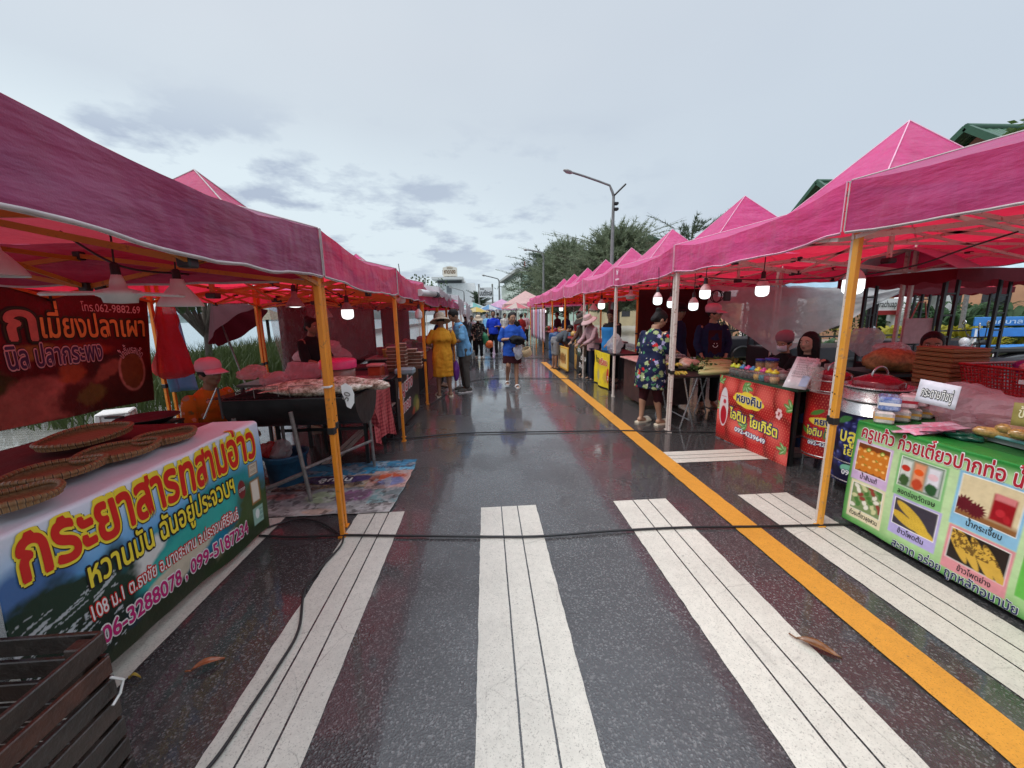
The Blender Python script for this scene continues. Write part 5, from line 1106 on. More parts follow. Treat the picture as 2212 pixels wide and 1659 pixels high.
for i in range(4): pack(pq(1957+22*i, 911-4*i, .087), (.09, .10, .095), -.78, PPINK, 'pink tissue pack in the upper row beside the blue one, %s from it' % ('first', 'second', 'third', 'fourth')[i], I_CRIM, 'tissue packs on the green table')
cd = thing('paper_notice', 'white paper notice with outlined black lettering behind the tissue packs', 'notice', at(2030, 862)); a = AY(1978, 855, 2.02); 
SN = flatS(AY(1975, 866, 2.08), (AY(2062, 886, 1.92)-AY(1975, 866, 2.08)).normalized(), Vector((.22, .08, .97)).normalized()); wN = (AY(2062, 886, 1.92)-AY(1975, 866, 2.08)).length
mb = MB(); mb.grid(lambda a, b: SN(a*wN, b*.135), 4, 4); solid(mb.build('card', mat('white paper', (.68, .68, .76), .6), cd), .003, -1); lm = MB(); letter(lm, 'กระดาษทิชชู่', SN, .02, .04, wN-.04, .075, 1, .008, [(.075, 0)], lift=.003); lm.build('lettering', [I_BLK, I_WHT], cd)
SANI = packm('pink sachet print', (.70, .25, .36), (.66, .50, .60), 30)
for i in range(7):
    q = at(1962+i*14, 934-(i % 2)*9+i*1.5); sa = MB(); sa.grid(lambda a, b: Vector(((a-.5)*.15, (b-.5)*.10, .012*math.sin(a*PI)*math.sin(b*PI)+.006)), 8, 6); sa.grid(lambda a, b: Vector(((a-.5)*.15, (.5-b)*.10, .002)), 8, 6)
    T = sa.build('tissue_sachet', SANI, None, local=True); T.location = q+Vector((0, 0, .008*i)); T.rotation_euler = (.1*(i % 3-1), -.15, -.7+.25*(i % 4)); tag(T, 'flat pink and lilac tissue sachet in the fan on the green table', 'sachet', 'pink sachets on the green table')
tag(crumple(AY(2112, 890, 2.13), .15, FILM, 'plastic_bag', seed=63, sq=(1.1, 1.3, .9)), 'pale pink crumpled bag in front of the paper notice', 'plastic bag'); tag(crumple(AY(2172, 893, 1.98), .12, FILM, 'plastic_bag', seed=66, sq=(1, 1.4, .7)), 'second pale pink bag lying behind, by the yellow card', 'plastic bag')
GB_ = mat('dark green film', (.01, .10, .06), .25, .5, 20, bump=.4, bscale=30); tag(crumple(at(2066, 944)+Vector((0, 0, .02)), .055, GB_, 'plastic_bag', seed=70, sq=(1.1, 1.6, .45)), 'dark green crumpled bag between the sachets and the corn tray', 'plastic bag')
tr_ = thing('corn_tray', 'teal rimmed plastic tray of bagged corn', 'tray', at(2170, 955)); q = at(2165, 965)
mb = MB(); T_ = Matrix.Translation(q+Vector((.12, -.10, .03))) @ Matrix.Rotation(-.05, 4, 'Z')
pl = [(-.10, .20), (.16, .20), (.16, -.42), (-.10, -.42)]
mb.prism([(T_ @ Vector((a*.9, b*.95, 0))).to_2d()[:] for a, b in pl][::-1], zt+.005, zt+.03); mb.build('tray_pan', mat('grey mirror plastic', (.30, .33, .33), .15), tr_)
mb = MB(); mb.tube([T_ @ Vector((a, b, .012)) for a, b in pl+[pl[0]]], .010, 8); mb.build('rim', mat('teal plastic', (.16, .42, .42), .3), tr_)
t = NT('corn kernels'); o = t.obj(); v = t.n('ShaderNodeTexVoronoi', _Scale=85.); t.l(o, v.inputs['Vector']); t.base(t.ramp(v.outputs['Distance'], [(.0, (.66, .44, .16)), (.6, (.50, .30, .09)), (.9, (.30, .2, .08))])); t.set(Roughness=.22, Coat_Weight=.6); b_ = t.bump(v.outputs['Distance'], -.6, .01); CORN = t.m
for i in range(9):
    c_ = Vector((q.x+.05+.06*(i % 3), q.y+.06-.085*i*.6, zt+.055+.03*(i % 2))); mb = MB(); mb.tube([Vector((-.10, 0, 0)), Vector((-.085, 0, 0)), Vector((-.03, 0, 0)), Vector((.05, 0, 0)), Vector((.10, 0, 0)), Vector((.12, 0, 0))], [.012, .026, .031, .028, .016, .004], 14)
    T = mb.build('corn_cob', CORN, None, local=True); T.location = c_; T.rotation_euler = (0, .1, -.5+rnd(-.25, .25)); tag(T, 'yellow cooked corn cob wrapped on the teal rimmed tray', 'corn', 'corn cobs on the green table')
yc = thing('price_sign', 'olive yellow price card at the frame edge behind the corn', 'price sign', at(2200, 915)); a = AY(2182, 918, 1.74); SY = flatS(a, (.55, -.8, 0), (.12, .1, .98)); mb = MB(); mb.grid(lambda u, v: SY(u*.22, v*.12), 3, 3); solid(mb.build('card', mat('olive yellow card', (.30, .25, .07), .5), yc), .004, -1); lm = MB(); letter(lm, 'ข้าวโพด 20', SY, .02, .045, .18, .07, 0, .012, lift=.003); lm.build('lettering', [mat('ink cream', (.72, .66, .42), .5)], yc)
# noodle cart with wicker trays and red basket
nc = thing('noodle_cart', 'dark counter with a steel rim behind the green table', 'counter', (4.15, 2.45, 0)); MB().box((4.17, 2.45, .44), (1.0, 1.3, .84), b=.01).build('cabinet', mat('dark cabinet', (.018, .012, .012), .5), nc); MB().box((4.15, 2.43, .885), (1.16, 1.44, .025), b=.01).build('counter_top', STEEL, nc)
t = NT('golden wicker'); o = t.obj(); w1 = t.n('ShaderNodeTexWave', _Scale=24., _Distortion=2.5); w1.bands_direction = 'Z'; t.l(o, w1.inputs['Vector']); t.base(t.ramp(w1.outputs['Fac'], [(.05, (.16, .07, .022)), (.55, (.32, .15, .05)), (.9, (.42, .21, .075))])); t.set(Roughness=.5); t.bump(w1.outputs['Fac'], .5, .01); WICK = t.m
a = AY(1985, 752, 2.28); b = AY(2123, 752, 2.22)
w0 = thing('wicker_tray', 'flat golden brown wicker tray in the square stack behind the paper notice', 'tray', (0, 0, 0), group='stack of wicker trays'); MB().box((0, 0, .018), (.32, .29, .036), b=.008).build('tray_body', WICK, w0, local=True); MB().box((0, 0, .034), (.326, .296, .006), b=.003).build('rim', WICK, w0, local=True)
ntr = 8
for i in range(ntr):
    q = w0 if i == 0 else dup(w0, (0, 0, 0)); q.location = (3.92+rnd(-.003, .003), 2.98+rnd(-.003, .003), .898+i*.040); q.rotation_euler = (0, rnd(-.01, .01), -.06+rnd(-.015, .015))
rbk = thing('red_basket', 'red perforated plastic basket beside the wicker stack', 'basket', (4.02, 2.44, .9)); REDP = mat('red basket plastic', (.42, .010, .014), .3, .25, 18)
mb = MB(); 
def ring(z, e): return [Vector((4.02+(.32+e)*(1 if i in (1, 2) else -1), 2.44+(.25+e)*(1 if i in (2, 3) else -1), z)) for i in range(4)]
for k in range(9):
    z = .905+k*.026; R_ = ring(z, k*.004); mb.tube(R_+[R_[0]], .005 if k < 8 else .011, 6)
for sd in range(4):
    A0, B0 = ring(.905, 0)[sd], ring(.905, 0)[(sd+1) % 4]; A1, B1 = ring(1.11, .032)[sd], ring(1.11, .032)[(sd+1) % 4]
    for i in range(26): s = i/25; mb.tube([A0.lerp(B0, s), A1.lerp(B1, s)], .0045, 4)
mb.box((4.02, 2.44, .903), (.64, .5, .006)); mb.build('basket_wall', REDP, rbk); MB().box((4.02-.345, 2.36, 1.03), (.004, .04, .03)).build('sticker', I_WHT, rbk)
for i, (dx, dy, r, m_, l) in enumerate(((.02, .05, .10, mat('purple plastic', (.16, .008, .13), .35), 'purple bowl like bundle in the red basket'), (-.12, -.02, .075, packm('pink packet', (.5, .1, .14), (.55, .35, .36), 40), 'pink printed packets in the red basket'), (.16, -.05, .08, REDP, 'red bundle in the red basket'))): tag(crumple((4.02+dx, 2.46+dy, 1.10), r, m_, 'bundle', seed=80+i, sq=(1.3, 1.1, .7), amp=.3), l, 'bundle')
for (x, y, z, w_, d) in ((4.0, 1.0, 0, 0, 0),): pass
# ------------------------------------------------------------------ yogurt stall
pa, pb = Vector((2.83, 4.40, 0)), Vector((2.97, 3.43, 0)); eu = (pb-pa).normalized(); en = Vector((-eu.y, eu.x, 0))*-1
yt = thing('yogurt_table', 'table behind the strawberry print banner of the yogurt stall', 'table', (3.2, 3.95, 0))
SS0 = flatS(pa-eu*.03+Vector((0, 0, .015)), eu, (0, 0, 1))
def SS(u, v, h=0.): 
    p = SS0(u, v, h+.014*nz(u*3.4, v*2, 31)+.004*nz(u*8, v*5, 3)); p.z -= .03*u*(1-v/.77)*.5+.03*u; return p
ik = Ink(.985, .775, 220, 170, (176, 26, 30)); U, V = ik.U, ik.V
for i, (a, b, r_1, r_2, ro) in enumerate(((.02, .60, .13, .22, .2), (.22, .62, .16, .2, -.2), (.45, .60, .16, .22, .1), (.70, .58, .18, .24, -.1), (.93, .62, .16, .22, .1), (.06, .22, .18, .22, .3), (.35, .16, .2, .2, -.2), (.60, .18, .18, .24, .1), (.86, .24, .17, .26, -.1), (.98, .05, .14, .15, 0))):
    ik.ell(a, b, r_1*1.04, r_2*1.04, (66, 4, 10), ro, .16); ik.ell(a, b+.01, r_1*.90, r_2*.90, (178, 28, 34), ro, .5); ik.ell(a-r_1*.25, b+r_2*.3, r_1*.55, r_2*.42, (224, 96, 88), ro, 1.1)
seed_ = ((np.mod(U*34+np.floor(V*38) % 2*.5, 1) < .30) & (np.mod(V*38, 1) < .42)).astype(float); ik.put(seed_*.38*(.5+vnoise(U, V, 9, 77)), (236, 170, 130))
for a, b, r1, ro in ((.03, .72, .07, .6), (.42, .70, .10, -.3), (.96, .62, .08, 1.2), (.92, .18, .07, 1.5), (.02, .40, .05, 1.2), (.40, .26, .08, 1.3)):
    for q in range(4): ik.ell(a+.03*math.cos(q*1.6), b+.03*math.sin(q*1.6), r1*.62, r1*.25, (96, 146, 76), ro+q*.8, .25, .3); ik.ell(a+.03*math.cos(q*1.6), b+.03*math.sin(q*1.6), r1*.4, r1*.08, (178, 204, 150), ro+q*.8, .5)
ik.ell(.098, .40, .066, .235, (216, 208, 210), 0, .07); ik.ell(.10, .33, .052, .15, (222, 196, 196), 0, .1); ik.ell(.10, .30, .044, .115, (178, 26, 44), 0, .12); ik.ell(.11, .47, .022, .028, (190, 50, 70), 0, .3); ik.rect(.05, .525, .13, .532, (190, 70, 90))
for a, b, r in ((.33, .575, .08), (.44, .60, .09), (.55, .585, .08), (.60, .55, .06), (.44, .535, .12), (.35, .53, .08), (.54, .52, .08), (.28, .55, .05)): ik.ell(a, b, r, r*.58, (240, 214, 70), 0, .06)
for q in range(7): ik.ell(.84+.025*math.cos(q), .52+.04*math.sin(q), .016, .018, (236, 196, 196), 0, .3)
sb = ik.build('banner', SS, yt); lm = MB()
letter(lm, 'หยงคิม', SS, .285, .525, .34, .13, 0, .022, [(.055, 3)], slope=-.02, sub=.3); letter(lm, 'ไอติม', SS, .20, .30, .235, .155, 1, .03, [(.10, 2), (.06, 0)], slope=-.04); letter(lm, 'โยเกิร์ต', SS, .49, .285, .36, .155, 1, .03, [(.10, 2), (.06, 0)], slope=-.03); letter(lm, '092-4239649', SS, .29, .165, .42, .072, 3, .03, [(.10, 2)], slope=-.02)
lm.build('lettering', [I_NAVY, mat('ink lemon', (.86, .76, .10), .4), mat('ink dark blue', (.03, .06, .22), .4), I_WHT], sb)
tt = MB(); qd = [pa-en*.0, pb, pb-en*.0, pa]; 
inn = -en if en.x < 0 else en
poly = [(pa+inn*.01).to_2d()[:], (pb+inn*.01).to_2d()[:], (pb+inn*.62).to_2d()[:], (pa+inn*.62).to_2d()[:]]
tt.prism(poly, .765, .79); tt.build('table_top', mat('green table cover', (.03, .09, .05), .4), yt)
for u, d in ((.03, .05), (.95, .05), (.03, .57), (.95, .57)): q = pa+eu*u+inn*d; MB().bar((q.x, q.y, 0), (q.x, q.y, .765), .03, .03, 0, 0, (0, 1, 0)).build('leg', BLACK, yt)
q = pb+inn*.3; mb = MB(); mb.add([(pb+inn*.04)[:2]+(z,) for z in (.30, .32)]+[(pb+inn*.58)[:2]+(z,) for z in (.32, .30)], [(0, 1, 2, 3)]); 
MB().bar(pa+eu*.05+inn*.3+Vector((0, 0, .3)), pb-eu*.03+inn*.3+Vector((0, 0, .3)), .5, .02).build('lower_shelf', BLACK, yt)
zt2 = .792
SWEET = [(.05, .04, .035), (.04, .035, .03), (.07, .035, .03), (.06, .03, .03), (.05, .03, .03), (.55, .30, .05), (.03, .16, .22), (.30, .02, .03), (.60, .35, .16)]
LIDS = [(.55, .62, .03), (.55, .62, .03), (.04, .22, .42), (.62, .06, .25), (.04, .26, .48), (.72, .58, .04), (.62, .06, .25), (.72, .60, .04), (.75, .62, .04)]
LN = ['lime', 'lime', 'blue', 'pink', 'blue', 'yellow', 'pink', 'yellow', 'yellow']; ORD = ['at the loofah end', 'second from the loofah end', 'third from the loofah end', 'fourth from the loofah end', 'in the middle of the row', 'fourth from the menu sheet', 'third from the menu sheet', 'second from the menu sheet', 'next to the menu sheet']
for i in range(9):
    u = .10+.070*i; q = pa+eu*u+inn*.065; T = thing('sweet_jar', '%s lidded jar of sweets, %s' % (LN[i], ORD[i]), 'jar', (q.x, q.y, zt2), 0, 'lidded sweet jars on the yogurt table'); T.scale = (1.12, 1.12, 1.2)
    MB().lathe([(.002, .002), (.032, .002), (.040, .03), (.038, .055), (.002, .058)], n=18).build('sweets', mat('sweets %d' % i, SWEET[i], .5, .6, 90), T, local=True); MB().lathe([(.034, 0), (.043, .03), (.042, .06), (.030, .082), (.030, .09)], n=18).build('jar_wall', clear('jar glass', (.6, .62, .6), .22, .05), T, local=True)
    MB().lathe([(.002, .086), (.034, .086), (.036, .096), (.028, .108), (.012, .114), (.013, .122), (.002, .125)], n=18).build('lid', mat('lid %s' % LN[i], LIDS[i], .3), T, local=True)
JARG = clear('jar glass', (.6, .62, .6), .22, .05)
def jar(px, py, Y, r, h, cont, lidc, lab, zb=zt2, knob=False):
    p = AY(px, py, Y); T = thing('snack_jar', lab, 'jar', (p.x, p.y, zb)); MB().lathe([(.002, .004), (r*.92, .004), (r*.92, h*.8), (.002, h*.82)], n=20).build('snack', cont, T, local=True); MB().lathe([(r*.95, 0), (r, .01), (r, h*.95), (r*.9, h)], n=20).build('jar_wall', JARG, T, local=True); MB().lathe([(.002, h*.96), (r*1.04, h*.96), (r*1.04, h*1.08), (r*.2, h*1.12), (.002, h*1.12)] if not knob else [(.002, h), (r, h), (r*.5, h*1.15), (r*.15, h*1.2), (r*.18, h*1.32), (.002, h*1.34)], n=20).build('lid', lidc, T, local=True)
CRISP = mat('golden crisps', (.42, .24, .07), .6, .5, 60); BLULID = mat('blue lid', (.015, .05, .35), .3)
jar(1645, 770, 4.35, .055, .17, CRISP, BLULID, 'clear jar of crisps with a blue lid, on the vendor side, smaller one'); jar(1668, 775, 4.22, .068, .19, CRISP, BLULID, 'large clear jar of golden crisps with a blue lid')
CLRLID = clear('clear lid', (.75, .6, .6), .45, .1)
for i, (x, y, Y, c) in enumerate(((1680, 795, 4.15, (.25, .09, .05)), (1715, 790, 4.05, (.30, .07, .06)), (1690, 815, 3.95, (.5, .45, .42)), (1668, 820, 4.0, (.55, .5, .48)), (1640, 815, 4.2, (.08, .2, .25)), (1720, 815, 3.85, (.45, .4, .4)))): jar(x, y, Y, .062, .09, mat('topping %d' % i, c, .5, .5, 70), CLRLID, ('knob lidded jar of %s topping behind the coloured jars' % ('brown', 'red brown', 'milky', 'white', 'teal', 'pale grey')[i]), knob=True)
sk_ = thing('sweet_tray', 'white tray of skewered red and white sweets at the loofah end', 'tray', pa+eu*.12+inn*.2); q = pa+eu*.12+inn*.22; MB().box((q.x, q.y, .84), (.22, .16, .02), b=.006).build('tray_pan', WHITEP, sk_); MB().box((q.x, q.y, .81), (.12, .1, .04)).build('stand', BLACK, sk_)
mb = MB(); 
for i in range(44): mb.ell((q.x+rnd(-.10, .10), q.y+rnd(-.07, .07), .862+rnd(0, .02)), .013, 8, 5, i % 3)
mb.build('sweets', [mat('red candy', (.40, .05, .05), .25), mat('pale candy', (.62, .5, .42), .3), mat('brown candy', (.16, .06, .04), .3)], sk_)
mb = MB(); q = pa+eu*.30+inn*.28
for i in range(60): mb.ell((q.x+rnd(-.12, .12), q.y+rnd(-.10, .10), .81+rnd(0, .05)), .017, 8, 5, i % 3)
tag(mb.build('fruit_sweets', [mat('red candy', (.4, .05, .05), .25), mat('pink candy', (.55, .22, .2), .3), mat('pale candy', (.62, .5, .42), .3)]), 'heap of red and pink sweets between the skewers and the jars', 'sweets')
ms = thing('menu_sheet', 'white menu sheet leaning at the end of the sweet jars', 'menu', pb); m0 = AY(1690, 835, 3.46); m1 = AY(1738, 842, 3.36); mt_ = AY(1725, 770, 3.58); SMn = flatS(m0, (m1-m0).normalized(), (AY(1722, 770, 3.56)-m0).normalized()); mh = (AY(1722, 770, 3.56)-m0).length; mw = (m1-m0).length*1.05
mb = MB(); mb.grid(lambda a, b: SMn(a*mw, b*mh), 4, 4); solid(mb.build('sheet', mat('glossy white paper', (.66, .62, .64), .25), ms), .004, -1); lm = MB()
for i in range(8): letter(lm, ['ไอติม โยเกิร์ต', 'สตรอเบอร์รี่', 'บลูเบอร์รี่', 'ราดหน้า', 'ถ้วยใหญ่', 'ถ้วยเล็ก', 'ท็อปปิ้ง', 'ขอบคุณค่ะ'][i], SMn, mw*.15, mh*(.88-.075*i), mw*(.7-.1*(i % 3)), .022, 0, .004, lift=.003)
lm.build('lettering', [mat('ink grey', (.22, .2, .2), .5)], ms); MB().add([SMn(mw*.62, mh*.08, .003), SMn(mw*.95, mh*.08, .003), SMn(mw*.95, mh*.42, .003), SMn(mw*.62, mh*.42, .003)], [(0, 1, 2, 3)]).build('picture_panel', mat('ink pale blue', (.35, .45, .6), .5), ms)
for i, (x, Y) in enumerate(((1748, 3.42), (1760, 3.32), (1785, 3.5))):
    p = AY(x, 850, Y); mb = MB(); mb.lathe([(.033, 0), (.045, .01)]+[(.034+.010*j/10+(.002 if j % 2 else 0), .01+j*.022) for j in range(11)], (p.x, p.y, zt2), 18); tag(mb.build('cup_stack', CLRP), 'stack of clear plastic cups %s' % ('just behind the menu sheet', 'next to the menu sheet edge', 'farther back near the long haired woman')[i], 'cups')
for i, (x, Y, l) in enumerate(((1742, 3.75, 'first squeeze bottle of dark syrup, nearer the hairnet woman'), (1762, 3.65, 'squeeze bottle of dark syrup in front of the long hair'))):
    p = AY(x, 800, Y); T = thing('syrup_bottle', l, 'bottle', (p.x, p.y, zt2)); MB().lathe([(.002, 0), (.034, 0), (.036, .02), (.036, .13), (.002, .135)], n=16).build('syrup', mat('dark syrup', (.05, .01, .02), .2), T, local=True); MB().lathe([(.037, .0), (.037, .20), (.034, .21)], n=16).build('bottle_wall', JARG, T, local=True); MB().lathe([(.002, .2), (.036, .2), (.034, .225), (.012, .24), (.006, .27), (.002, .27)], n=16).build('cap', WHITEP, T, local=True)
bs = MB(); p = AY(1725, 838, 3.35); 
# barrels
def barrel(c, r, z0, z1, pr, lab, lidm, text):
    T = thing('ice_cream_barrel', lab, 'barrel', (c[0], c[1], 0)); mb = MB(); mb.lathe([(r*.99, z0), (r, z0+.01), (r, z1), (r*.965, z1), (r*.96, z1-.03), (r*.4, z1-.035), (.01, z1-.035)], (c[0], c[1], 0), 56); mb.build('drum', STEEL, T)
    th0 = math.atan2(-c[1], -c[0])
    def SB2(u, v, h=0.): a = th0+u/r; return Vector((c[0]+(r+.004+h)*math.cos(a), c[1]+(r+.004+h)*math.sin(a), z0+v))
    ik = pr(r, z0, z1); off = ik.w/2
    S_ = lambda u, v, h=0.: SB2(u-off, v+ik.v0, h); o = ik.build('wrap', S_, T, None, 0); lm = MB()
    for s, u, v, w_, h_, m_, ls in text: letter(lm, s, lambda a, b, hh=0.: SB2(a, b, hh), u, v, w_, h_, m_, .024, ls)
    lm.build('lettering', [I_NAVY, mat('ink lemon', (.86, .76, .10), .4), mat('ink dark blue', (.03, .06, .22), .4), I_WHT], o)
    for z in (z0+.02, z0+(z1-z0)*.22, z0+(z1-z0)*.86, z1-.01): MB().tube([(c[0]+(r+.006)*math.cos(a), c[1]+(r+.006)*math.sin(a), z) for a in [q*2*PI/56 for q in range(57)]], .006, 6, cap=False).build('hoop', STEEL, T)
    MB().lathe([(r*.74, z1-.03), (r*.74, z1+.035), (r*.7, z1+.045), (r*.3, z1+.085), (.01, z1+.09)], (c[0], c[1], 0), 44).build('lid', lidm, T); MB().tube([(c[0]+.07*math.cos(a), c[1], z1+.075+.075*math.sin(a)) for a in [PI*q/12 for q in range(13)]], .008, 8).build('lid_handle', STEEL, T)
    for q in range(4): a = PI/4+q*PI/2; MB().tube([(c[0]+r*.85*math.cos(a), c[1]+r*.85*math.sin(a), 0), (c[0]+r*.85*math.cos(a), c[1]+r*.85*math.sin(a), z0+.02)], .011, 8).build('leg', STEEL, T)
    return T
def pr1(r, z0, z1):
    ik = Ink(2*PI*r*.98, (z1-z0), 220, 120, (150, 12, 20)); ik.v0 = 0; U, V = ik.U, ik.V
    for i in range(40): ik.ell((i*.618 % 1)*ik.w, (z1-z0)*(.02+.96*((i*.377) % 1)), .085, .095, (170+i % 3*14, 24, 30), i, .5); 
    sd = ((np.mod(U*40+np.floor(V*40) % 2*.5, 1) < .28) & (np.mod(V*40, 1) < .36)).astype(float); ik.put(sd*.55, (226, 130, 100))
    for i in range(12): ik.ell(ik.w*(.1+.08*i), (.30 if i % 2 else .62)*(z1-z0)+.05*math.sin(i*3), .06, .022, (80, 132, 56), i*.9, .3, .4)
    ik.ell(ik.w*.5, (z1-z0)*.47, .155, .045, (232, 206, 70), 0, .08, .25); ik.rect(-1, (z1-z0)*.83, 9, (z1-z0)*.84, (160, 150, 150)); return ik
barrel((3.30, 3.40), .19, .14, .90, pr1, 'red strawberry print ice cream barrel with a red lid, behind the near right post', mat('red enamel lid', (.22, .012, .02), .25, metal=.3, coat=.5), [('หยงคิม', -.10, .33, .20, .09, 0, [(.05, 3)]), ('ไอติม โยเกิร์ต', -.165, .22, .33, .10, 1, [(.10, 2), (.05, 0)]), ('092-4239649', -.14, .125, .26, .05, 3, [(.10, 2)])])
def pr2(r, z0, z1):
    ik = Ink(2*PI*r*.98, (z1-z0)*.72, 220, 120, (18, 18, 50)); ik.v0 = .0; U, V = ik.U, ik.V
    for i in range(150): x, y = (i*.618 % 1)*ik.w, ik.h*((i*.377+i*i*.013) % 1); ik.ell(x, y, .034, .034, (14, 16, 44), 0, .3); ik.ell(x, y, .030, .030, (38, 44, 104), i, .7); ik.ell(x-.008, y+.01, .012, .010, (96, 106, 168), 0, .8)
    for i in range(10): ik.ell(ik.w*(.06+.1*i), ik.h*(.9 if i % 2 else .5), .07, .026, (58, 116, 62), .6+i, .3, .4)
    ik.ell(ik.w*.42, ik.h*.22, .06, .035, (120, 190, 160), 0, .1); return ik
barrel((3.20, 2.89), .225, .10, .93, pr2, 'steel ice cream barrel with a dark blueberry wrap behind the green table', mat('red enamel lid', (.22, .012, .02), .25), [('บลูเบอร์รี่', -.20, .36, .40, .16, 1, [(.08, 2), (.04, 0)]), ('โยเกิร์ต', -.16, .25, .26, .10, 1, [(.08, 2), (.04, 0)]), ('092-4239649', -.15, .08, .30, .06, 3, [(.08, 2)])])
# ------------------------------------------------------------------ vegetable table
vt = thing('vegetable_table', 'folding table heaped with bananas, loofah and herbs', 'table', (3.3, 5.3, 0)); MB().box((3.08, 5.28, .70), (1.30, .95, .028), b=.006).build('table_top', mat('dark laminate', (.025, .02, .02), .4), vt)
for i in range(2):
    for y in (4.85, 5.6): x = 2.6+i*.62; MB().tube([(x, y, .69), (x+.16, y, .0)], .011, 8).build('leg', STEEL, vt); MB().tube([(x+.18, y, .69), (x-.02, y, .0)], .011, 8).build('leg', STEEL, vt)
for x in (2.61, 3.23): MB().tube([(x+.10, 4.85, .10), (x+.10, 5.6, .10)], .010, 8).build('stretcher', STEEL, vt)
zv = .716
BAN = mat('ripening banana', (.50, .38, .05), .45, .45, 9); 
def banana(c, rz, lab):
    mb = MB(); P_ = [Vector((.085*math.cos(a), .085*math.sin(a)-.085, 0)) for a in [PI*.25+PI*.5*q/8 for q in range(9)]]; mb.tube(P_, [.004, .012, .017, .019, .019, .018, .016, .011, .004], 8); T = mb.build('banana', BAN, None, local=True); T.location = c; T.rotation_euler = (rnd(.9, 1.4), rnd(-.2, .2), rz); tag(T, lab, 'banana', 'bananas on the vegetable table')
for i in range(16):
    p = G(1446+(i % 8)*5, 806-(i//8)*12, zv+.04); banana((p.x+rnd(-.02, .02), p.y+.05*(i//8), zv+.05+.035*(i//8)), rnd(-.4, .4)+PI/2, 'small yellow banana in the hand nearest the white post')
t = NT('pale loofah skin'); o = t.obj(); sp2 = t.n('ShaderNodeSeparateXYZ'); t.l(o, sp2.inputs[0]); an2 = t.math('ARCTAN2', sp2.outputs[1], sp2.outputs[2]); t.base(t.ramp(t.math('SINE', t.math('MULTIPLY', an2, 9)), [(.2, (.50, .54, .26)), (.8, (.34, .42, .13))])); t.set(Roughness=.4); LOOF = t.m
for i in range(9):
    p = G(1515+(i % 5)*3, 808-i*3.2, zv+.03+.008*i); mb = MB(); mb.tube([(-.24, 0, .01), (-.22, 0, .004), (-.1, 0, 0), (.08, .01, 0), (.2, .0, .01), (.235, .0, .015)], [.008, .021, .028, .030, .023, .007], 12)
    T = mb.build('loofah', LOOF, None, local=True); T.location = (p.x+.19, p.y+.02*(i % 3), zv+.04+.028*(i//3)); T.rotation_euler = (rnd(0, 3), .0, rnd(-.12, .12)); tag(T, 'long pale green loofah in the heap at the jar end', 'loofah', 'loofahs on the vegetable table')
tag(crumple(G(1492, 800, zv)+Vector((0, .08, .07)), .10, mat('peach in film', (.52, .34, .26), .3, .3, 20, coat=.4), 'fruit_bag', seed=90, sq=(1.2, 1, .8)), 'bag of peach coloured roots between bananas and loofahs', 'bag')
tag(crumple(G(1470, 785, zv)+Vector((.1, .25, .06)), .09, FILMW, 'plastic_bag', seed=93), 'clear bag of vegetables behind the bananas', 'plastic bag')
for i in range(7):
    p = G(1442+i*3, 790-i*4, zv+.05); mb = MB(); mb.tube([(-.14, 0, 0), (0, .01, .01), (.13, 0, 0)], [.012, .022, .010], 8); T = mb.build('white_radish', mat('white root', (.60, .50, .40), .4, .2), None, local=True); T.location = (p.x, p.y+.1, zv+.03+.012*i); T.rotation_euler = (0, 0, rnd(-.6, .6)); tag(T, 'cream root vegetable in the pile behind the white post', 'root', 'cream roots on the vegetable table')
HERB = [mat('herb green', (.045, .095, .015), .6, .4, 20), mat('olive herb green', (.13, .15, .025), .6, .4, 20), mat('bright herb green', (.05, .13, .02), .6, .4, 20)]
def herb(c, r, m_, lab, n=150, flat=.55):
    mb = MB()
    for i in range(n):
        a = rnd(0, 2*PI); rr = r*math.sqrt(random.random()); p = Vector((c[0]+rr*1.3*math.cos(a), c[1]+rr*math.sin(a), c[2]+rnd(.0, r*flat)*(1-.6*rr/r)+.01)); d = Vector((rnd(-1, 1), rnd(-1, 1), rnd(-.1, .9))).normalized()*rnd(.04, .09); s = d.cross(Vector((rnd(-1, 1), rnd(-1, 1), rnd(-1, 1)))).normalized()*d.length*.32
        mb.add([p, p+d*.5+s, p+d, p+d*.5-s], [(0, 1, 2, 3)]); 
    return tag(mb.build('herb_bundle', m_), lab, 'herbs', 'herb bundles on the vegetable table')
for i, (x, y, r, m_, l) in enumerate(((1478, 775, .17, 0, 'dark herb bundle beside the floral dress woman'), (1505, 770, .19, 2, 'leafy herb bundle left of the pink capped seller'), (1535, 778, .19, 1, 'olive herb bundle in front of the pink capped seller'), (1565, 780, .17, 1, 'feathery olive herbs at the seller\'s elbow'), (1520, 788, .15, 0, 'low dark herbs behind the loofahs'))): p = G(x, y, zv+.08); herb((p.x, min(p.y, 5.62), zv), r*1.15, HERB[m_], l, 300)
sc_ = thing('kitchen_scale', 'small steel kitchen scale on the vegetable table', 'scale', G(1455, 770, zv)); p = AY(1462, 766, 5.55); MB().box((p.x, p.y, zv+.07), (.16, .14, .14), b=.02).build('case', DARKM, sc_); MB().lathe([(.01, .15), (.12, .155), (.14, .175), (.138, .178), (.01, .165)], (p.x, p.y, zv), 24).build('pan', STEEL, sc_)
bcl = MB(); bcl.grid(lambda a, b: Vector((2.8+a*1.5, 7.0+.04*math.sin(a*14)*b, 1.95-b*1.25)), 30, 8); tag(solid(bcl.build('backcloth', cloth('dark red backcloth', (.05, .006, .008), (.2, .01, .01), .25)), .004), 'dark red cloth hung between stalls behind the vegetable table', 'cloth')
ps = MB(); 
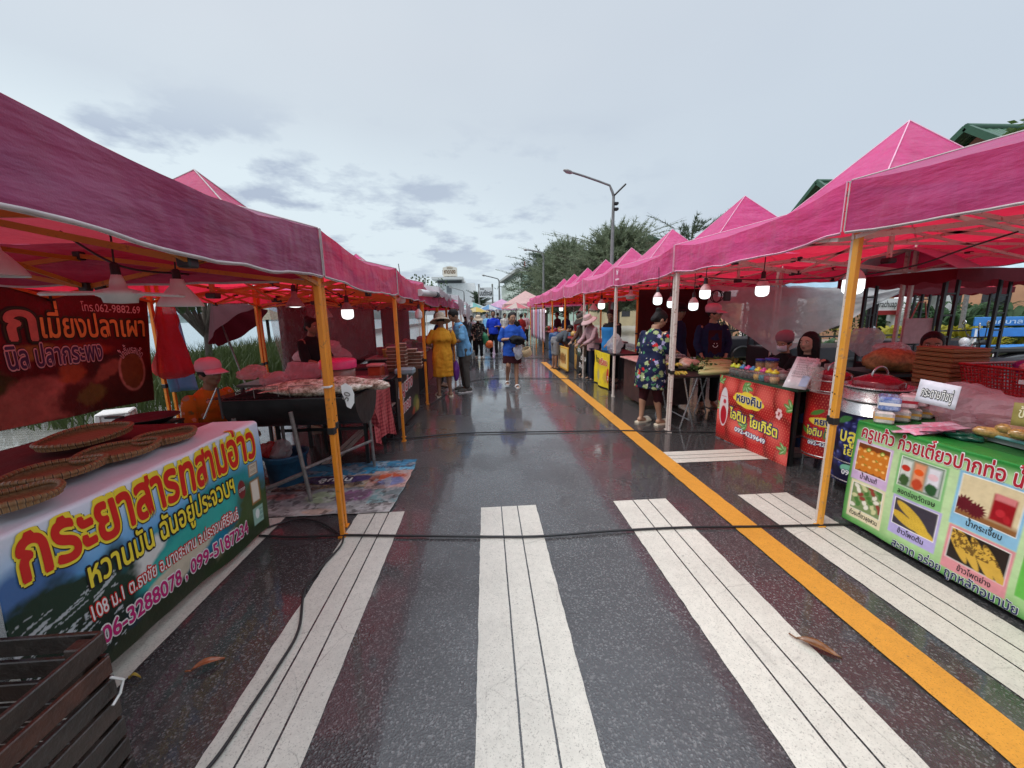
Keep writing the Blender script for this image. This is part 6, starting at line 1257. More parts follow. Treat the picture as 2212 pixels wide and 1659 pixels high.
def sheet(u, v): a = AY(1570, 625, 7.4); return Vector((4.05+u*2.6, 6.9-1.0*u+.08*nz(u*6, v*4), 1.98-.10*u-v*(.25+.95*(1-abs(2*u-.85))**1.0)+.05*nz(u*7, v*5, 3)))
ps.grid(sheet, 40, 20); tag(ps.build('plastic_sheet', clear('milky sheet', (.62, .63, .63), .78, .2, .6)), 'milky plastic sheet draped behind the yogurt stall', 'plastic sheet')
cb = thing('coiled_cable', 'coil of black cable and a plug box hung by the lit bulbs', 'cable', AY(1550, 640, 5.6)); p = AY(1548, 640, 5.6)
mb = MB(); mb.tube([p+Vector((.085*math.cos(a)*(1+.1*math.sin(a*.3)), .02*math.sin(a*.7), .085*math.sin(a))) for a in [q*.35 for q in range(60)]], .007, 6); mb.build('coil', BLACK, cb); MB().box(p+Vector((.16, 0, 0)), (.10, .05, .14), b=.01).build('plug_box', BLACK, cb)
# ------------------------------------------------------------------ farther right stalls
yb = thing('banner_stall', 'small table draped with a yellow food banner', 'table', (2.75, 7.9, 0)); MB().box((2.78, 7.95, .72), (.62, 1.05, .03)).build('table_top', DARKM, yb)
for x, y in ((2.55, 7.5), (3.0, 7.5), (2.55, 8.4), (3.0, 8.4)): MB().bar((x, y, 0), (x, y, .71), .03, .03, 0, 0, (0, 1, 0)).build('leg', DARKM, yb)
ik = Ink(1.05, .72, 120, 90, (222, 196, 40)); ik.ell(.32, .20, .16, .13, (176, 164, 120), 0, .2, .6, 3); ik.ell(.78, .22, .13, .12, (190, 160, 60), 0, .3, .6, 4); ik.ell(.93, .25, .10, .17, (190, 30, 24), .1, .1); ik.grain(.25, 12)
SYb = lambda u, v, h=0.: Vector((2.42-h+.03*math.sin(u*9)*(1-v)+.02*nz(u*4, v*3), 8.46-u, .02+v)); o = ik.build('banner', SYb, yb); lm = MB(); letter(lm, 'ข้าว', SYb, .08, .47, .30, .18, 0, .03); letter(lm, 'เกรียบ', SYb, .42, .46, .46, .18, 1, .03, [(.06, 2)]); letter(lm, '20', SYb, .88, .18, .1, .12, 2, .03); lm.build('lettering', [I_BLK, I_RED, I_WHT], o)
tag(crumple((2.62, 7.7, .90), .17, FILMW, 'plastic_bag', seed=101, sq=(.8, .8, 1.1)), 'knotted clear bag standing on the yellow banner table', 'plastic bag')
pt = thing('pickle_table', 'low table with a dark plank front by the floral dress woman', 'table', (2.9, 6.3, 0)); MB().box((2.88, 6.35, .40), (.75, .95, .68), b=.01).build('cabinet', mat('dark brown planks', (.05, .02, .018), .5, .5, 8), pt); MB().box((2.86, 6.33, .755), (.85, 1.05, .025), b=.005).build('counter_top', mat('pink marbled top', (.5, .26, .24), .4, .4, 12), pt)
tag(crumple((2.72, 6.0, .84), .17, FILMW, 'plastic_bag', seed=104, sq=(1, 1, .8)), 'clear bag of pale greens at the woman in the floral dress\'s elbow', 'plastic bag'); herb((2.72, 6.0, .78), .12, HERB[2], 'pale greens inside the clear bag by the floral dress', 60)
for i in range(4):
    T = thing('sauce_bottle', 'orange capped sauce bottle in the cluster at the yellow banner stall', 'bottle', (2.75+.10*i, 6.65, .77), 0, 'sauce bottles by the yellow banner'); MB().lathe([(.002, 0), (.034, 0), (.036, .02), (.034, .10), (.014, .13), (.013, .15), (.002, .15)], n=14).build('bottle_wall', mat('yellow sauce', (.50, .28, .08), .35), T, local=True); MB().lathe([(.015, .148), (.012, .18), (.002, .2)], n=10).build('cap', mat('peach cap', (.62, .35, .2), .4), T, local=True)
ds = []
def bin_(p, d, m_, lab, lid=True):
    T = thing('plastic_bin', lab, 'bin', (p[0], p[1], 0)); MB().box((p[0], p[1], d[2]/2), d, b=.03).build('bin_wall', m_, T)
    if lid: MB().box((p[0], p[1], d[2]+.015), (d[0]+.04, d[1]+.04, .03), b=.012).build('lid', m_, T)
NAVYP = mat('navy plastic', (.006, .012, .03), .35); 
bin_((2.62, 9.0), (.42, .5, .72), NAVYP, 'tall dark blue bin beside the yellow banner stall'); bin_((2.75, 9.75), (.4, .45, .6), BLACK, 'black bin behind the dark blue one')
def counter(x, y0, y1, h, m_, lab, front=None):
    T = thing('stall_counter', lab, 'counter', (x+.35, (y0+y1)/2, 0)); MB().box((x+.38, (y0+y1)/2, h), (.78, y1-y0, .04), b=.006).build('counter_top', m_, T); MB().box((x+.42, (y0+y1)/2, h/2-.01), (.62, y1-y0-.08, h-.04)).build('cabinet', front or BLACK, T)
counter(2.5, 8.7, 10.1, .86, mat('dull steel top', (.2, .2, .2), .4, metal=.5), 'counter of the sun hat vendors behind the dark blue bin'); counter(2.55, 11.2, 13.3, .8, mat('red painted top', (.22, .02, .02), .5), 'dark red counter beyond the bending boy'); counter(2.6, 13.6, 17.6, .8, mat('pinkish top', (.4, .2, .2), .5), 'far pinkish counter in the right hand row'); counter(2.6, 17.8, 20, .8, mat('cream top', (.5, .4, .3), .5), 'farthest counter in the right hand row')
ag = thing('a_frame_sign', 'black and white lettered board in front of the sun hat vendors', 'sign', (2.38, 9.45, 0)); SA = flatS((2.36, 9.95, .12), (0, -1, 0), (.05, 0, 1)); ik = Ink(.95, .68, 30, 24, (22, 24, 24)); ik.ell(.2, .5, .2, .14, (60, 90, 70), 0, .4, .8); o = ik.build('board', SA, ag, None, .02); lm = MB()
for i, (s, u, v) in enumerate((('ปลาหมึก', .08, .45), ('ย่าง', .42, .28), ('20 บาท', .3, .08))): letter(lm, s, SA, u, v, .5, .17, 0, .03)
lm.build('lettering', [I_WHT], o); MB().box((2.39, 9.2, .06), (.06, .5, .12)).build('foot', BLACK, ag); MB().box((2.39, 9.75, .06), (.06, .3, .12)).build('foot', BLACK, ag)
bs_ = thing('yellow_sign', 'yellow boxed sign that the boy leans over', 'sign', (2.15, 10.3, 0)); SYs = flatS((2.05, 10.85, .05), (.06, -1, 0), (0, 0, 1)); ik = Ink(1.0, .62, 40, 30, (206, 160, 60)); ik.rect(.06, .06, .94, .56, (222, 196, 130)); ik.ell(.5, .3, .3, .14, (170, 120, 60), 0, .3, .7); o = ik.build('board', SYs, bs_, None, .03); lm = MB(); letter(lm, 'น้ำเต้าหู้', SYs, .12, .24, .7, .24, 0, .02); lm.build('lettering', [mat('ink brown', (.15, .07, .02), .5)], o); MB().box((2.09, 10.35, .025), (.06, .95, .05)).build('foot', WOODD, bs_)
bs2 = thing('yellow_sign', 'orange yellow standing board behind the bending boy', 'sign', (2.45, 9.9, 0)); MB().box((2.48, 10.3, .45), (.04, .6, .86), b=.01).build('board', mat('orange yellow board', (.55, .30, .05), .5, .3), bs2); SYt = flatS((2.455, 10.55, .35), (0, -1, 0), (0, 0, 1)); lm = MB(); letter(lm, 'ชา', SYt, .1, .1, .3, .3, 0, .03); lm.build('lettering', [I_BLK], bs2)
bd_ = thing('water_drum', 'blue plastic water drum in the right hand row', 'drum', (2.85, 14.0, 0)); p = AY(1205, 765, 13.2); MB().lathe([(.01, 0), (.27, 0), (.29, .04), (.29, .28), (.275, .30), (.29, .32), (.29, .60), (.275, .62), (.29, .64), (.28, .86), (.24, .9), (.01, .9)], (2.45, 13.2, 0), 28).build('drum_wall', mat('deep blue plastic', (.006, .05, .16), .35), bd_); MB().lathe([(.1, .89), (.1, .93), (.01, .93)], (2.45, 13.2, 0), 16).build('lid', BLUEP, bd_)
for i in range(6):
    y = 15.2+i*.8; mb = MB(); mb.grid(lambda a, b: Vector((2.33+.03*math.sin(a*7), y+a*.5, 1.75-b*(1.25+.1*math.sin(a*5)))), 8, 8); tag(solid(mb.build('hanging_garment', [plain_cloth('garment %d' % i, c) for c in [((.5, .35, .4), (.6, .5, .55), (.35, .3, .45), (.55, .2, .25), (.5, .5, .55), (.3, .1, .15))[i]]][0]), .01), 'printed garment %s on the rail of the far clothes stall' % ('first', 'second', 'third', 'fourth', 'fifth', 'last')[i], 'garment', 'garments on the far rail')
# smallwares heaped on the far counters
PALS = [(.45, .1, .08), (.5, .35, .1), (.08, .2, .35), (.5, .45, .4), (.12, .3, .1), (.4, .08, .2), (.06, .05, .05)]
hb = {}
for i in range(92):
    y = rnd(8.8, 19.5); k_ = i % 7; z = .88 if y < 10.1 else .82; x = rnd(2.62, 3.15)
    if i >= 46: y = rnd(7.1, 17); x = rnd(-2.05, -1.4); z = .815
    nm = ('food_box', 'snack_bag', 'round_tub')[i % 3]
    key = (nm, k_)
    if key not in hb:
        mb = MB(); 
        if i % 3 == 0: mb.box((0, 0, .06), (.2, .16, .12), b=.015)
        elif i % 3 == 1: mb.ell((0, 0, .09), (.09, .11, .1), 12, 8); mb.v = [(x_+.02*nz(x_*20, y_*20, z_*20), y_+.02*nz(x_*20, z_*20), max(0, z_)) for x_, y_, z_ in mb.v]
        else: mb.lathe([(.01, 0), (.07, 0), (.085, .13), (.09, .135), (.09, .15), (.01, .16)], n=16)
        hb[key] = mb.mesh(nm, mat('ware %d' % k_, PALS[k_], .4, .4, 25))
    o = bpy.data.objects.new(nm, hb[key]); COL.objects.link(o); o.location = (x, y, z); o.rotation_euler.z = rnd(0, 3); cn = ('red', 'ochre', 'blue', 'cream', 'green', 'magenta', 'black')[k_]
    sd = 'right hand' if i < 46 else 'sea side'; tag(o, 'small %s %s among the wares on the far %s counters' % (cn, nm.replace('_', ' '), sd), nm.split('_')[1], 'wares on the far %s counters' % sd)
# ------------------------------------------------------------------ plants, buildings, street lamps, carts beyond the stalls
def leafmat(name, c, c2):
    t = NT(name); o = t.obj(); f = t.noise(o, 1.1, 4, .6); t.base(t.ramp(f, [(.3, c), (.7, c2)])); t.set(Roughness=.6, Specular_IOR_Level=.3); tl = t.n('ShaderNodeBsdfTranslucent'); tl.inputs[0].default_value = tuple(x*1.2 for x in c2)+(1,); m = t.n('ShaderNodeMixShader'); m.inputs[0].default_value = .35; t.l(t.b.outputs[0], m.inputs[1]); t.l(tl.outputs[0], m.inputs[2]); t.l(m.outputs[0], t.o.inputs[0]); return t.m
CAS = leafmat('casuarina needles', (.09, .12, .075), (.20, .24, .15)); CAS2 = leafmat('far casuarina needles', (.05, .075, .05), (.09, .12, .075)); BARK = mat('grey bark', (.10, .08, .065), .9, .4, 6, bump=.6, bscale=20)
def needle_tree(label, base, h, spread, seed, mt, n=420, trunk=.22, dens=26, sl=.9, group=None, low=.15):
    rg = random.Random(seed); T = thing('casuarina_tree', label, 'tree', base, group=group); bx, by = base[0], base[1]
    tk = MB(); tip = Vector((bx+rg.uniform(-.4, .4), by, h*.8)); tk.tube([Vector((bx, by, 0)), Vector((bx+.1, by, h*.3)), tip], [trunk, trunk*.7, trunk*.15], 10)
    cr = MB()
    for i in range(n):
        z = h*(low+(.88-low)*rg.random()); t_ = z/h; a = rg.uniform(0, 2*PI); Rr = spread*(math.sin(PI*min(1, .25+t_*.78)))**.8*rg.uniform(.35, 1.); r0 = Rr*rg.uniform(.0, .55)
        p = Vector((bx+r0*math.cos(a), by+r0*math.sin(a), z)); d = Vector((math.cos(a)*Rr, math.sin(a)*Rr, h*rg.uniform(.02, .20)))*rg.uniform(.5, .9)
        if i % 9 == 0: tk.tube([Vector((bx, by, z*.8)), p, p+d*.8], [.05*trunk/.2, .03, .008], 5)
        m_ = 7; P_ = [p+d*(j/m_)+Vector((0, 0, -.35*sl*(j/m_)**2*rg.uniform(-.6, 1)+.0)) for j in range(m_+1)]
        for j in range(dens):
            q = rg.random()**.7; k_ = min(m_-1, int(q*m_)); c = P_[k_].lerp(P_[k_+1], q*m_-k_)
            dd = (d.normalized()*.8+Vector((rg.uniform(-1, 1), rg.uniform(-1, 1), rg.uniform(-.8, .9)))*.75).normalized()*rg.uniform(.18, .48)*sl
            s = dd.cross(Vector((rg.uniform(-1, 1), rg.uniform(-1, 1), rg.uniform(-1, 1)))).normalized()*rg.uniform(.016, .034)*sl
            cr.add([c-s, c+s, c+dd], [(0, 1, 2)])
    # plumes that stand out against the sky
    for i in range(34):
        a = rg.uniform(0, 2*PI); z = h*rg.uniform(.6, .9); Rr = spread*rg.uniform(.35, .9); p = Vector((bx+Rr*.5*math.cos(a), by+Rr*.5*math.sin(a), z)); d = Vector((math.cos(a)*Rr*.9, math.sin(a)*Rr*.9, h*rg.uniform(.08, .17)))
        tk.tube([p, p+d*.5, p+d], [.012, .008, .003], 4)
        for j in range(110):
            c = p+d*(j/110)+Vector((0, 0, -.5*(j/110)**2*h*.05)); dd = (d.normalized()+Vector((rg.uniform(-1, 1), rg.uniform(-1, 1), rg.uniform(-1, .7)))*.8).normalized()*rg.uniform(.15, .5)*sl*(1.1-j/143); s = dd.cross(Vector((rg.uniform(-1, 1), rg.uniform(-1, 1), 1))).normalized()*.024*sl; cr.add([c-s, c+s, c+dd], [(0, 1, 2)])
    tk.build('trunk', BARK, T); cr.build('crown', mt, T); return T
needle_tree('dense dark casuarina rising behind the middle of the right hand canopies', (8.8, 26, 0), 7.2, 4.4, 3, CAS, 1500, .3, 52, .9, low=.22)
needle_tree('feathery casuarina that merges into the dense one, road side', (6.9, 33, 0), 7.6, 4.0, 5, CAS, 1200, .25, 48, .9, low=.2)
needle_tree('farther casuarina at the canopy row end', (6.8, 44, 0), 8.6, 4.6, 8, CAS2, 620, .3, 34, 1.2, low=.2); needle_tree('thin casuarina whose sprays show above the tall peaked canopy', (13.2, 25, 0), 7.6, 2.8, 12, CAS2, 60, .12, 44, .9, low=.35); needle_tree('low grey green casuarina beside the tall white roadside board', (-1.2, 92, 0), 7, 2.6, 15, CAS2, 160, .3, 26, 1.8)
def leafy(label, base, h, spread, seed, mt, n=2600, ls=.16, trunk=.12, z0=.35, group=None, name='leafy_tree', cat='tree'):
    rg = random.Random(seed); T = thing(name, label, cat, base, group=group); bx, by, bz = base; tk = MB(); cr = MB()
    tk.tube([(bx, by, bz), (bx+.05, by, bz+h*.4), (bx+.1, by+.1, bz+h*.75)], [trunk, trunk*.7, trunk*.2], 9); cl = []
    for i in range(16):
        a = rg.uniform(0, 2*PI); r = spread*rg.uniform(.25, .85); c = Vector((bx+r*math.cos(a), by+r*math.sin(a), bz+h*rg.uniform(z0, .92))); cl.append((c, spread*rg.uniform(.22, .42))); tk.tube([(bx, by, bz+h*.35), Vector((bx, by, bz+h*.35)).lerp(c, .5)+Vector((0, 0, .1*h)), c], [trunk*.45, trunk*.3, .01], 6)
    for i in range(n):
        c, r = cl[rg.randrange(16)]; v = Vector((rg.gauss(0, 1), rg.gauss(0, 1), rg.gauss(0, .75))); v = v.normalized()*r*rg.uniform(.4, 1.05); p = c+v
        d = (v.normalized()+Vector((rg.uniform(-1, 1), rg.uniform(-1, 1), rg.uniform(-.9, .5)))).normalized()*ls*rg.uniform(.6, 1.2); s = d.cross(Vector((rg.uniform(-1, 1), rg.uniform(-1, 1), rg.uniform(-1, 1)))).normalized()*ls*.28; cr.add([p, p+d*.5+s, p+d, p+d*.5-s], [(0, 1, 2, 3)])
    tk.build('trunk', BARK, T); cr.build('crown', mt, T); return T
BROAD = leafmat('broad leaves', (.025, .055, .012), (.07, .12, .03)); SEAALM = leafmat('sea almond leaves', (.02, .04, .015), (.06, .085, .03))
leafy('leafy green tree beside the green tiled roof above the right canopies', (AY(2355, 330, 10.5).x, 10.5, 0), AY(2200, 232, 10.5).z, 2.4, 21, BROAD, 4600, .22, .2, .45)
leafy('sea almond branches drooping behind the fish stall parasol', (-6.6, 9.6, 0), 3.3, 1.9, 23, SEAALM, 900, .22, .09, .62); leafy('thin leafy sapling standing above the grey tarpaulins', (-3.1, 20, 0), 3.7, .6, 27, SEAALM, 130, .16, .04, .6); leafy('sparse sapling close to the white hotel block', (-2.95, 24, 0), 3.9, .7, 29, BROAD, 150, .17, .04, .6)
# beach grass and shrubs on the sea side
gm = MB(); rg = random.Random(5)
for i in range(5200):
    x = rg.uniform(-9.2, -5.0); y = rg.uniform(5.4, 15); hh = rg.uniform(.45, 1.05)*(1-.25*abs(x+6.8)/2.2); lean_ = Vector((rg.uniform(-.3, .3), rg.uniform(-.3, .3), 0)); b = Vector((x, y, .1)); w_ = .012
    gm.add([b+Vector((-w_, 0, 0)), b+Vector((w_, 0, 0)), b+lean_*.5+Vector((w_*.8, 0, hh*.6)), b+lean_*1.3+Vector((0, 0, hh*.98)), b+lean_*.5+Vector((-w_*.8, 0, hh*.6))], [(0, 1, 2, 4), (4, 2, 3)])
kind(gm.build('beach_grass', leafmat('beach grass', (.018, .035, .010), (.06, .085, .022))), 'stuff')
th = thing('thatched_shelter', 'small thatched beach shelter seen past the parasol', 'shelter', (-9.0, 13, 0)); p = AY(568, 683, 14); MB().lathe([(1.0, 0), (.6, .18), (.02, .42), (.01, .42)], (p.x, p.y, p.z-.12), 18).build('thatch', mat('grey thatch', (.16, .14, .10), .9, .5, 14, bump=.7), th)
for dx in (-.12, .12): MB().tube([(p.x+dx, p.y, 0), (p.x+dx, p.y, p.z)], .05, 8).build('post', BARK, th)
# buildings
def windows(parent, face, x0, z0, w_, h_, nx, nz_, fw, fh, mt, S):
    for i in range(nx):
        for j in range(nz_):
            u = x0+w_*(i+.5)/nx; v = z0+h_*(j+.5)/nz_; mb = MB(); a = [S(u-fw/2, v-fh/2, .02), S(u+fw/2, v-fh/2, .02), S(u+fw/2, v+fh/2, .02), S(u-fw/2, v+fh/2, .02)]; b = [S(u-fw/2, v-fh/2, -.06), S(u+fw/2, v-fh/2, -.06), S(u+fw/2, v+fh/2, -.06), S(u-fw/2, v+fh/2, -.06)]
            mb.loft([b, a], 0, True, smooth=False); mb.build('window', mt, parent)
GLASSD = mat('dark window glass', (.05, .06, .07), .12); PLASTER = mat('white plaster', (.78, .78, .77), .8, .12, 2)
hb_ = thing('hotel_block', 'white hotel block with an overhanging roof slab and a rooftop billboard', 'building', (-10, 120, 0)); b0 = AY(946, 615, 120); b1 = AY(1016, 615, 120); zt_ = AY(970, 612, 120).z
MB().box(((b0.x+b1.x)/2+.6, 128, zt_/2), (b1.x-b0.x+1.4, 16, zt_)).build('wall', PLASTER, hb_); r0 = AY(934, 603, 118); r1 = AY(1001, 603, 118); MB().box(((r0.x+r1.x)/2, 126, r0.z+.1), (r1.x-r0.x, 20, .7)).build('roof', mat('white slab', (.6, .6, .58), .7), hb_); MB().box(((r0.x+r1.x)/2+.3, 127, (zt_+r0.z)/2), ((r1.x-r0.x)*.8, 15, r0.z-zt_)).build('loggia', mat('dark loggia', (.06, .065, .07), .6), hb_)
for z in (625, 641): a = AY(970, z, 119.9); MB().box((a.x, 119.95, a.z), (1.5, .2, 2.0), b=.05).build('window', mat('grey louvre', (.22, .23, .24), .5), hb_)
MB().box((b1.x+3.6, 132, AY(1000, 655, 120).z/2), (10, 14, AY(1000, 648, 120).z)).build('annex', mat('pale annex', (.55, .55, .53), .8), hb_); MB().box((b0.x-4, 132, AY(1000, 645, 120).z/2), (8, 14, AY(1000, 640, 120).z)).build('annex', PLASTER, hb_)
bb2 = thing('billboard', 'rooftop billboard box with brown lettering on the white hotel block', 'billboard', (-12, 122, zt_)); p0 = AY(957, 598, 119); p1 = AY(987, 596, 119); p2 = AY(987, 574, 119); W_ = p1.x-p0.x; H_ = p2.z-p1.z
mb = MB(); arch = [(0, 0), (W_, 0), (W_, H_*.82), (W_*.72, H_*.92), (W_*.5, H_), (W_*.28, H_*.92), (0, H_*.82)]; mb.add([(p0.x+a, 119, p1.z+b) for a, b in arch]+[(p0.x+a, 121.4, p1.z+b) for a, b in arch], [tuple(range(7)), tuple(range(7, 14))[::-1]]+[(i, 7+i, 7+(i+1) % 7, (i+1) % 7) for i in range(7)]); mb.build('panel', mat('cream panel', (.62, .58, .50), .6), bb2)
Sb = flatS((p0.x, 118.96, p1.z), (1, 0, 0), (0, 0, 1)); lm = MB(); letter(lm, 'หาดทอง', Sb, W_*.1, H_*.22, W_*.8, H_*.62, 0, .03, lift=.02); letter(lm, 'โรงแรม', Sb, W_*.3, H_*.70, W_*.4, H_*.26, 0, .02, lift=.02); lm.build('lettering', [mat('ink bronze', (.16, .08, .03), .5)], bb2); MB().box((p0.x-.05, 120.2, p1.z+H_*.35), (.1, 2.2, H_*.5)).build('side_panel', mat('maroon panel', (.12, .03, .03), .5), bb2)
for i in range(4): MB().tube([(p0.x+W_*(.15+.23*i), 120, p1.z), (p0.x+W_*(.15+.23*i), 120, r0.z)], .12, 6).build('strut', GREY_PIPE, bb2)
sg = thing('roadside_board', 'tall white board with dark lettering between two grey posts', 'sign', (1, 80, 0)); a0 = AY(1035, 640, 80); a1 = AY(1064, 640, 80); zt1 = AY(1050, 621, 80).z; zb1 = AY(1050, 642, 80).z
for p_ in (a0, a1): MB().tube([(p_.x, 80.2, 0), (p_.x, 80.2, zt1+.7)], .16, 8).build('post', GREY_PIPE, sg)
MB().box(((a0.x+a1.x)/2, 80, (zt1+zb1)/2), (a1.x-a0.x, .12, zt1-zb1)).build('board', mat('white board', (.66, .67, .68), .5), sg); Sg = flatS((a0.x, 79.92, zb1), (1, 0, 0), (0, 0, 1)); lm = MB(); Wg = a1.x-a0.x; Hg = zt1-zb1; letter(lm, 'มนต์ทะเล', Sg, Wg*.05, Hg*.18, Wg*.9, Hg*.72, 0, .025, lift=.02); letter(lm, 'โรงแรม', Sg, Wg*.08, Hg*.78, Wg*.3, Hg*.24, 0, .02, lift=.02); lm.build('lettering', [I_BLK], sg)
gbld = thing('apartment_block', 'pale block with green balcony fronts beyond the casuarinas', 'building', (9, 100, 0)); q0 = AY(1090, 650, 95); q1 = AY(1130, 650, 70); Sf = flatS((q0.x, 95, 0), (Vector((q1.x, 70, 0))-Vector((q0.x, 95, 0))).normalized(), (0, 0, 1)); Lf = (Vector((q1.x, 70, 0))-Vector((q0.x, 95, 0))).length; Hf = AY(1092, 611, 95).z
mb = MB(); nn_ = Vector((-Sf(0, 0, 1).x+Sf(0, 0, 0).x, -Sf(0, 0, 1).y+Sf(0, 0, 0).y, 0)); A_, B_ = Sf(0, 0), Sf(Lf, 0); mb.add([A_, B_, B_+nn_*14, A_+nn_*14]+[p+Vector((0, 0, Hf)) for p in (A_, B_, B_+nn_*14, A_+nn_*14)], [(0, 1, 5, 4), (1, 2, 6, 5), (2, 3, 7, 6), (3, 0, 4, 7), (4, 5, 6, 7)]); mb.build('wall', mat('pale green plaster', (.42, .55, .45), .8, .1, 2), gbld)
for j in range(4):
    z = Hf*(.20+.2*j); mb = MB(); P4 = [Sf(0, z, .5), Sf(Lf, z, .5), Sf(Lf, z+Hf*.075, .5), Sf(0, z+Hf*.075, .5)]; mb.loft([[p+nn_*.45 for p in P4], P4], 0, True, smooth=False); mb.build('balcony_front', mat('white balcony', (.60, .66, .60), .7), gbld)
    windows(gbld, 0, 0, z+Hf*.085, Lf, Hf*.1, 9, 1, Lf/9*.62, Hf*.095, mat('green shade glass', (.10, .22, .12), .3) if j < 3 else mat('brown shade', (.10, .06, .045), .6), Sf)
for i in range(10): MB().bar(Sf(Lf*i/9, 0, .55), Sf(Lf*i/9, Hf*.92, .55), .3, .3).build('pilaster', mat('white balcony', (.6, .66, .6), .7), gbld)
mb = MB(); mb.loft([[Sf(-1, Hf, 1.2), Sf(Lf, Hf, 1.2), Sf(Lf, Hf, -14), Sf(-1, Hf, -14)], [Sf(-1, Hf+.5, 1.2), Sf(Lf, Hf+.5, 1.2), Sf(Lf, Hf+.5, -14), Sf(-1, Hf+.5, -14)]], 0, True, smooth=False); mb.build('roof', mat('grey roof slab', (.35, .36, .34), .8), gbld)
t = NT('green roof tiles'); o = t.obj(); w1 = t.n('ShaderNodeTexWave', _Scale=2.2, _Distortion=.2); w1.bands_direction = 'Y'; t.l(o, w1.inputs['Vector']); w2 = t.n('ShaderNodeTexWave', _Scale=3.2); w2.bands_direction = 'Z'; w2.wave_profile = 'SAW'; t.l(o, w2.inputs['Vector']); f = t.math('ADD', t.math('MULTIPLY', w1.outputs['Fac'], .6), t.math('MULTIPLY', w2.outputs['Fac'], .5)); t.base(t.ramp(f, [(.2, (.012, .05, .025)), (.9, (.06, .16, .085))])); t.set(Roughness=.4); t.bump(f, .8, .05); TILES = t.m
PEACH = mat('peach plaster', (.55, .30, .18), .8, .12, 2); WOODG = mat('gable boards', (.28, .15, .11), .8, .3, 4)
def house(lab, apex, half, slope, depth, wallm, eave_over=.6, rot=0.):
    x, y, z = apex; T = thing('gabled_house', lab, 'building', (x, y, 0)); ze = z-half*slope; mb = MB(); mb.prism([(x-half*.86, y+eave_over), (x+half*.86, y+eave_over), (x+half*.86, y+depth), (x-half*.86, y+depth)], 0, ze+.1); mb.build('wall', wallm, T)
    mb = MB(); mb.add([(x-half*.86, y+eave_over, ze+.1), (x+half*.86, y+eave_over, ze+.1), (x, y+eave_over, z-.25)], [(0, 1, 2)]); solid(mb.build('gable', WOODG, T), .1)
    for s in (-1, 1):
        mb = MB(); n = 26; mb.grid(lambda a, b: Vector((x+s*half*b, y+depth*a, z-half*slope*b+.03*abs(math.sin(a*n*PI)))), n*2, 12); o = mb.build('roof', TILES, T); solid(o, .10); MB().bar((x, y-.02, z+.05), (x+s*half, y-.02, ze+.05), .18, .24).build('barge_board', mat('dark green ridge', (.02, .075, .04), .45), T)
    MB().tube([(x, y-.05, z+.07), (x, y+depth, z+.07)], .14, 10).build('ridge_tiles', mat('dark green ridge', (.02, .075, .04), .45), T)
    windows(T, 0, x-half*.7, 1.0, half*1.4, 1.6, 3, 1, .9, 1.4, GLASSD, flatS((0, y+eave_over, 0), (1, 0, 0), (0, 0, 1)))
    T.rotation_euler.z = rot; return T
ap = AY(2088, 279, 16); house('house with a green tiled gable roof, partly behind the leafy tree', (ap.x, 16, ap.z), 3.4, .80, 9, PEACH, rot=-PI/2); ap = AY(1766, 395, 24); house('second green roofed house behind the tall peaked canopy', (ap.x, 24, ap.z), 3.6, .80, 9, PEACH, rot=-PI/2)
ap = AY(1403, 512, 40); house('cream gabled house between casuarina and canopies', (ap.x, 40, ap.z), 4.2, .34, 9, mat('cream plaster', (.55, .46, .28), .8, .12, 2))
ow = thing('annex_building', 'low orange peach building seen under the right canopies', 'building', (20, 19, 0)); MB().box((17.2, 19.2, 2.0), (12, 4, 4.0)).build('wall', PEACH, ow); MB().box((13.2, 17.15, 1.9), (2.0, .1, 2.4)).build('window', GLASSD, ow); MB().box((13.2, 17.12, 3.2), (2.4, .12, .25)).build('lintel', PLASTER, ow); MB().box((11.9, 17.1, 1.7), (.35, .2, 3.4)).build('column', PLASTER, ow); MB().box((14.5, 17.1, 1.7), (.35, .2, 3.4)).build('column', PLASTER, ow)
for i in range(3): MB().box((16.+i*2.2, 17.15, 1.9), (1.2, .1, 1.5)).build('window', GLASSD, ow)
fb = thing('long_building', 'long low white building beyond the far canopies', 'building', (12, 130, 0)); MB().box((15, 131, 2.2), (42, 6, 4.4)).build('wall', PLASTER, fb); MB().box((15, 130, 4.7), (44, 9, .5)).build('roof', mat('grey green roof', (.22, .27, .27), .7), fb)
windows(fb, 0, -5, 1, 38, 2.2, 10, 1, 1.6, 1.5, GLASSD, flatS((0, 128, 0), (1, 0, 0), (0, 0, 1)))
ms_ = thing('radio_mast', 'red and white lattice radio mast poking above the casuarinas', 'mast', (10, 150, 0)); p = AY(1133, 565, 150); mb0, mb1 = MB(), MB()
for j in range(24):
    z = j*p.z/24; z2_ = (j+1)*p.z/24; w_ = 1.1*(1-j/30); w2_ = 1.1*(1-(j+1)/30); m_ = mb0 if (j//2) % 2 else mb1
    for i in range(4): a = i*PI/2+.4; b = a+PI/2; m_.tube([(p.x+w_*math.cos(a), 150+w_*math.sin(a), z), (p.x+w2_*math.cos(a), 150+w2_*math.sin(a), z2_)], .10, 4); m_.tube([(p.x+w_*math.cos(a), 150+w_*math.sin(a), z), (p.x+w2_*math.cos(b), 150+w2_*math.sin(b), z2_)], .06, 4)
mb0.build('lattice', mat('red mast paint', (.4, .06, .04), .5), ms_); mb1.build('lattice', PLASTER, ms_)
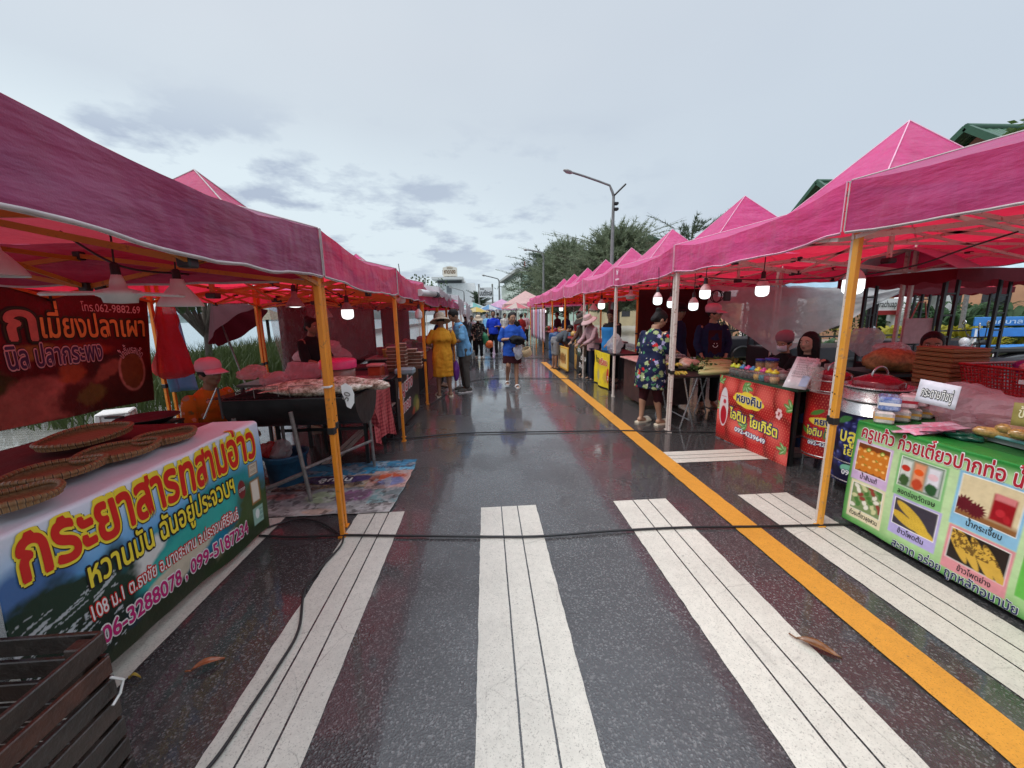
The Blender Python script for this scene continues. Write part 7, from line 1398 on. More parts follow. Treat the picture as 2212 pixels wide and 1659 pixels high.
# street lamps
LAMPM = mat('grey lamp steel', (.20, .205, .20), .5, .25, 6, metal=.3)
def street_lamp(top, bend, head, Y, lab, r=.075, solar=False):
    a = AY(*bend, Y); T = thing('street_lamp', lab, 'street lamp', (a.x, Y, 0), group='street lamps along the road'); h = AY(*head, Y); MB().tube([(a.x, Y, 0), (a.x, Y, a.z*.6), (a.x, Y, a.z-.35)], [r*1.35, r*1.1, r*.8], 12).build('pole', LAMPM, T)
    d = (h-a); arm = [Vector((a.x, Y, a.z-.36))]+[a+Vector((-.05*q, 0, -.30+.1*q)) for q in range(1, 3)]+[a.lerp(h, s)+Vector((0, 0, .10*math.sin(s*PI)*.3)) for s in (.08, .3, .6, .84)]; MB().tube(arm, [r*.75]*3+[r*.6]*4, 10).build('arm', LAMPM, T)
    u = d.normalized(); mb = MB(); mb.tube([a.lerp(h, .82), a.lerp(h, .86), a.lerp(h, .93), h], [r*.7, r*1.7, r*2.0, r*.8], 12, flat=.55); mb.build('lamp_head', mat('pale lamp housing', (.30, .30, .29), .4), T)
    MB().box((a.x, Y, .25), (.35, .35, .5), b=.04).build('base_plinth', LAMPM, T)
    if solar:
        c = AY(1338, 411, Y); mb = MB(); mb.box((0, 0, 0), (.62, .30, .07), b=.02, M=Matrix.Rotation(-.75, 3, 'Y')); mb.v = [(x+c.x, y+Y, z+c.z) for x, y, z in mb.v]; mb.build('flood_lamp', BLACK, T)
        for y_ in (440, 452): c = AY(1330, y_, Y); MB().box((c.x, Y, c.z), (.2, .2, .10), b=.02).build('bracket', BLACK, T)
street_lamp(None, (1326, 404), (1217, 367), 16.5, 'tall street lamp with a black flood light on its pole, in front of the casuarinas', solar=True, r=.07); street_lamp(None, (1078, 603), (1041, 594), 62, 'far street lamp over the road near the white board', .14); street_lamp(None, (1002, 629), (970, 620), 85, 'farthest street lamp in front of the hotel block', .14); street_lamp(None, (1174, 546), (1131, 539), 30, 'street lamp whose pole is hidden in the casuarinas', .08)
# far canopies and parasols at the end of the street
def simple_canopy(p, w_, h, rise, c, lab, tr=.4):
    T = thing('canopy_tent', lab, 'canopy tent', (p[0], p[1], 0), group='far canopies closing the street'); m_ = cloth('far canopy %s' % lab[:14], c, tr=tr); mb = MB(); x, y = p
    mb.add([(x-w_, y-w_, h), (x+w_, y-w_, h), (x+w_, y+w_, h), (x-w_, y+w_, h), (x, y, h+rise)], [(0, 1, 4), (1, 2, 4), (2, 3, 4), (3, 0, 4)]); 
    for a, b in ((0, 1), (1, 2), (2, 3), (3, 0)): A, B = mb.v[a], mb.v[b]; mb.add([A, B, (B[0], B[1], h-.3), (A[0], A[1], h-.3)], [(0, 1, 2, 3)])
    mb.build('canopy', m_, T)
    for i in (-1, 1):
        for j in (-1, 1): MB().bar((x+i*w_*.97, y+j*w_*.97, 0), (x+i*w_*.97, y+j*w_*.97, h), .05, .05, 0, 0, (0, 1, 0)).build('leg', PALE, T)
simple_canopy((3.1, 30), 1.7, 2.3, 1.0, (.75, .50, .48), 'pale pink canopy closing the end of the street'); simple_canopy((1.7, 40), 1.6, 2.3, .8, (.70, .42, .60), 'lilac canopy farther along the road'); simple_canopy((4.4, 24.5), 1.6, 2.3, .9, (.80, .20, .38), 'rose canopy just beyond the right row'); simple_canopy((-2.6, 27), 1.7, 1.9, .5, (.55, .55, .58), 'white canopy on the sea side near the street end'); simple_canopy((-2.4, 36), 1.7, 2.1, .5, (.12, .12, .13), 'dark canopy on the sea side, far away')
def parasol(p, r, h, cols, lab):
    T = thing('market_parasol', lab, 'parasol', (p[0], p[1], 0), group='far parasols closing the street'); mb = MB(); n = 32
    mb.add([(p[0], p[1], h)]+[(p[0]+r*math.cos(q*2*PI/n), p[1]+r*math.sin(q*2*PI/n), h-.38*r-(.05*r if q % 4 == 2 else 0)) for q in range(n)], []); 
    for q in range(n): mb.f.append((0, 1+q, 1+(q+1) % n)); mb.m.append(q//4 % len(cols)); mb.sm.append(False)
    mb.build('canopy', [cloth('parasol %d %d' % (int(c[0]*99), int(c[2]*99)), c, tr=.4) for c in cols], T); MB().tube([(p[0], p[1], 0), (p[0], p[1], h)], .025, 8).build('pole', GREY_PIPE, T)
parasol((.3, 29), 1.0, 2.3, [(.55, .6, .62), (.15, .3, .5)], 'blue and white parasol far along the road'); parasol((-.6, 27), .9, 2.1, [(.62, .45, .12), (.6, .5, .3)], 'yellow parasol beside the crowd'); parasol((1.0, 34), 1.2, 2.6, [(.68, .42, .6), (.6, .35, .52)], 'lilac parasol next to the pale pink canopy'); parasol((-.9, 30), 1., 2.5, [(.2, .45, .42), (.5, .55, .55)], 'teal parasol on the sea side'); parasol((2.0, 25), 1.0, 2.3, [(.6, .2, .22), (.6, .5, .45)], 'red and cream parasol by the far right stalls')
# sidecar carts with awnings
IRON = mat('black painted iron', (.012, .012, .014), .45); AWB = cloth('pale blue awning', (.34, .50, .60), (.2, .1, .12), .2, .5, .1); MAR = cloth('maroon awning', (.10, .012, .02), (.3, .02, .03), .3)
def cart(x0, x1, y0, y1, h, lab, topm, rise=.30, val=.15):
    T = thing('food_cart', lab, 'cart', ((x0+x1)/2, (y0+y1)/2, 0)); mb = MB(); mb.grid(lambda a, b: Vector((x0-.2+(x1-x0+.4)*a, y0-.25+(y1-y0+.5)*b, h+rise*math.sin(PI*b)+.02*nz(a*4, b*4))), 16, 12); mb.build('awning', topm, T); mb = MB()
    P4 = [(x0-.2, y0-.25), (x1+.2, y0-.25), (x1+.2, y1+.25), (x0-.2, y1+.25)]
    for i in range(4):
        A, B = Vector(P4[i]+(h,)), Vector(P4[(i+1) % 4]+(h,)); mb.grid(lambda a, b: A.lerp(B, a)+Vector((0, 0, .0-val*b*(.75+.25*abs(math.sin(a*16))))), 48, 3)
    mb.build('valance', MAR, T)
    for x in (x0, x1):
        for y in (y0, y1):
            mb = MB(); mb.bar((x, y, .3), (x, y, h), .035, .035, 0, 0, (0, 1, 0)); mb.build('post', IRON, T); mb = MB(); mb.bar((x+.16, y, .3), (x+.16, y, h), .03, .03, 0, 0, (0, 1, 0)); mb.build('post', IRON, T)
            for z in (.7, .95, 1.2, 1.45, 1.7): MB().bar((x, y, z), (x+.16, y, z), .02, .02).build('rung', IRON, T)
    MB().box(((x0+x1)/2+.08, (y0+y1)/2, .55), (x1-x0+.2, y1-y0, .5), b=.02).build('box_body', mat('dark cart body', (.02, .018, .025), .4), T); MB().bar((x0, y0, 1.02), (x1, y0, 1.02), .03, .03).build('rail', IRON, T)
    for y in (y0-.06, y1+.06): mb = MB(); mb.tube([((x0+x1)/2+.28*math.cos(a), y, .30+.28*math.sin(a)) for a in [q*2*PI/28 for q in range(29)]], .04, 8, cap=False); mb.build('wheel', BLACK, T)
    return T
cart(5.75, 8.5, 7.1, 8.1, 1.93, 'sidecar cart with a pale blue awning and maroon scalloped edge', AWB); cart(5.35, 7.4, 4.25, 5.2, 1.96, 'dark framed sidecar cart with a maroon edge and pale top, at the frame edge', cloth('ice blue awning', (.50, .66, .70), (.2, .06, .06), .15, .5, .1)); cart(6.2, 7.6, 10.0, 11.0, 1.9, 'cart with a red underside awning behind the milky sheet', cloth('silver awning', (.45, .46, .48), tr=.2)); cart(9.4, 11.2, 8.0, 9.0, 1.95, 'cart under a red awning near the monument', cloth('red awning', (.40, .03, .05), tr=.3))
tag(crumple((5.25, 5.0, 1.1), .16, FILMW, 'plastic_bag', seed=120, sq=(1, 1, 1)), 'knotted clear bag of crackers hung beside the red shirted man', 'plastic bag')
CRK = mat('cracker brown', (.36, .19, .07), .6, .5, 30); tag(crumple(AY(1925, 780, 3.6), .17, CRK, 'snack_sack', seed=121, sq=(1.3, 1, .75), amp=.35), 'bag of golden crackers left of the wicker stack', 'snack'); tag(crumple(AY(1932, 760, 3.65), .12, FILMW, 'plastic_bag', seed=122, sq=(1.2, 1, .8)), 'white knotted bag handles over the crackers', 'plastic bag')
sst = thing('snack_shelf', 'dark shelf carrying the bag of crackers', 'shelf', (4.05, 3.62, 0)); p = AY(1925, 797, 3.6); MB().box((p.x, 3.62, p.z-.03), (.7, .5, .03)).build('shelf_board', BLACK, sst)
for i in (-1, 1):
    for j in (-1, 1): MB().bar((p.x+i*.32, 3.62+j*.22, 0), (p.x+i*.32, 3.62+j*.22, p.z-.03), .03, .03, 0, 0, (0, 1, 0)).build('leg', IRON, sst)
pg = MB(); c = AY(1980, 715, 4.3); pg.box(c, (.36, .02, .30), b=.005); pb_ = thing('paper_bag', 'greyish pink paper bag hanging from the cart frame', 'bag', c); pg.build('bag_body', mat('greyish pink paper', (.36, .24, .25), .7), pb_); MB().tube([c+Vector((-.1, 0, .14)), c+Vector((-.03, 0, .34)), c+Vector((.05, 0, .34)), c+Vector((.1, 0, .14))], .008, 6).build('handle', mat('paper cord', (.3, .15, .12), .7), pb_)
# motorbike
def motorbike(loc, rz, lab, c):
    T = thing('motorbike', lab, 'motorbike', loc, rz); 
    for x in (-.62, .62):
        w_ = MB(); w_.tube([(x+.26*math.cos(a), 0, .29+.26*math.sin(a)) for a in [q*2*PI/32 for q in range(33)]], .045, 10, cap=False); wo = w_.build('wheel', BLACK, T, local=True); h_ = MB(); h_.tube([(x, -.06, .29), (x, .06, .29)], .06, 12)
        for q in range(6): h_.tube([(x, 0, .29), (x+.24*math.cos(q*PI/3), 0, .29+.24*math.sin(q*PI/3))], .010, 5)
        h_.build('rim', STEEL, wo, local=True)
    mb = MB(); mb.loft([[(x, hw*math.cos(q*PI/6), z+hh*math.sin(q*PI/6)) for q in range(12)] for x, hw, z, hh in ((-.85, .05, .72, .04), (-.55, .13, .70, .11), (-.2, .14, .60, .15), (.1, .12, .50, .13), (.3, .13, .62, .20), (.42, .08, .82, .12))]); mb.build('body_shell', mat('bike paint %s' % lab[:9], c, .2, .1, coat=.8), T, local=True)
    mb = MB(); mb.loft([[(x, hw*math.cos(q*PI/6), z+.05*math.sin(q*PI/6)) for q in range(12)] for x, hw, z in ((-.75, .10, .82), (-.4, .14, .80), (.0, .12, .76), (.1, .05, .74))]); mb.build('seat', BLACK, T, local=True)
    MB().tube([(.62, -.07, .3), (.45, -.07, .8), (.38, -.05, .98)], .022, 8).build('fork', STEEL, T, local=True); MB().tube([(.62, .07, .3), (.45, .07, .8), (.38, .05, .98)], .022, 8).build('fork', STEEL, T, local=True); MB().tube([(.28, -.36, 1.02), (.36, -.15, 1.0), (.38, 0, .98), (.36, .15, 1.0), (.28, .36, 1.02)], .016, 8).build('handlebar', BLACK, T, local=True); MB().ell((.46, 0, .90), (.07, .09, .09)).build('headlight', mat('lamp glass', (.5, .5, .52), .1), T, local=True)
    for s in (-1, 1): m_ = MB(); m_.tube([(.33, s*.28, 1.02), (.36, s*.36, 1.22)], .007, 6); mo = m_.build('mirror_stem', BLACK, T, local=True); MB().ell((.355, s*.38, 1.25), (.012, .075, .05)).build('mirror', mat('mirror glass', (.75, .76, .78), .04, .02, metal=1.), mo, local=True)
    MB().tube([(-.9, .12, .33), (-.2, .13, .28)], .045, 10).build('exhaust', STEEL, T, local=True)
motorbike((7.6, 5.05, 0), 2.2, 'blue motorbike with a raised round mirror near the blue bench', (.02, .05, .16)); motorbike((6.0, 4.95, 0), 1.7, 'dark red motorbike behind the long haired woman', (.10, .012, .02)); motorbike((9.2, 6.3, 0), 2.6, 'black motorbike close to the shrubs', (.015, .015, .017))
# garden, monument, bench
bn_ = thing('park_bench', 'blue painted bench with white lettering on its backrest', 'bench', (12.9, 7.7, 0)); BLB = mat('blue bench paint', (.035, .20, .52), .45, .15, 5); b0 = AY(2105, 690, 7.8); L_ = 3.6; Sx = flatS((b0.x, 7.8, .10), Vector((1, -.12, 0)).normalized(), (0, 0, 1))
for z in (.78, 1.02): mb = MB(); mb.bar(Sx(0, z+.1, 0), Sx(L_, z+.1, 0), .04, .19, 0, .01); mb.build('backrest', BLB, bn_)
MB().box(Sx(L_/2, .60, .25), (L_, .5, .05), b=.01).build('seat', BLB, bn_)
for u in (.06, L_/2, L_-.06): MB().bar(Sx(u, 0, .05), Sx(u, .95, .0), .05, .05, 0, .005, (0, 1, 0)).build('leg', PLASTER, bn_); MB().bar(Sx(u, 0, .45), Sx(u, .6, .45), .05, .05, 0, .005, (0, 1, 0)).build('leg', PLASTER, bn_)
lm = MB(); letter(lm, 'เทศบาลเมืองประจวบคีรีขันธ์', flatS(Sx(.25, 1.07, .03), Vector((1, -.12, 0)), (0, 0, 1)), 0, 0, 2.6, .13, 0, .02); lm.build('lettering', [mat('faded white ink', (.45, .6, .75), .5)], bn_)
mo = thing('monument', 'white ring monument with a lettered name board', 'monument', (15, 12, 0)); r0_ = AY(1985, 680, 12); mb = MB(); mb.tube([(r0_.x+.8*math.cos(a), 12, r0_.z-.1+1.0*math.sin(a)) for a in [q*2*PI/40 for q in range(41)]], .24, 12, cap=False); mb.build('ring', PLASTER, mo); s0 = AY(1880, 672, 11.9); s1 = AY(1975, 672, 11.9); zt3 = AY(1920, 645, 11.9).z
MB().box(((s0.x+s1.x)/2, 11.9, (s0.z+zt3)/2), (s1.x-s0.x, .15, zt3-s0.z)).build('name_board', PLASTER, mo); MB().box(((s0.x+s1.x)/2, 11.9, s0.z-.06), (s1.x-s0.x, .2, .14)).build('board_edge', mat('red edging', (.3, .02, .02), .5), mo); Sm = flatS((s0.x, 11.8, s0.z), (1, 0, 0), (0, 0, 1)); lm = MB(); letter(lm, 'Prachuapkhirikhan', Sm, .08, .12, (s1.x-s0.x)-.14, .30, 0, .01, lift=.01); lm.build('lettering', [I_BLK], mo)
for x in (s0.x+.2, s1.x-.2): MB().box((x, 11.95, s0.z/2-.05), (.14, .14, s0.z)).build('post', mat('red edging', (.3, .02, .02), .5), mo)
MB().box((r0_.x, 12, .1), (1.6, .8, .5), b=.05).build('plinth', PLASTER, mo)
bs3 = thing('direction_board', 'dark blue direction board behind the frame edge awning', 'sign', (13, 9, 0)); p0 = AY(2085, 590, 9.5); MB().box((p0.x+1.6, 9.5, p0.z+.12), (3.3, .08, .55), b=.01).build('board', mat('royal blue board', (.008, .012, .22), .4), bs3); MB().box((p0.x+1.3, 9.45, p0.z+.14), (.30, .02, .2), b=.01).build('emblem', mat('pale emblem', (.45, .6, .75), .5), bs3)
for dx in (.3, 2.9): MB().tube([(p0.x+dx, 9.6, 0), (p0.x+dx, 9.6, p0.z+.3)], .05, 8).build('post', GREY_PIPE, bs3)
YG = leafmat('yellow green blades', (.18, .20, .02), (.36, .30, .03)); PG = leafmat('cycad fronds', (.03, .07, .03), (.07, .13, .06)); DG = leafmat('dark hedge leaves', (.012, .03, .010), (.04, .07, .02))
def rosette(p, r, h, n, mt, lab, grp, wd=.05):
    rg = random.Random(int(p[0]*31+p[1]*17)); T = thing('garden_plant', lab, 'plant', p, group=grp); mb = MB()
    for i in range(n):
        a = rg.uniform(0, 2*PI); L1 = r*rg.uniform(.7, 1.1); up_ = h*rg.uniform(.5, 1.1); pts = [Vector((L1*s*math.cos(a), L1*s*math.sin(a), up_*math.sin(min(1, s*1.15)*PI*.62)+.05)) for s in (0, .25, .5, .75, 1.)]; sd = Vector((-math.sin(a), math.cos(a), 0)); ws = [wd*.5, wd, wd, wd*.6, .004]
        mb.add([q-sd*w_ for q, w_ in zip(pts, ws)]+[q+sd*w_ for q, w_ in zip(pts, ws)], [(j, j+1, j+6, j+5) for j in range(4)])
    mb.build('fronds', mt, T, local=True)
ORDN = ['first', 'second', 'third', 'fourth', 'fifth', 'sixth', 'seventh', 'eighth', 'ninth']
for i, x in enumerate((1850, 1885, 1925, 1965, 2010, 2050, 2085, 2140, 2195)):
    p = AY(x, 720, 9.6+.4*(i % 3)); rosette((p.x, p.y, .1), .62, .85, 34, YG, 'yellow green bladed plant, %s from the monument end of the bed' % ORDN[i], 'bladed plants in the garden bed')
for i, (x, Y, r) in enumerate(((2005, 11.4, 1.1), (2060, 11.0, 1.2), (2180, 10.2, 1.1), (1900, 12.6, .9), (2110, 13.0, 1.3))): p = AY(x, 700, Y); rosette((p.x, p.y, .2), r, 1.35, 46, PG, ('cycad by the ring monument', 'large cycad between monument and bench', 'cycad at the far end of the blue bench', 'cycad below the name board', 'tall cycad behind the blue bench')[i], 'cycads in the garden bed', .07)
for i in range(7): leafy('dark clipped hedge bush, %s along the garden edge' % ORDN[i], (7.6+i*2.2, 14.6+.3*(i % 2), 0), 1.9, 1.1, 50+i, DG, 900, .13, .05, .3, 'hedge bushes behind the garden bed', 'hedge_bush', 'bush')
kind(MB().box((15.5, 11.9, .1), (17, 6.6, .16), b=.03).build('planting_bed', GRASSY), 'structure')
for i in range(4):
    p = (8.2+i*1.6, 8.9+.2*(i % 2), .05); rosette(p, .5, .8, 26, YG if i % 2 else PG, 'low plant %s along the front edge of the garden' % ('beside the red awning cart', 'left of the motorbikes', 'behind the blue motorbike', 'next to the blue bench end')[i], 'low plants at the garden front')
# ------------------------------------------------------------------ the people of the market
TAN, BROWN, FAIR = (.40, .22, .14), (.27, .145, .09), (.50, .31, .22)
CREAM = mat('cream rubber', (.66, .58, .45), .5); DKRUB = mat('dark rubber', (.03, .03, .03), .5); WHRUB = mat('white rubber', (.68, .68, .66), .45)
MARO = plain_cloth('dark maroon cloth', (.045, .010, .014)); NAVY = plain_cloth('navy cloth', (.012, .018, .055)); ROYAL = plain_cloth('royal blue jersey', (.020, .085, .42)); SKYC = plain_cloth('light blue shirt cloth', (.16, .38, .62)); MUST = plain_cloth('mustard dress cloth', (.66, .30, .025), .7); GREYT = plain_cloth('grey cargo cloth', (.09, .085, .075)); BLKC = plain_cloth('black cloth', (.012, .012, .013)); BEIGE = plain_cloth('beige canvas hat', (.52, .42, .31), .3); PNKC = plain_cloth('pink cap cloth', (.68, .33, .40), .3); REDS = plain_cloth('red shirt cloth', (.28, .02, .02)); UNI = plain_cloth('uniform blue', (.012, .045, .50)); SLATE = plain_cloth('slate grey cloth', (.07, .085, .10)); DKHAT = plain_cloth('dark felt', (.05, .04, .035), .3); PALEP = plain_cloth('pale pink print cloth', (.42, .26, .28))
FLOW = floral('navy blossom print', (.010, .014, .045), [((.30, .36, .17), 8.5, .30, 1.3), ((.06, .20, .10), 9., .22, 4.1), ((.36, .33, .52), 8., .20, 7.7), ((.52, .02, .025), 6.2, .21, 2.9), ((.62, .6, .5), 9., .10, 5.7)])
ORFL = floral('orange blossom print', (.42, .12, .010), [((.50, .22, .16), 11., .20, 2.2), ((.16, .10, .03), 9., .14, 6.1), ((.22, .02, .02), 12., .12, 1.)]); CAMO = floral('black and beige print', (.02, .018, .018), [((.30, .24, .18), 13., .26, 3.), ((.20, .08, .06), 11., .2, 1.)])
def carry(c, r, mt, nm, lab, cat, seed, sq=(1, .8, 1.1)):
    o = crumple((c.x, c.y, c.z-r*1.3), r, mt, nm, seed=seed, sq=sq, amp=.35); return tag(o, lab, cat)
T, I = person('woman in a navy dress with red blossoms, choosing vegetables, seen from behind', (2.24, 5.08, 0), -1.15, 1.56, TAN, 1.28, .010, lean=.10, head=(-.25, .45), armR=((.22, .10, 1.05), (.12, .32, 1.06)), armL=((.24, .02, 1.04), (.14, .26, .98)), legL=((.10, .0, .47), (.11, -.03, .085)), legR=((.10, .04, .47), (.11, .10, .085)), shirt=FLOW, sleeve=.46, hem=.53, flare=1.10, bottom=MARO, bcut=.36, hairdo='bun', shoes=('slide', CREAM, CREAM))
T, I = person('woman in a royal blue T-shirt and maroon skirt, walking towards the camera', (.55, 8.23, 0), PI+.05, 1.57, TAN, 1.16, .010, head=(.25, .12), armR=((.25, .03, 1.04), (.05, .23, 1.07)), armL=((.26, .03, 1.03), (.13, .22, .97)), legL=((.085, .06, .47), (.08, .10, .085)), legR=((.095, .10, .48), (.10, -.12, .13)), shirt=ROYAL, sleeve=.47, hem=.69, flare=1.02, bottom=MARO, skirt=True, bcut=.53, hairdo='low', shoes=('slide', WHRUB, WHRUB))
hl = wp(T, I['hands'][-1][2]); hr = wp(T, I['hands'][1][2])
cp = crumple((hr.x+.12, hr.y-.07, hr.z-.02), .10, BLKC, 'black_cap', seed=130, sq=(1.3, .8, .8)); tag(cp, 'black cap held in front of the blue T-shirt', 'cap')
carry(Vector((hl.x-.02, hl.y-.06, hl.z-.02)), .115, FILMW, 'carrier_bag', 'white carrier bag hanging from the arm of the woman in blue', 'carrier bag', 133, (.85, .7, 1.25))
sh_ = MB(); sh_.lathe([(.10, 0), (.105, .06), (.095, .15), (.09, .155), (.085, .14), (.09, .01)], (0, 0, 0), 22); o = sh_.build('straw_basket', mat('straw weave', (.50, .38, .22), .7, .3, 40, bump=.4), None, local=True); o.location = (hl.x+.17, hl.y-.05, hl.z-.24); o.rotation_euler = (.3, -.35, 0); tag(o, 'small straw basket on the forearm of the woman in blue', 'basket')
T, I = person('woman in a mustard dress and beige sun hat, seen from behind', (-.83, 7.37, 0), .25, 1.56, BROWN, 1.14, .011, lean=.05, head=(.1, .25), armL=((.25, .06, 1.04), (.17, .25, 1.0)), armR=((.25, .04, 1.03), (.17, .24, .95)), legL=((.092, .02, .47), (.10, .0, .085)), legR=((.092, -.01, .47), (.12, -.02, .085)), shirt=MUST, sleeve=.42, hem=.41, flare=1.0, hairdo='short', hat='bucket', hatm=BEIGE, shoes=('slide', CREAM, CREAM))
mb = MB(); k_ = I['k']; mb.loft([[I['up'](((.155+.06*s)*math.cos(a), (.11+.06*s)*math.sin(a), 1.30-.20*s+.02*math.sin(a*9)*s)) for a in [q*2*PI/48 for q in range(48)]] for s in (0, .3, .6, 1)], 0, False); o = mb.build('cape_frill', MUST, T, local=True); solid(o, .006)
T, I = person('man in a light blue shirt and grey trousers, looking down beside the mustard dress', (-.44, 7.85, 0), PI/2+.35, 1.68, BROWN, 1.05, .011, lean=.22, head=(.1, .45), armL=((.24, .08, 1.05), (.16, .30, 1.03)), armR=((.24, .06, 1.04), (.12, .30, 1.0)), shirt=SKYC, sleeve=.50, hem=.72, bottom=GREYT, bcut=.06, hairdo='short', shoes=('sneaker', WHRUB, GREYT))
h = wp(T, I['hands'][1][2]); carry(Vector((h.x-.02, h.y-.12, h.z)), .13, clear('green tinted film', (.35, .42, .25), .7, .2, .4), 'carrier_bag', 'greenish carrier bag held by the man in the light blue shirt', 'carrier bag', 140, (.8, .7, 1.3))
pb3 = crumple((-.60, 7.55, .48), .12, mat('purple cloth bag', (.12, .015, .20), .6, .3), 'cloth_bag', seed=141, sq=(.5, .6, 1.6), amp=.25); tag(pb3, 'purple cloth bag between the mustard dress and the grey trousers', 'bag')
T, I = person('man in a bright blue uniform shirt with a white band, walking in the road', (.30, 14.9, 0), PI, 1.68, BROWN, 1.08, .014, legL=((.09, .05, .47), (.09, .08, .085)), legR=((.09, .03, .47), (.09, -.10, .10)), armL=((.23, .06, 1.05), (.12, .22, 1.06)), shirt=UNI, sleeve=.5, hem=.78, bottom=BLKC, bcut=.04, hairdo='short', shoes=('sneaker', DKRUB, DKRUB))
mb = MB(); mb.loft([[I['up'](((.152)*math.cos(a), (.119)*math.sin(a)+.004, z)) for a in [q*2*PI/32 for q in range(32)]] for z in (1.165, 1.18)], 0, False); mb.build('white_band', WHRUB, T, local=True)
T, I = person('woman in a black and beige print blouse and sun hat, carrying bags down the road', (-.26, 13.9, 0), PI+.1, 1.50, BROWN, 1.12, .014, head=(.1, .2), armL=((.24, .0, 1.03), (.23, .08, .82)), legL=((.09, .05, .47), (.09, .08, .085)), legR=((.09, .03, .47), (.09, -.10, .10)), shirt=CAMO, sleeve=.7, hem=.70, bottom=BLKC, bcut=.06, hairdo='short', hat='bucket', hatm=BEIGE, shoes=('slide', CREAM, CREAM))
h = wp(T, I['hands'][-1][2]); carry(Vector((h.x+.02, h.y, h.z+.12)), .14, mat('green bag cloth', (.03, .22, .10), .5, .3), 'cloth_bag', 'green cloth bag on the arm of the woman in the print blouse', 'bag', 143, (.7, .6, 1.4)); carry(Vector((h.x+.16, h.y-.05, h.z-.10)), .12, mat('orange bag film', (.62, .13, .03), .35, .4), 'carrier_bag', 'orange carrier bag in the hand of the woman in the print blouse', 'carrier bag', 145)
# sellers, sea side
SIT = dict(sit=1, legL=((.13, .36, .47), (.13, .36, .085)), legR=((.13, .36, .47), (.13, .36, .085)))
stool(Vector((-2.62, 3.62, 0)), 'stool under the orange shirted seller', mat('red stool plastic', (.3, .02, .02), .4), .95)
T, I = person('seller in an orange blossom shirt and pink cap, seated behind the drum grill', (-2.60, 3.62, 0), -PI/2-.30, 1.52, BROWN, 1.22, .010, lean=.22, head=(-.1, -.05), pelvis_z=.50, armL=((.24, .10, 1.03), (.16, .34, 1.0)), armR=((.25, .10, 1.02), (.15, .34, .98)), shirt=ORFL, sleeve=.62, hem=.80, bottom=NAVY, bcut=.05, hairdo='short', hat='cap', hatm=PNKC, **SIT)
person('woman in black with a high hair bun, standing behind the grill smoke stall', (-2.42, 5.5, 0), -PI/2-.35, 1.53, BROWN, 1.12, .011, lean=.06, head=(-.05, .1), armL=((.22, .10, 1.04), (.16, .34, .98)), armR=((.22, .10, 1.04), (.14, .34, .98)), shirt=BLKC, sleeve=.5, hem=.72, bottom=BLKC, bcut=.05, hairdo='bun')
p = AY(945, 674, 8.5); person('person in dark blue half hidden behind the woman in mustard', (p.x, 8.5, 0), -PI/2, 1.60, BROWN, 1.1, .013, shirt=NAVY, sleeve=.5, hem=.72, bottom=BLKC, bcut=.05, face=False)
# sellers, right side
T, I = person('seller in a pink cap, glasses and navy jacket over a smiling apron', (3.62, 5.98, 0), PI-.20, 1.60, TAN, 1.25, .010, head=(.85, .05), armL=((.24, .05, 1.03), (.18, .14, .85)), armR=((.24, .05, 1.03), (.18, .14, .85)), shirt=NAVY, sleeve=.85, hem=.70, flare=1.1, bottom=BLKC, bcut=.05, hairdo='short', hat='visor', hatm=PNKC)
mb = MB(); 
def AP(u, v, h=0.): return I['up']((u, .135+.02*math.cos(u*9)+h+(.012 if v < 1.1 else -.012), v))
mb.grid(lambda a, b: AP((a-.5)*.20, .78+b*.47), 8, 10); ap_ = mb.build('apron', plain_cloth('dark red apron', (.045, .008, .012)), T, local=True); mb = MB(); S_ = lambda u, v, h=0.: AP(u, v, .006)
mb.tube([AP(.035*math.cos(a), 1.02+.035*math.sin(a), .008) for a in [PI+PI*q/10 for q in range(11)]], .0045, 6)
for s in (-1, 1): mb.ell(AP(s*.02, 1.045, .008), (.006, .003, .010), 8, 6)
mb.build('smile_print', I_WHT, ap_, local=True)
for s in (-1, 1): mb = MB(); hd_ = I['hdp']; mb.tube([hd_((s*.033+.022*math.cos(a), .110, .110+.018*math.sin(a))) for a in [q*2*PI/16 for q in range(17)]]+[hd_((s*.05, .11, .112)), hd_((s*.08, .03, .115))], .0028, 5); mb.build('spectacles', BLACK, T, local=True)
person('person in a dark shirt behind the pink capped seller', (3.34, 6.55, 0), PI+.7, 1.64, BROWN, 1.1, .013, head=(-.5, .1), shirt=NAVY, sleeve=.5, hem=.72, bottom=BLKC, bcut=.05, hairdo='short', hat='cap', hatm=BLKC)
stool(Vector((3.66, 4.12, 0)), 'stool under the long haired woman at the yogurt stall', mat('blue stool plastic', (.02, .08, .25), .4), 1.0)
person('woman with long black hair and a black top, seated at the yogurt stall', (3.66, 4.12, 0), PI/2+.25, 1.57, FAIR, 1.0, .009, head=(.05, .05), pelvis_z=.56, shirt=BLKC, sleeve=.5, hem=.80, bottom=BLKC, bcut=.05, hairdo='long', armL=((.22, .12, 1.03), (.14, .34, 1.0)), armR=((.22, .12, 1.03), (.14, .34, 1.0)), **SIT)
stool(Vector((3.86, 4.72, 0)), 'stool under the masked woman with the hairnet', mat('blue stool plastic', (.02, .08, .25), .4), 1.0)
T, I = person('woman in a pink hairnet and pale face mask behind the long haired woman', (3.86, 4.72, 0), PI/2+.30, 1.53, TAN, 1.05, .011, head=(.1, .25), pelvis_z=.54, shirt=BLKC, sleeve=.5, hem=.80, bottom=BLKC, bcut=.05, hairdo='short', hat='net', hatm=cloth('pink hairnet', (.42, .20, .24), tr=.3), **SIT)
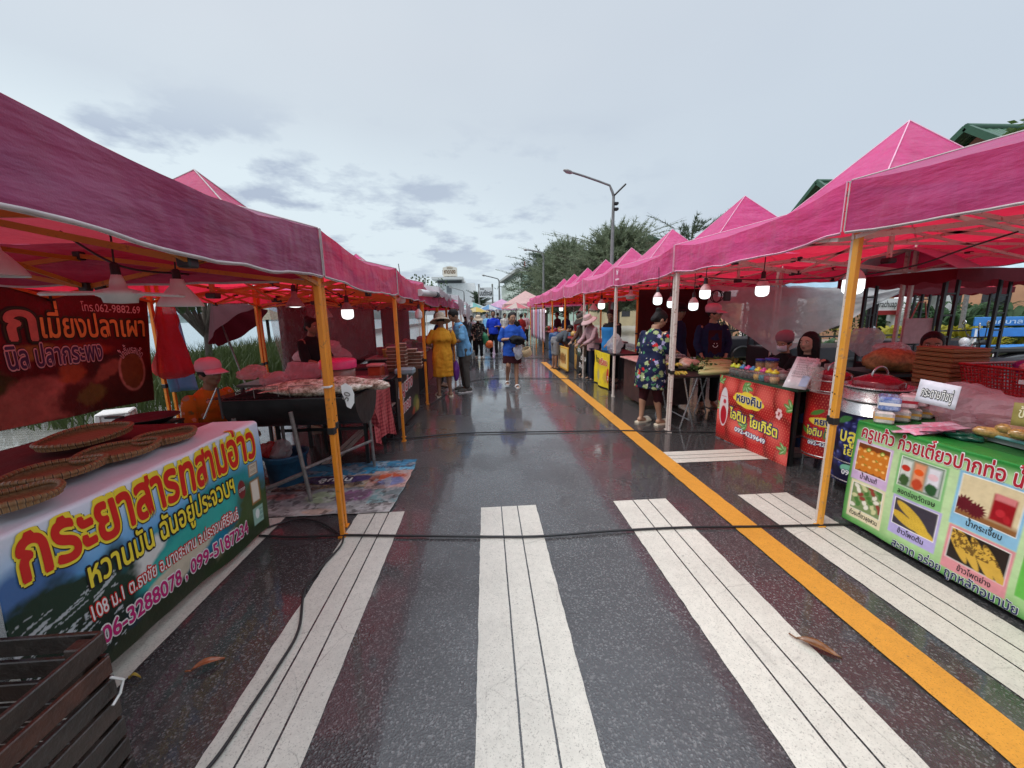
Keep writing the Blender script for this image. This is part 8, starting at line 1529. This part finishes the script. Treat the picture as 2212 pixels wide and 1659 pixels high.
mb = MB(); hd_ = I['hdp']; mb.grid(lambda a, b: hd_((.062*math.sin((a-.5)*2.6), .030+.088*math.cos((a-.5)*2.4)*(.9+.2*math.sin(b*PI)), .015+.080*b)), 10, 6); o = mb.build('face_mask', mat('pale blue mask', (.55, .60, .64), .7), T, local=True); solid(o, .003)
stool(Vector((4.28, 3.42, 0)), 'stool under the red shirted man', mat('red stool plastic', (.3, .02, .02), .4), 1.1)
person('man in a dark red shirt seated behind the wicker stack, only head and shoulder showing', (4.28, 3.42, 0), PI/2+.5, 1.58, BROWN, 1.1, .010, head=(.2, .1), pelvis_z=.57, shirt=REDS, sleeve=.5, hem=.80, bottom=NAVY, bcut=.05, hairdo='short', armL=((.24, .10, 1.03), (.20, .30, .95)), **SIT)
person('boy in a slate vest and shorts, bending over the yellow sign', (1.93, 10.75, 0), -PI/2+.25, 1.45, BROWN, .98, .012, lean=.95, head=(0, .3), armL=((.20, .12, 1.06), (.12, .36, 1.12)), armR=((.20, .12, 1.06), (.12, .36, 1.10)), shirt=SLATE, sleeve=.75, hem=.80, bottom=plain_cloth('pale grey shorts', (.22, .22, .23)), bcut=.52, hairdo='short', shoes=('slide', DKRUB, DKRUB))
for (x, y, Y, H_, hat, hm_, sm_, lab) in ((1268, 688, 9.4, 1.52, 'bucket', DKHAT, BROWN, 'seller in a dark wide hat, middle of the sun hat group'), (1284, 690, 8.9, 1.50, 'bucket', plain_cloth('pale pink hat', (.55, .36, .36), .3), PALEP, 'seller in a pale pink hat and pink print sleeves')):
    p = AY(x, y, Y); person(lab, (p.x, Y, 0), PI/2+.3, H_, BROWN, 1.12, .013, lean=.2, head=(.1, .4), armL=((.22, .16, 1.05), (.14, .36, .98)), armR=((.22, .16, 1.05), (.14, .36, .98)), shirt=sm_ if hasattr(sm_, 'name') else plain_cloth('brown blouse', (.10, .05, .04)), sleeve=.95, hem=.75, bottom=BLKC, bcut=.05, hairdo='short', hat=hat, hatm=hm_)
p = AY(1262, 695, 10.0); person('seller in a grey knitted hat, partly behind the dark hat', (p.x, 10.0, 0), PI/2+.5, 1.5, BROWN, 1.1, .014, lean=.15, head=(.1, .3), shirt=SLATE, sleeve=.9, hem=.75, bottom=BLKC, hairdo='short', hat='net', hatm=plain_cloth('grey knit', (.20, .18, .17), .3))
p = AY(1318, 672, 8.3); T, I = person('seller in a dark shirt and bright blue apron by the yellow banner stall', (p.x+.1, 8.35, 0), PI/2+.6, 1.6, BROWN, 1.15, .013, lean=.12, head=(.3, .3), shirt=BLKC, sleeve=.5, hem=.72, bottom=BLKC, hairdo='short', armL=((.22, .12, 1.04), (.14, .32, .95)))
mb = MB(); mb.grid(lambda a, b: I['up'](((a-.5)*.36, .125+.035*math.cos((a-.5)*2.5)+.004+.03*(b < .5), .66+b*.6)), 8, 8); solid(mb.build('apron', plain_cloth('bright blue apron', (.03, .20, .50)), T, local=True), .004)
# the crowd at the end of the street
CR = [(1110, 'in a black shirt behind the woman in blue', 13.6, BLKC, None, 1.6), (1018, 'in a pale top at the sea side stalls', 16.5, PALEP, None, 1.5), (1006, 'in a white cap near the dark canopy', 15.2, SLATE, 'cap', 1.55), (1090, 'in white by the parasols', 20, plain_cloth('off white shirt', (.5, .48, .45)), None, 1.6), (1126, 'in a red top near the far stalls', 18.5, REDS, None, 1.55), (1052, 'in a light blue top, far along the road', 22, SKYC, None, 1.6), (1075, 'in dark clothes, far along the road', 24, NAVY, None, 1.65), (1135, 'in a pale shirt by the rose canopy', 21, PALEP, None, 1.6)]
for i, (x, l, Y, sm_, hat, H_) in enumerate(CR):
    p = AY(x, 690, Y); person('shopper %s' % l, (p.x, Y, 0), PI*(i % 2)+rnd(-.6, .6), H_, BROWN, 1.1, .018, shirt=sm_, sleeve=.5, hem=.75, bottom=BLKC, bcut=.05, hairdo='short', face=False, hat=hat, hatm=WHRUB if hat else None)
for i, (x, Y) in enumerate(((1192, 12.6), (1172, 14.8), (1160, 17.0))):
    p = AY(x, 685, Y); person('seller standing deep under the %s' % ('dark red counter canopy', 'clothes stall canopy', 'last pink canopy of the right row')[i], (p.x+.9, Y, 0), PI/2+.4, 1.58, BROWN, 1.1, .018, shirt=(REDS, NAVY, MARO)[i], sleeve=.5, hem=.75, bottom=BLKC, hairdo='short', face=False)
_dv = None
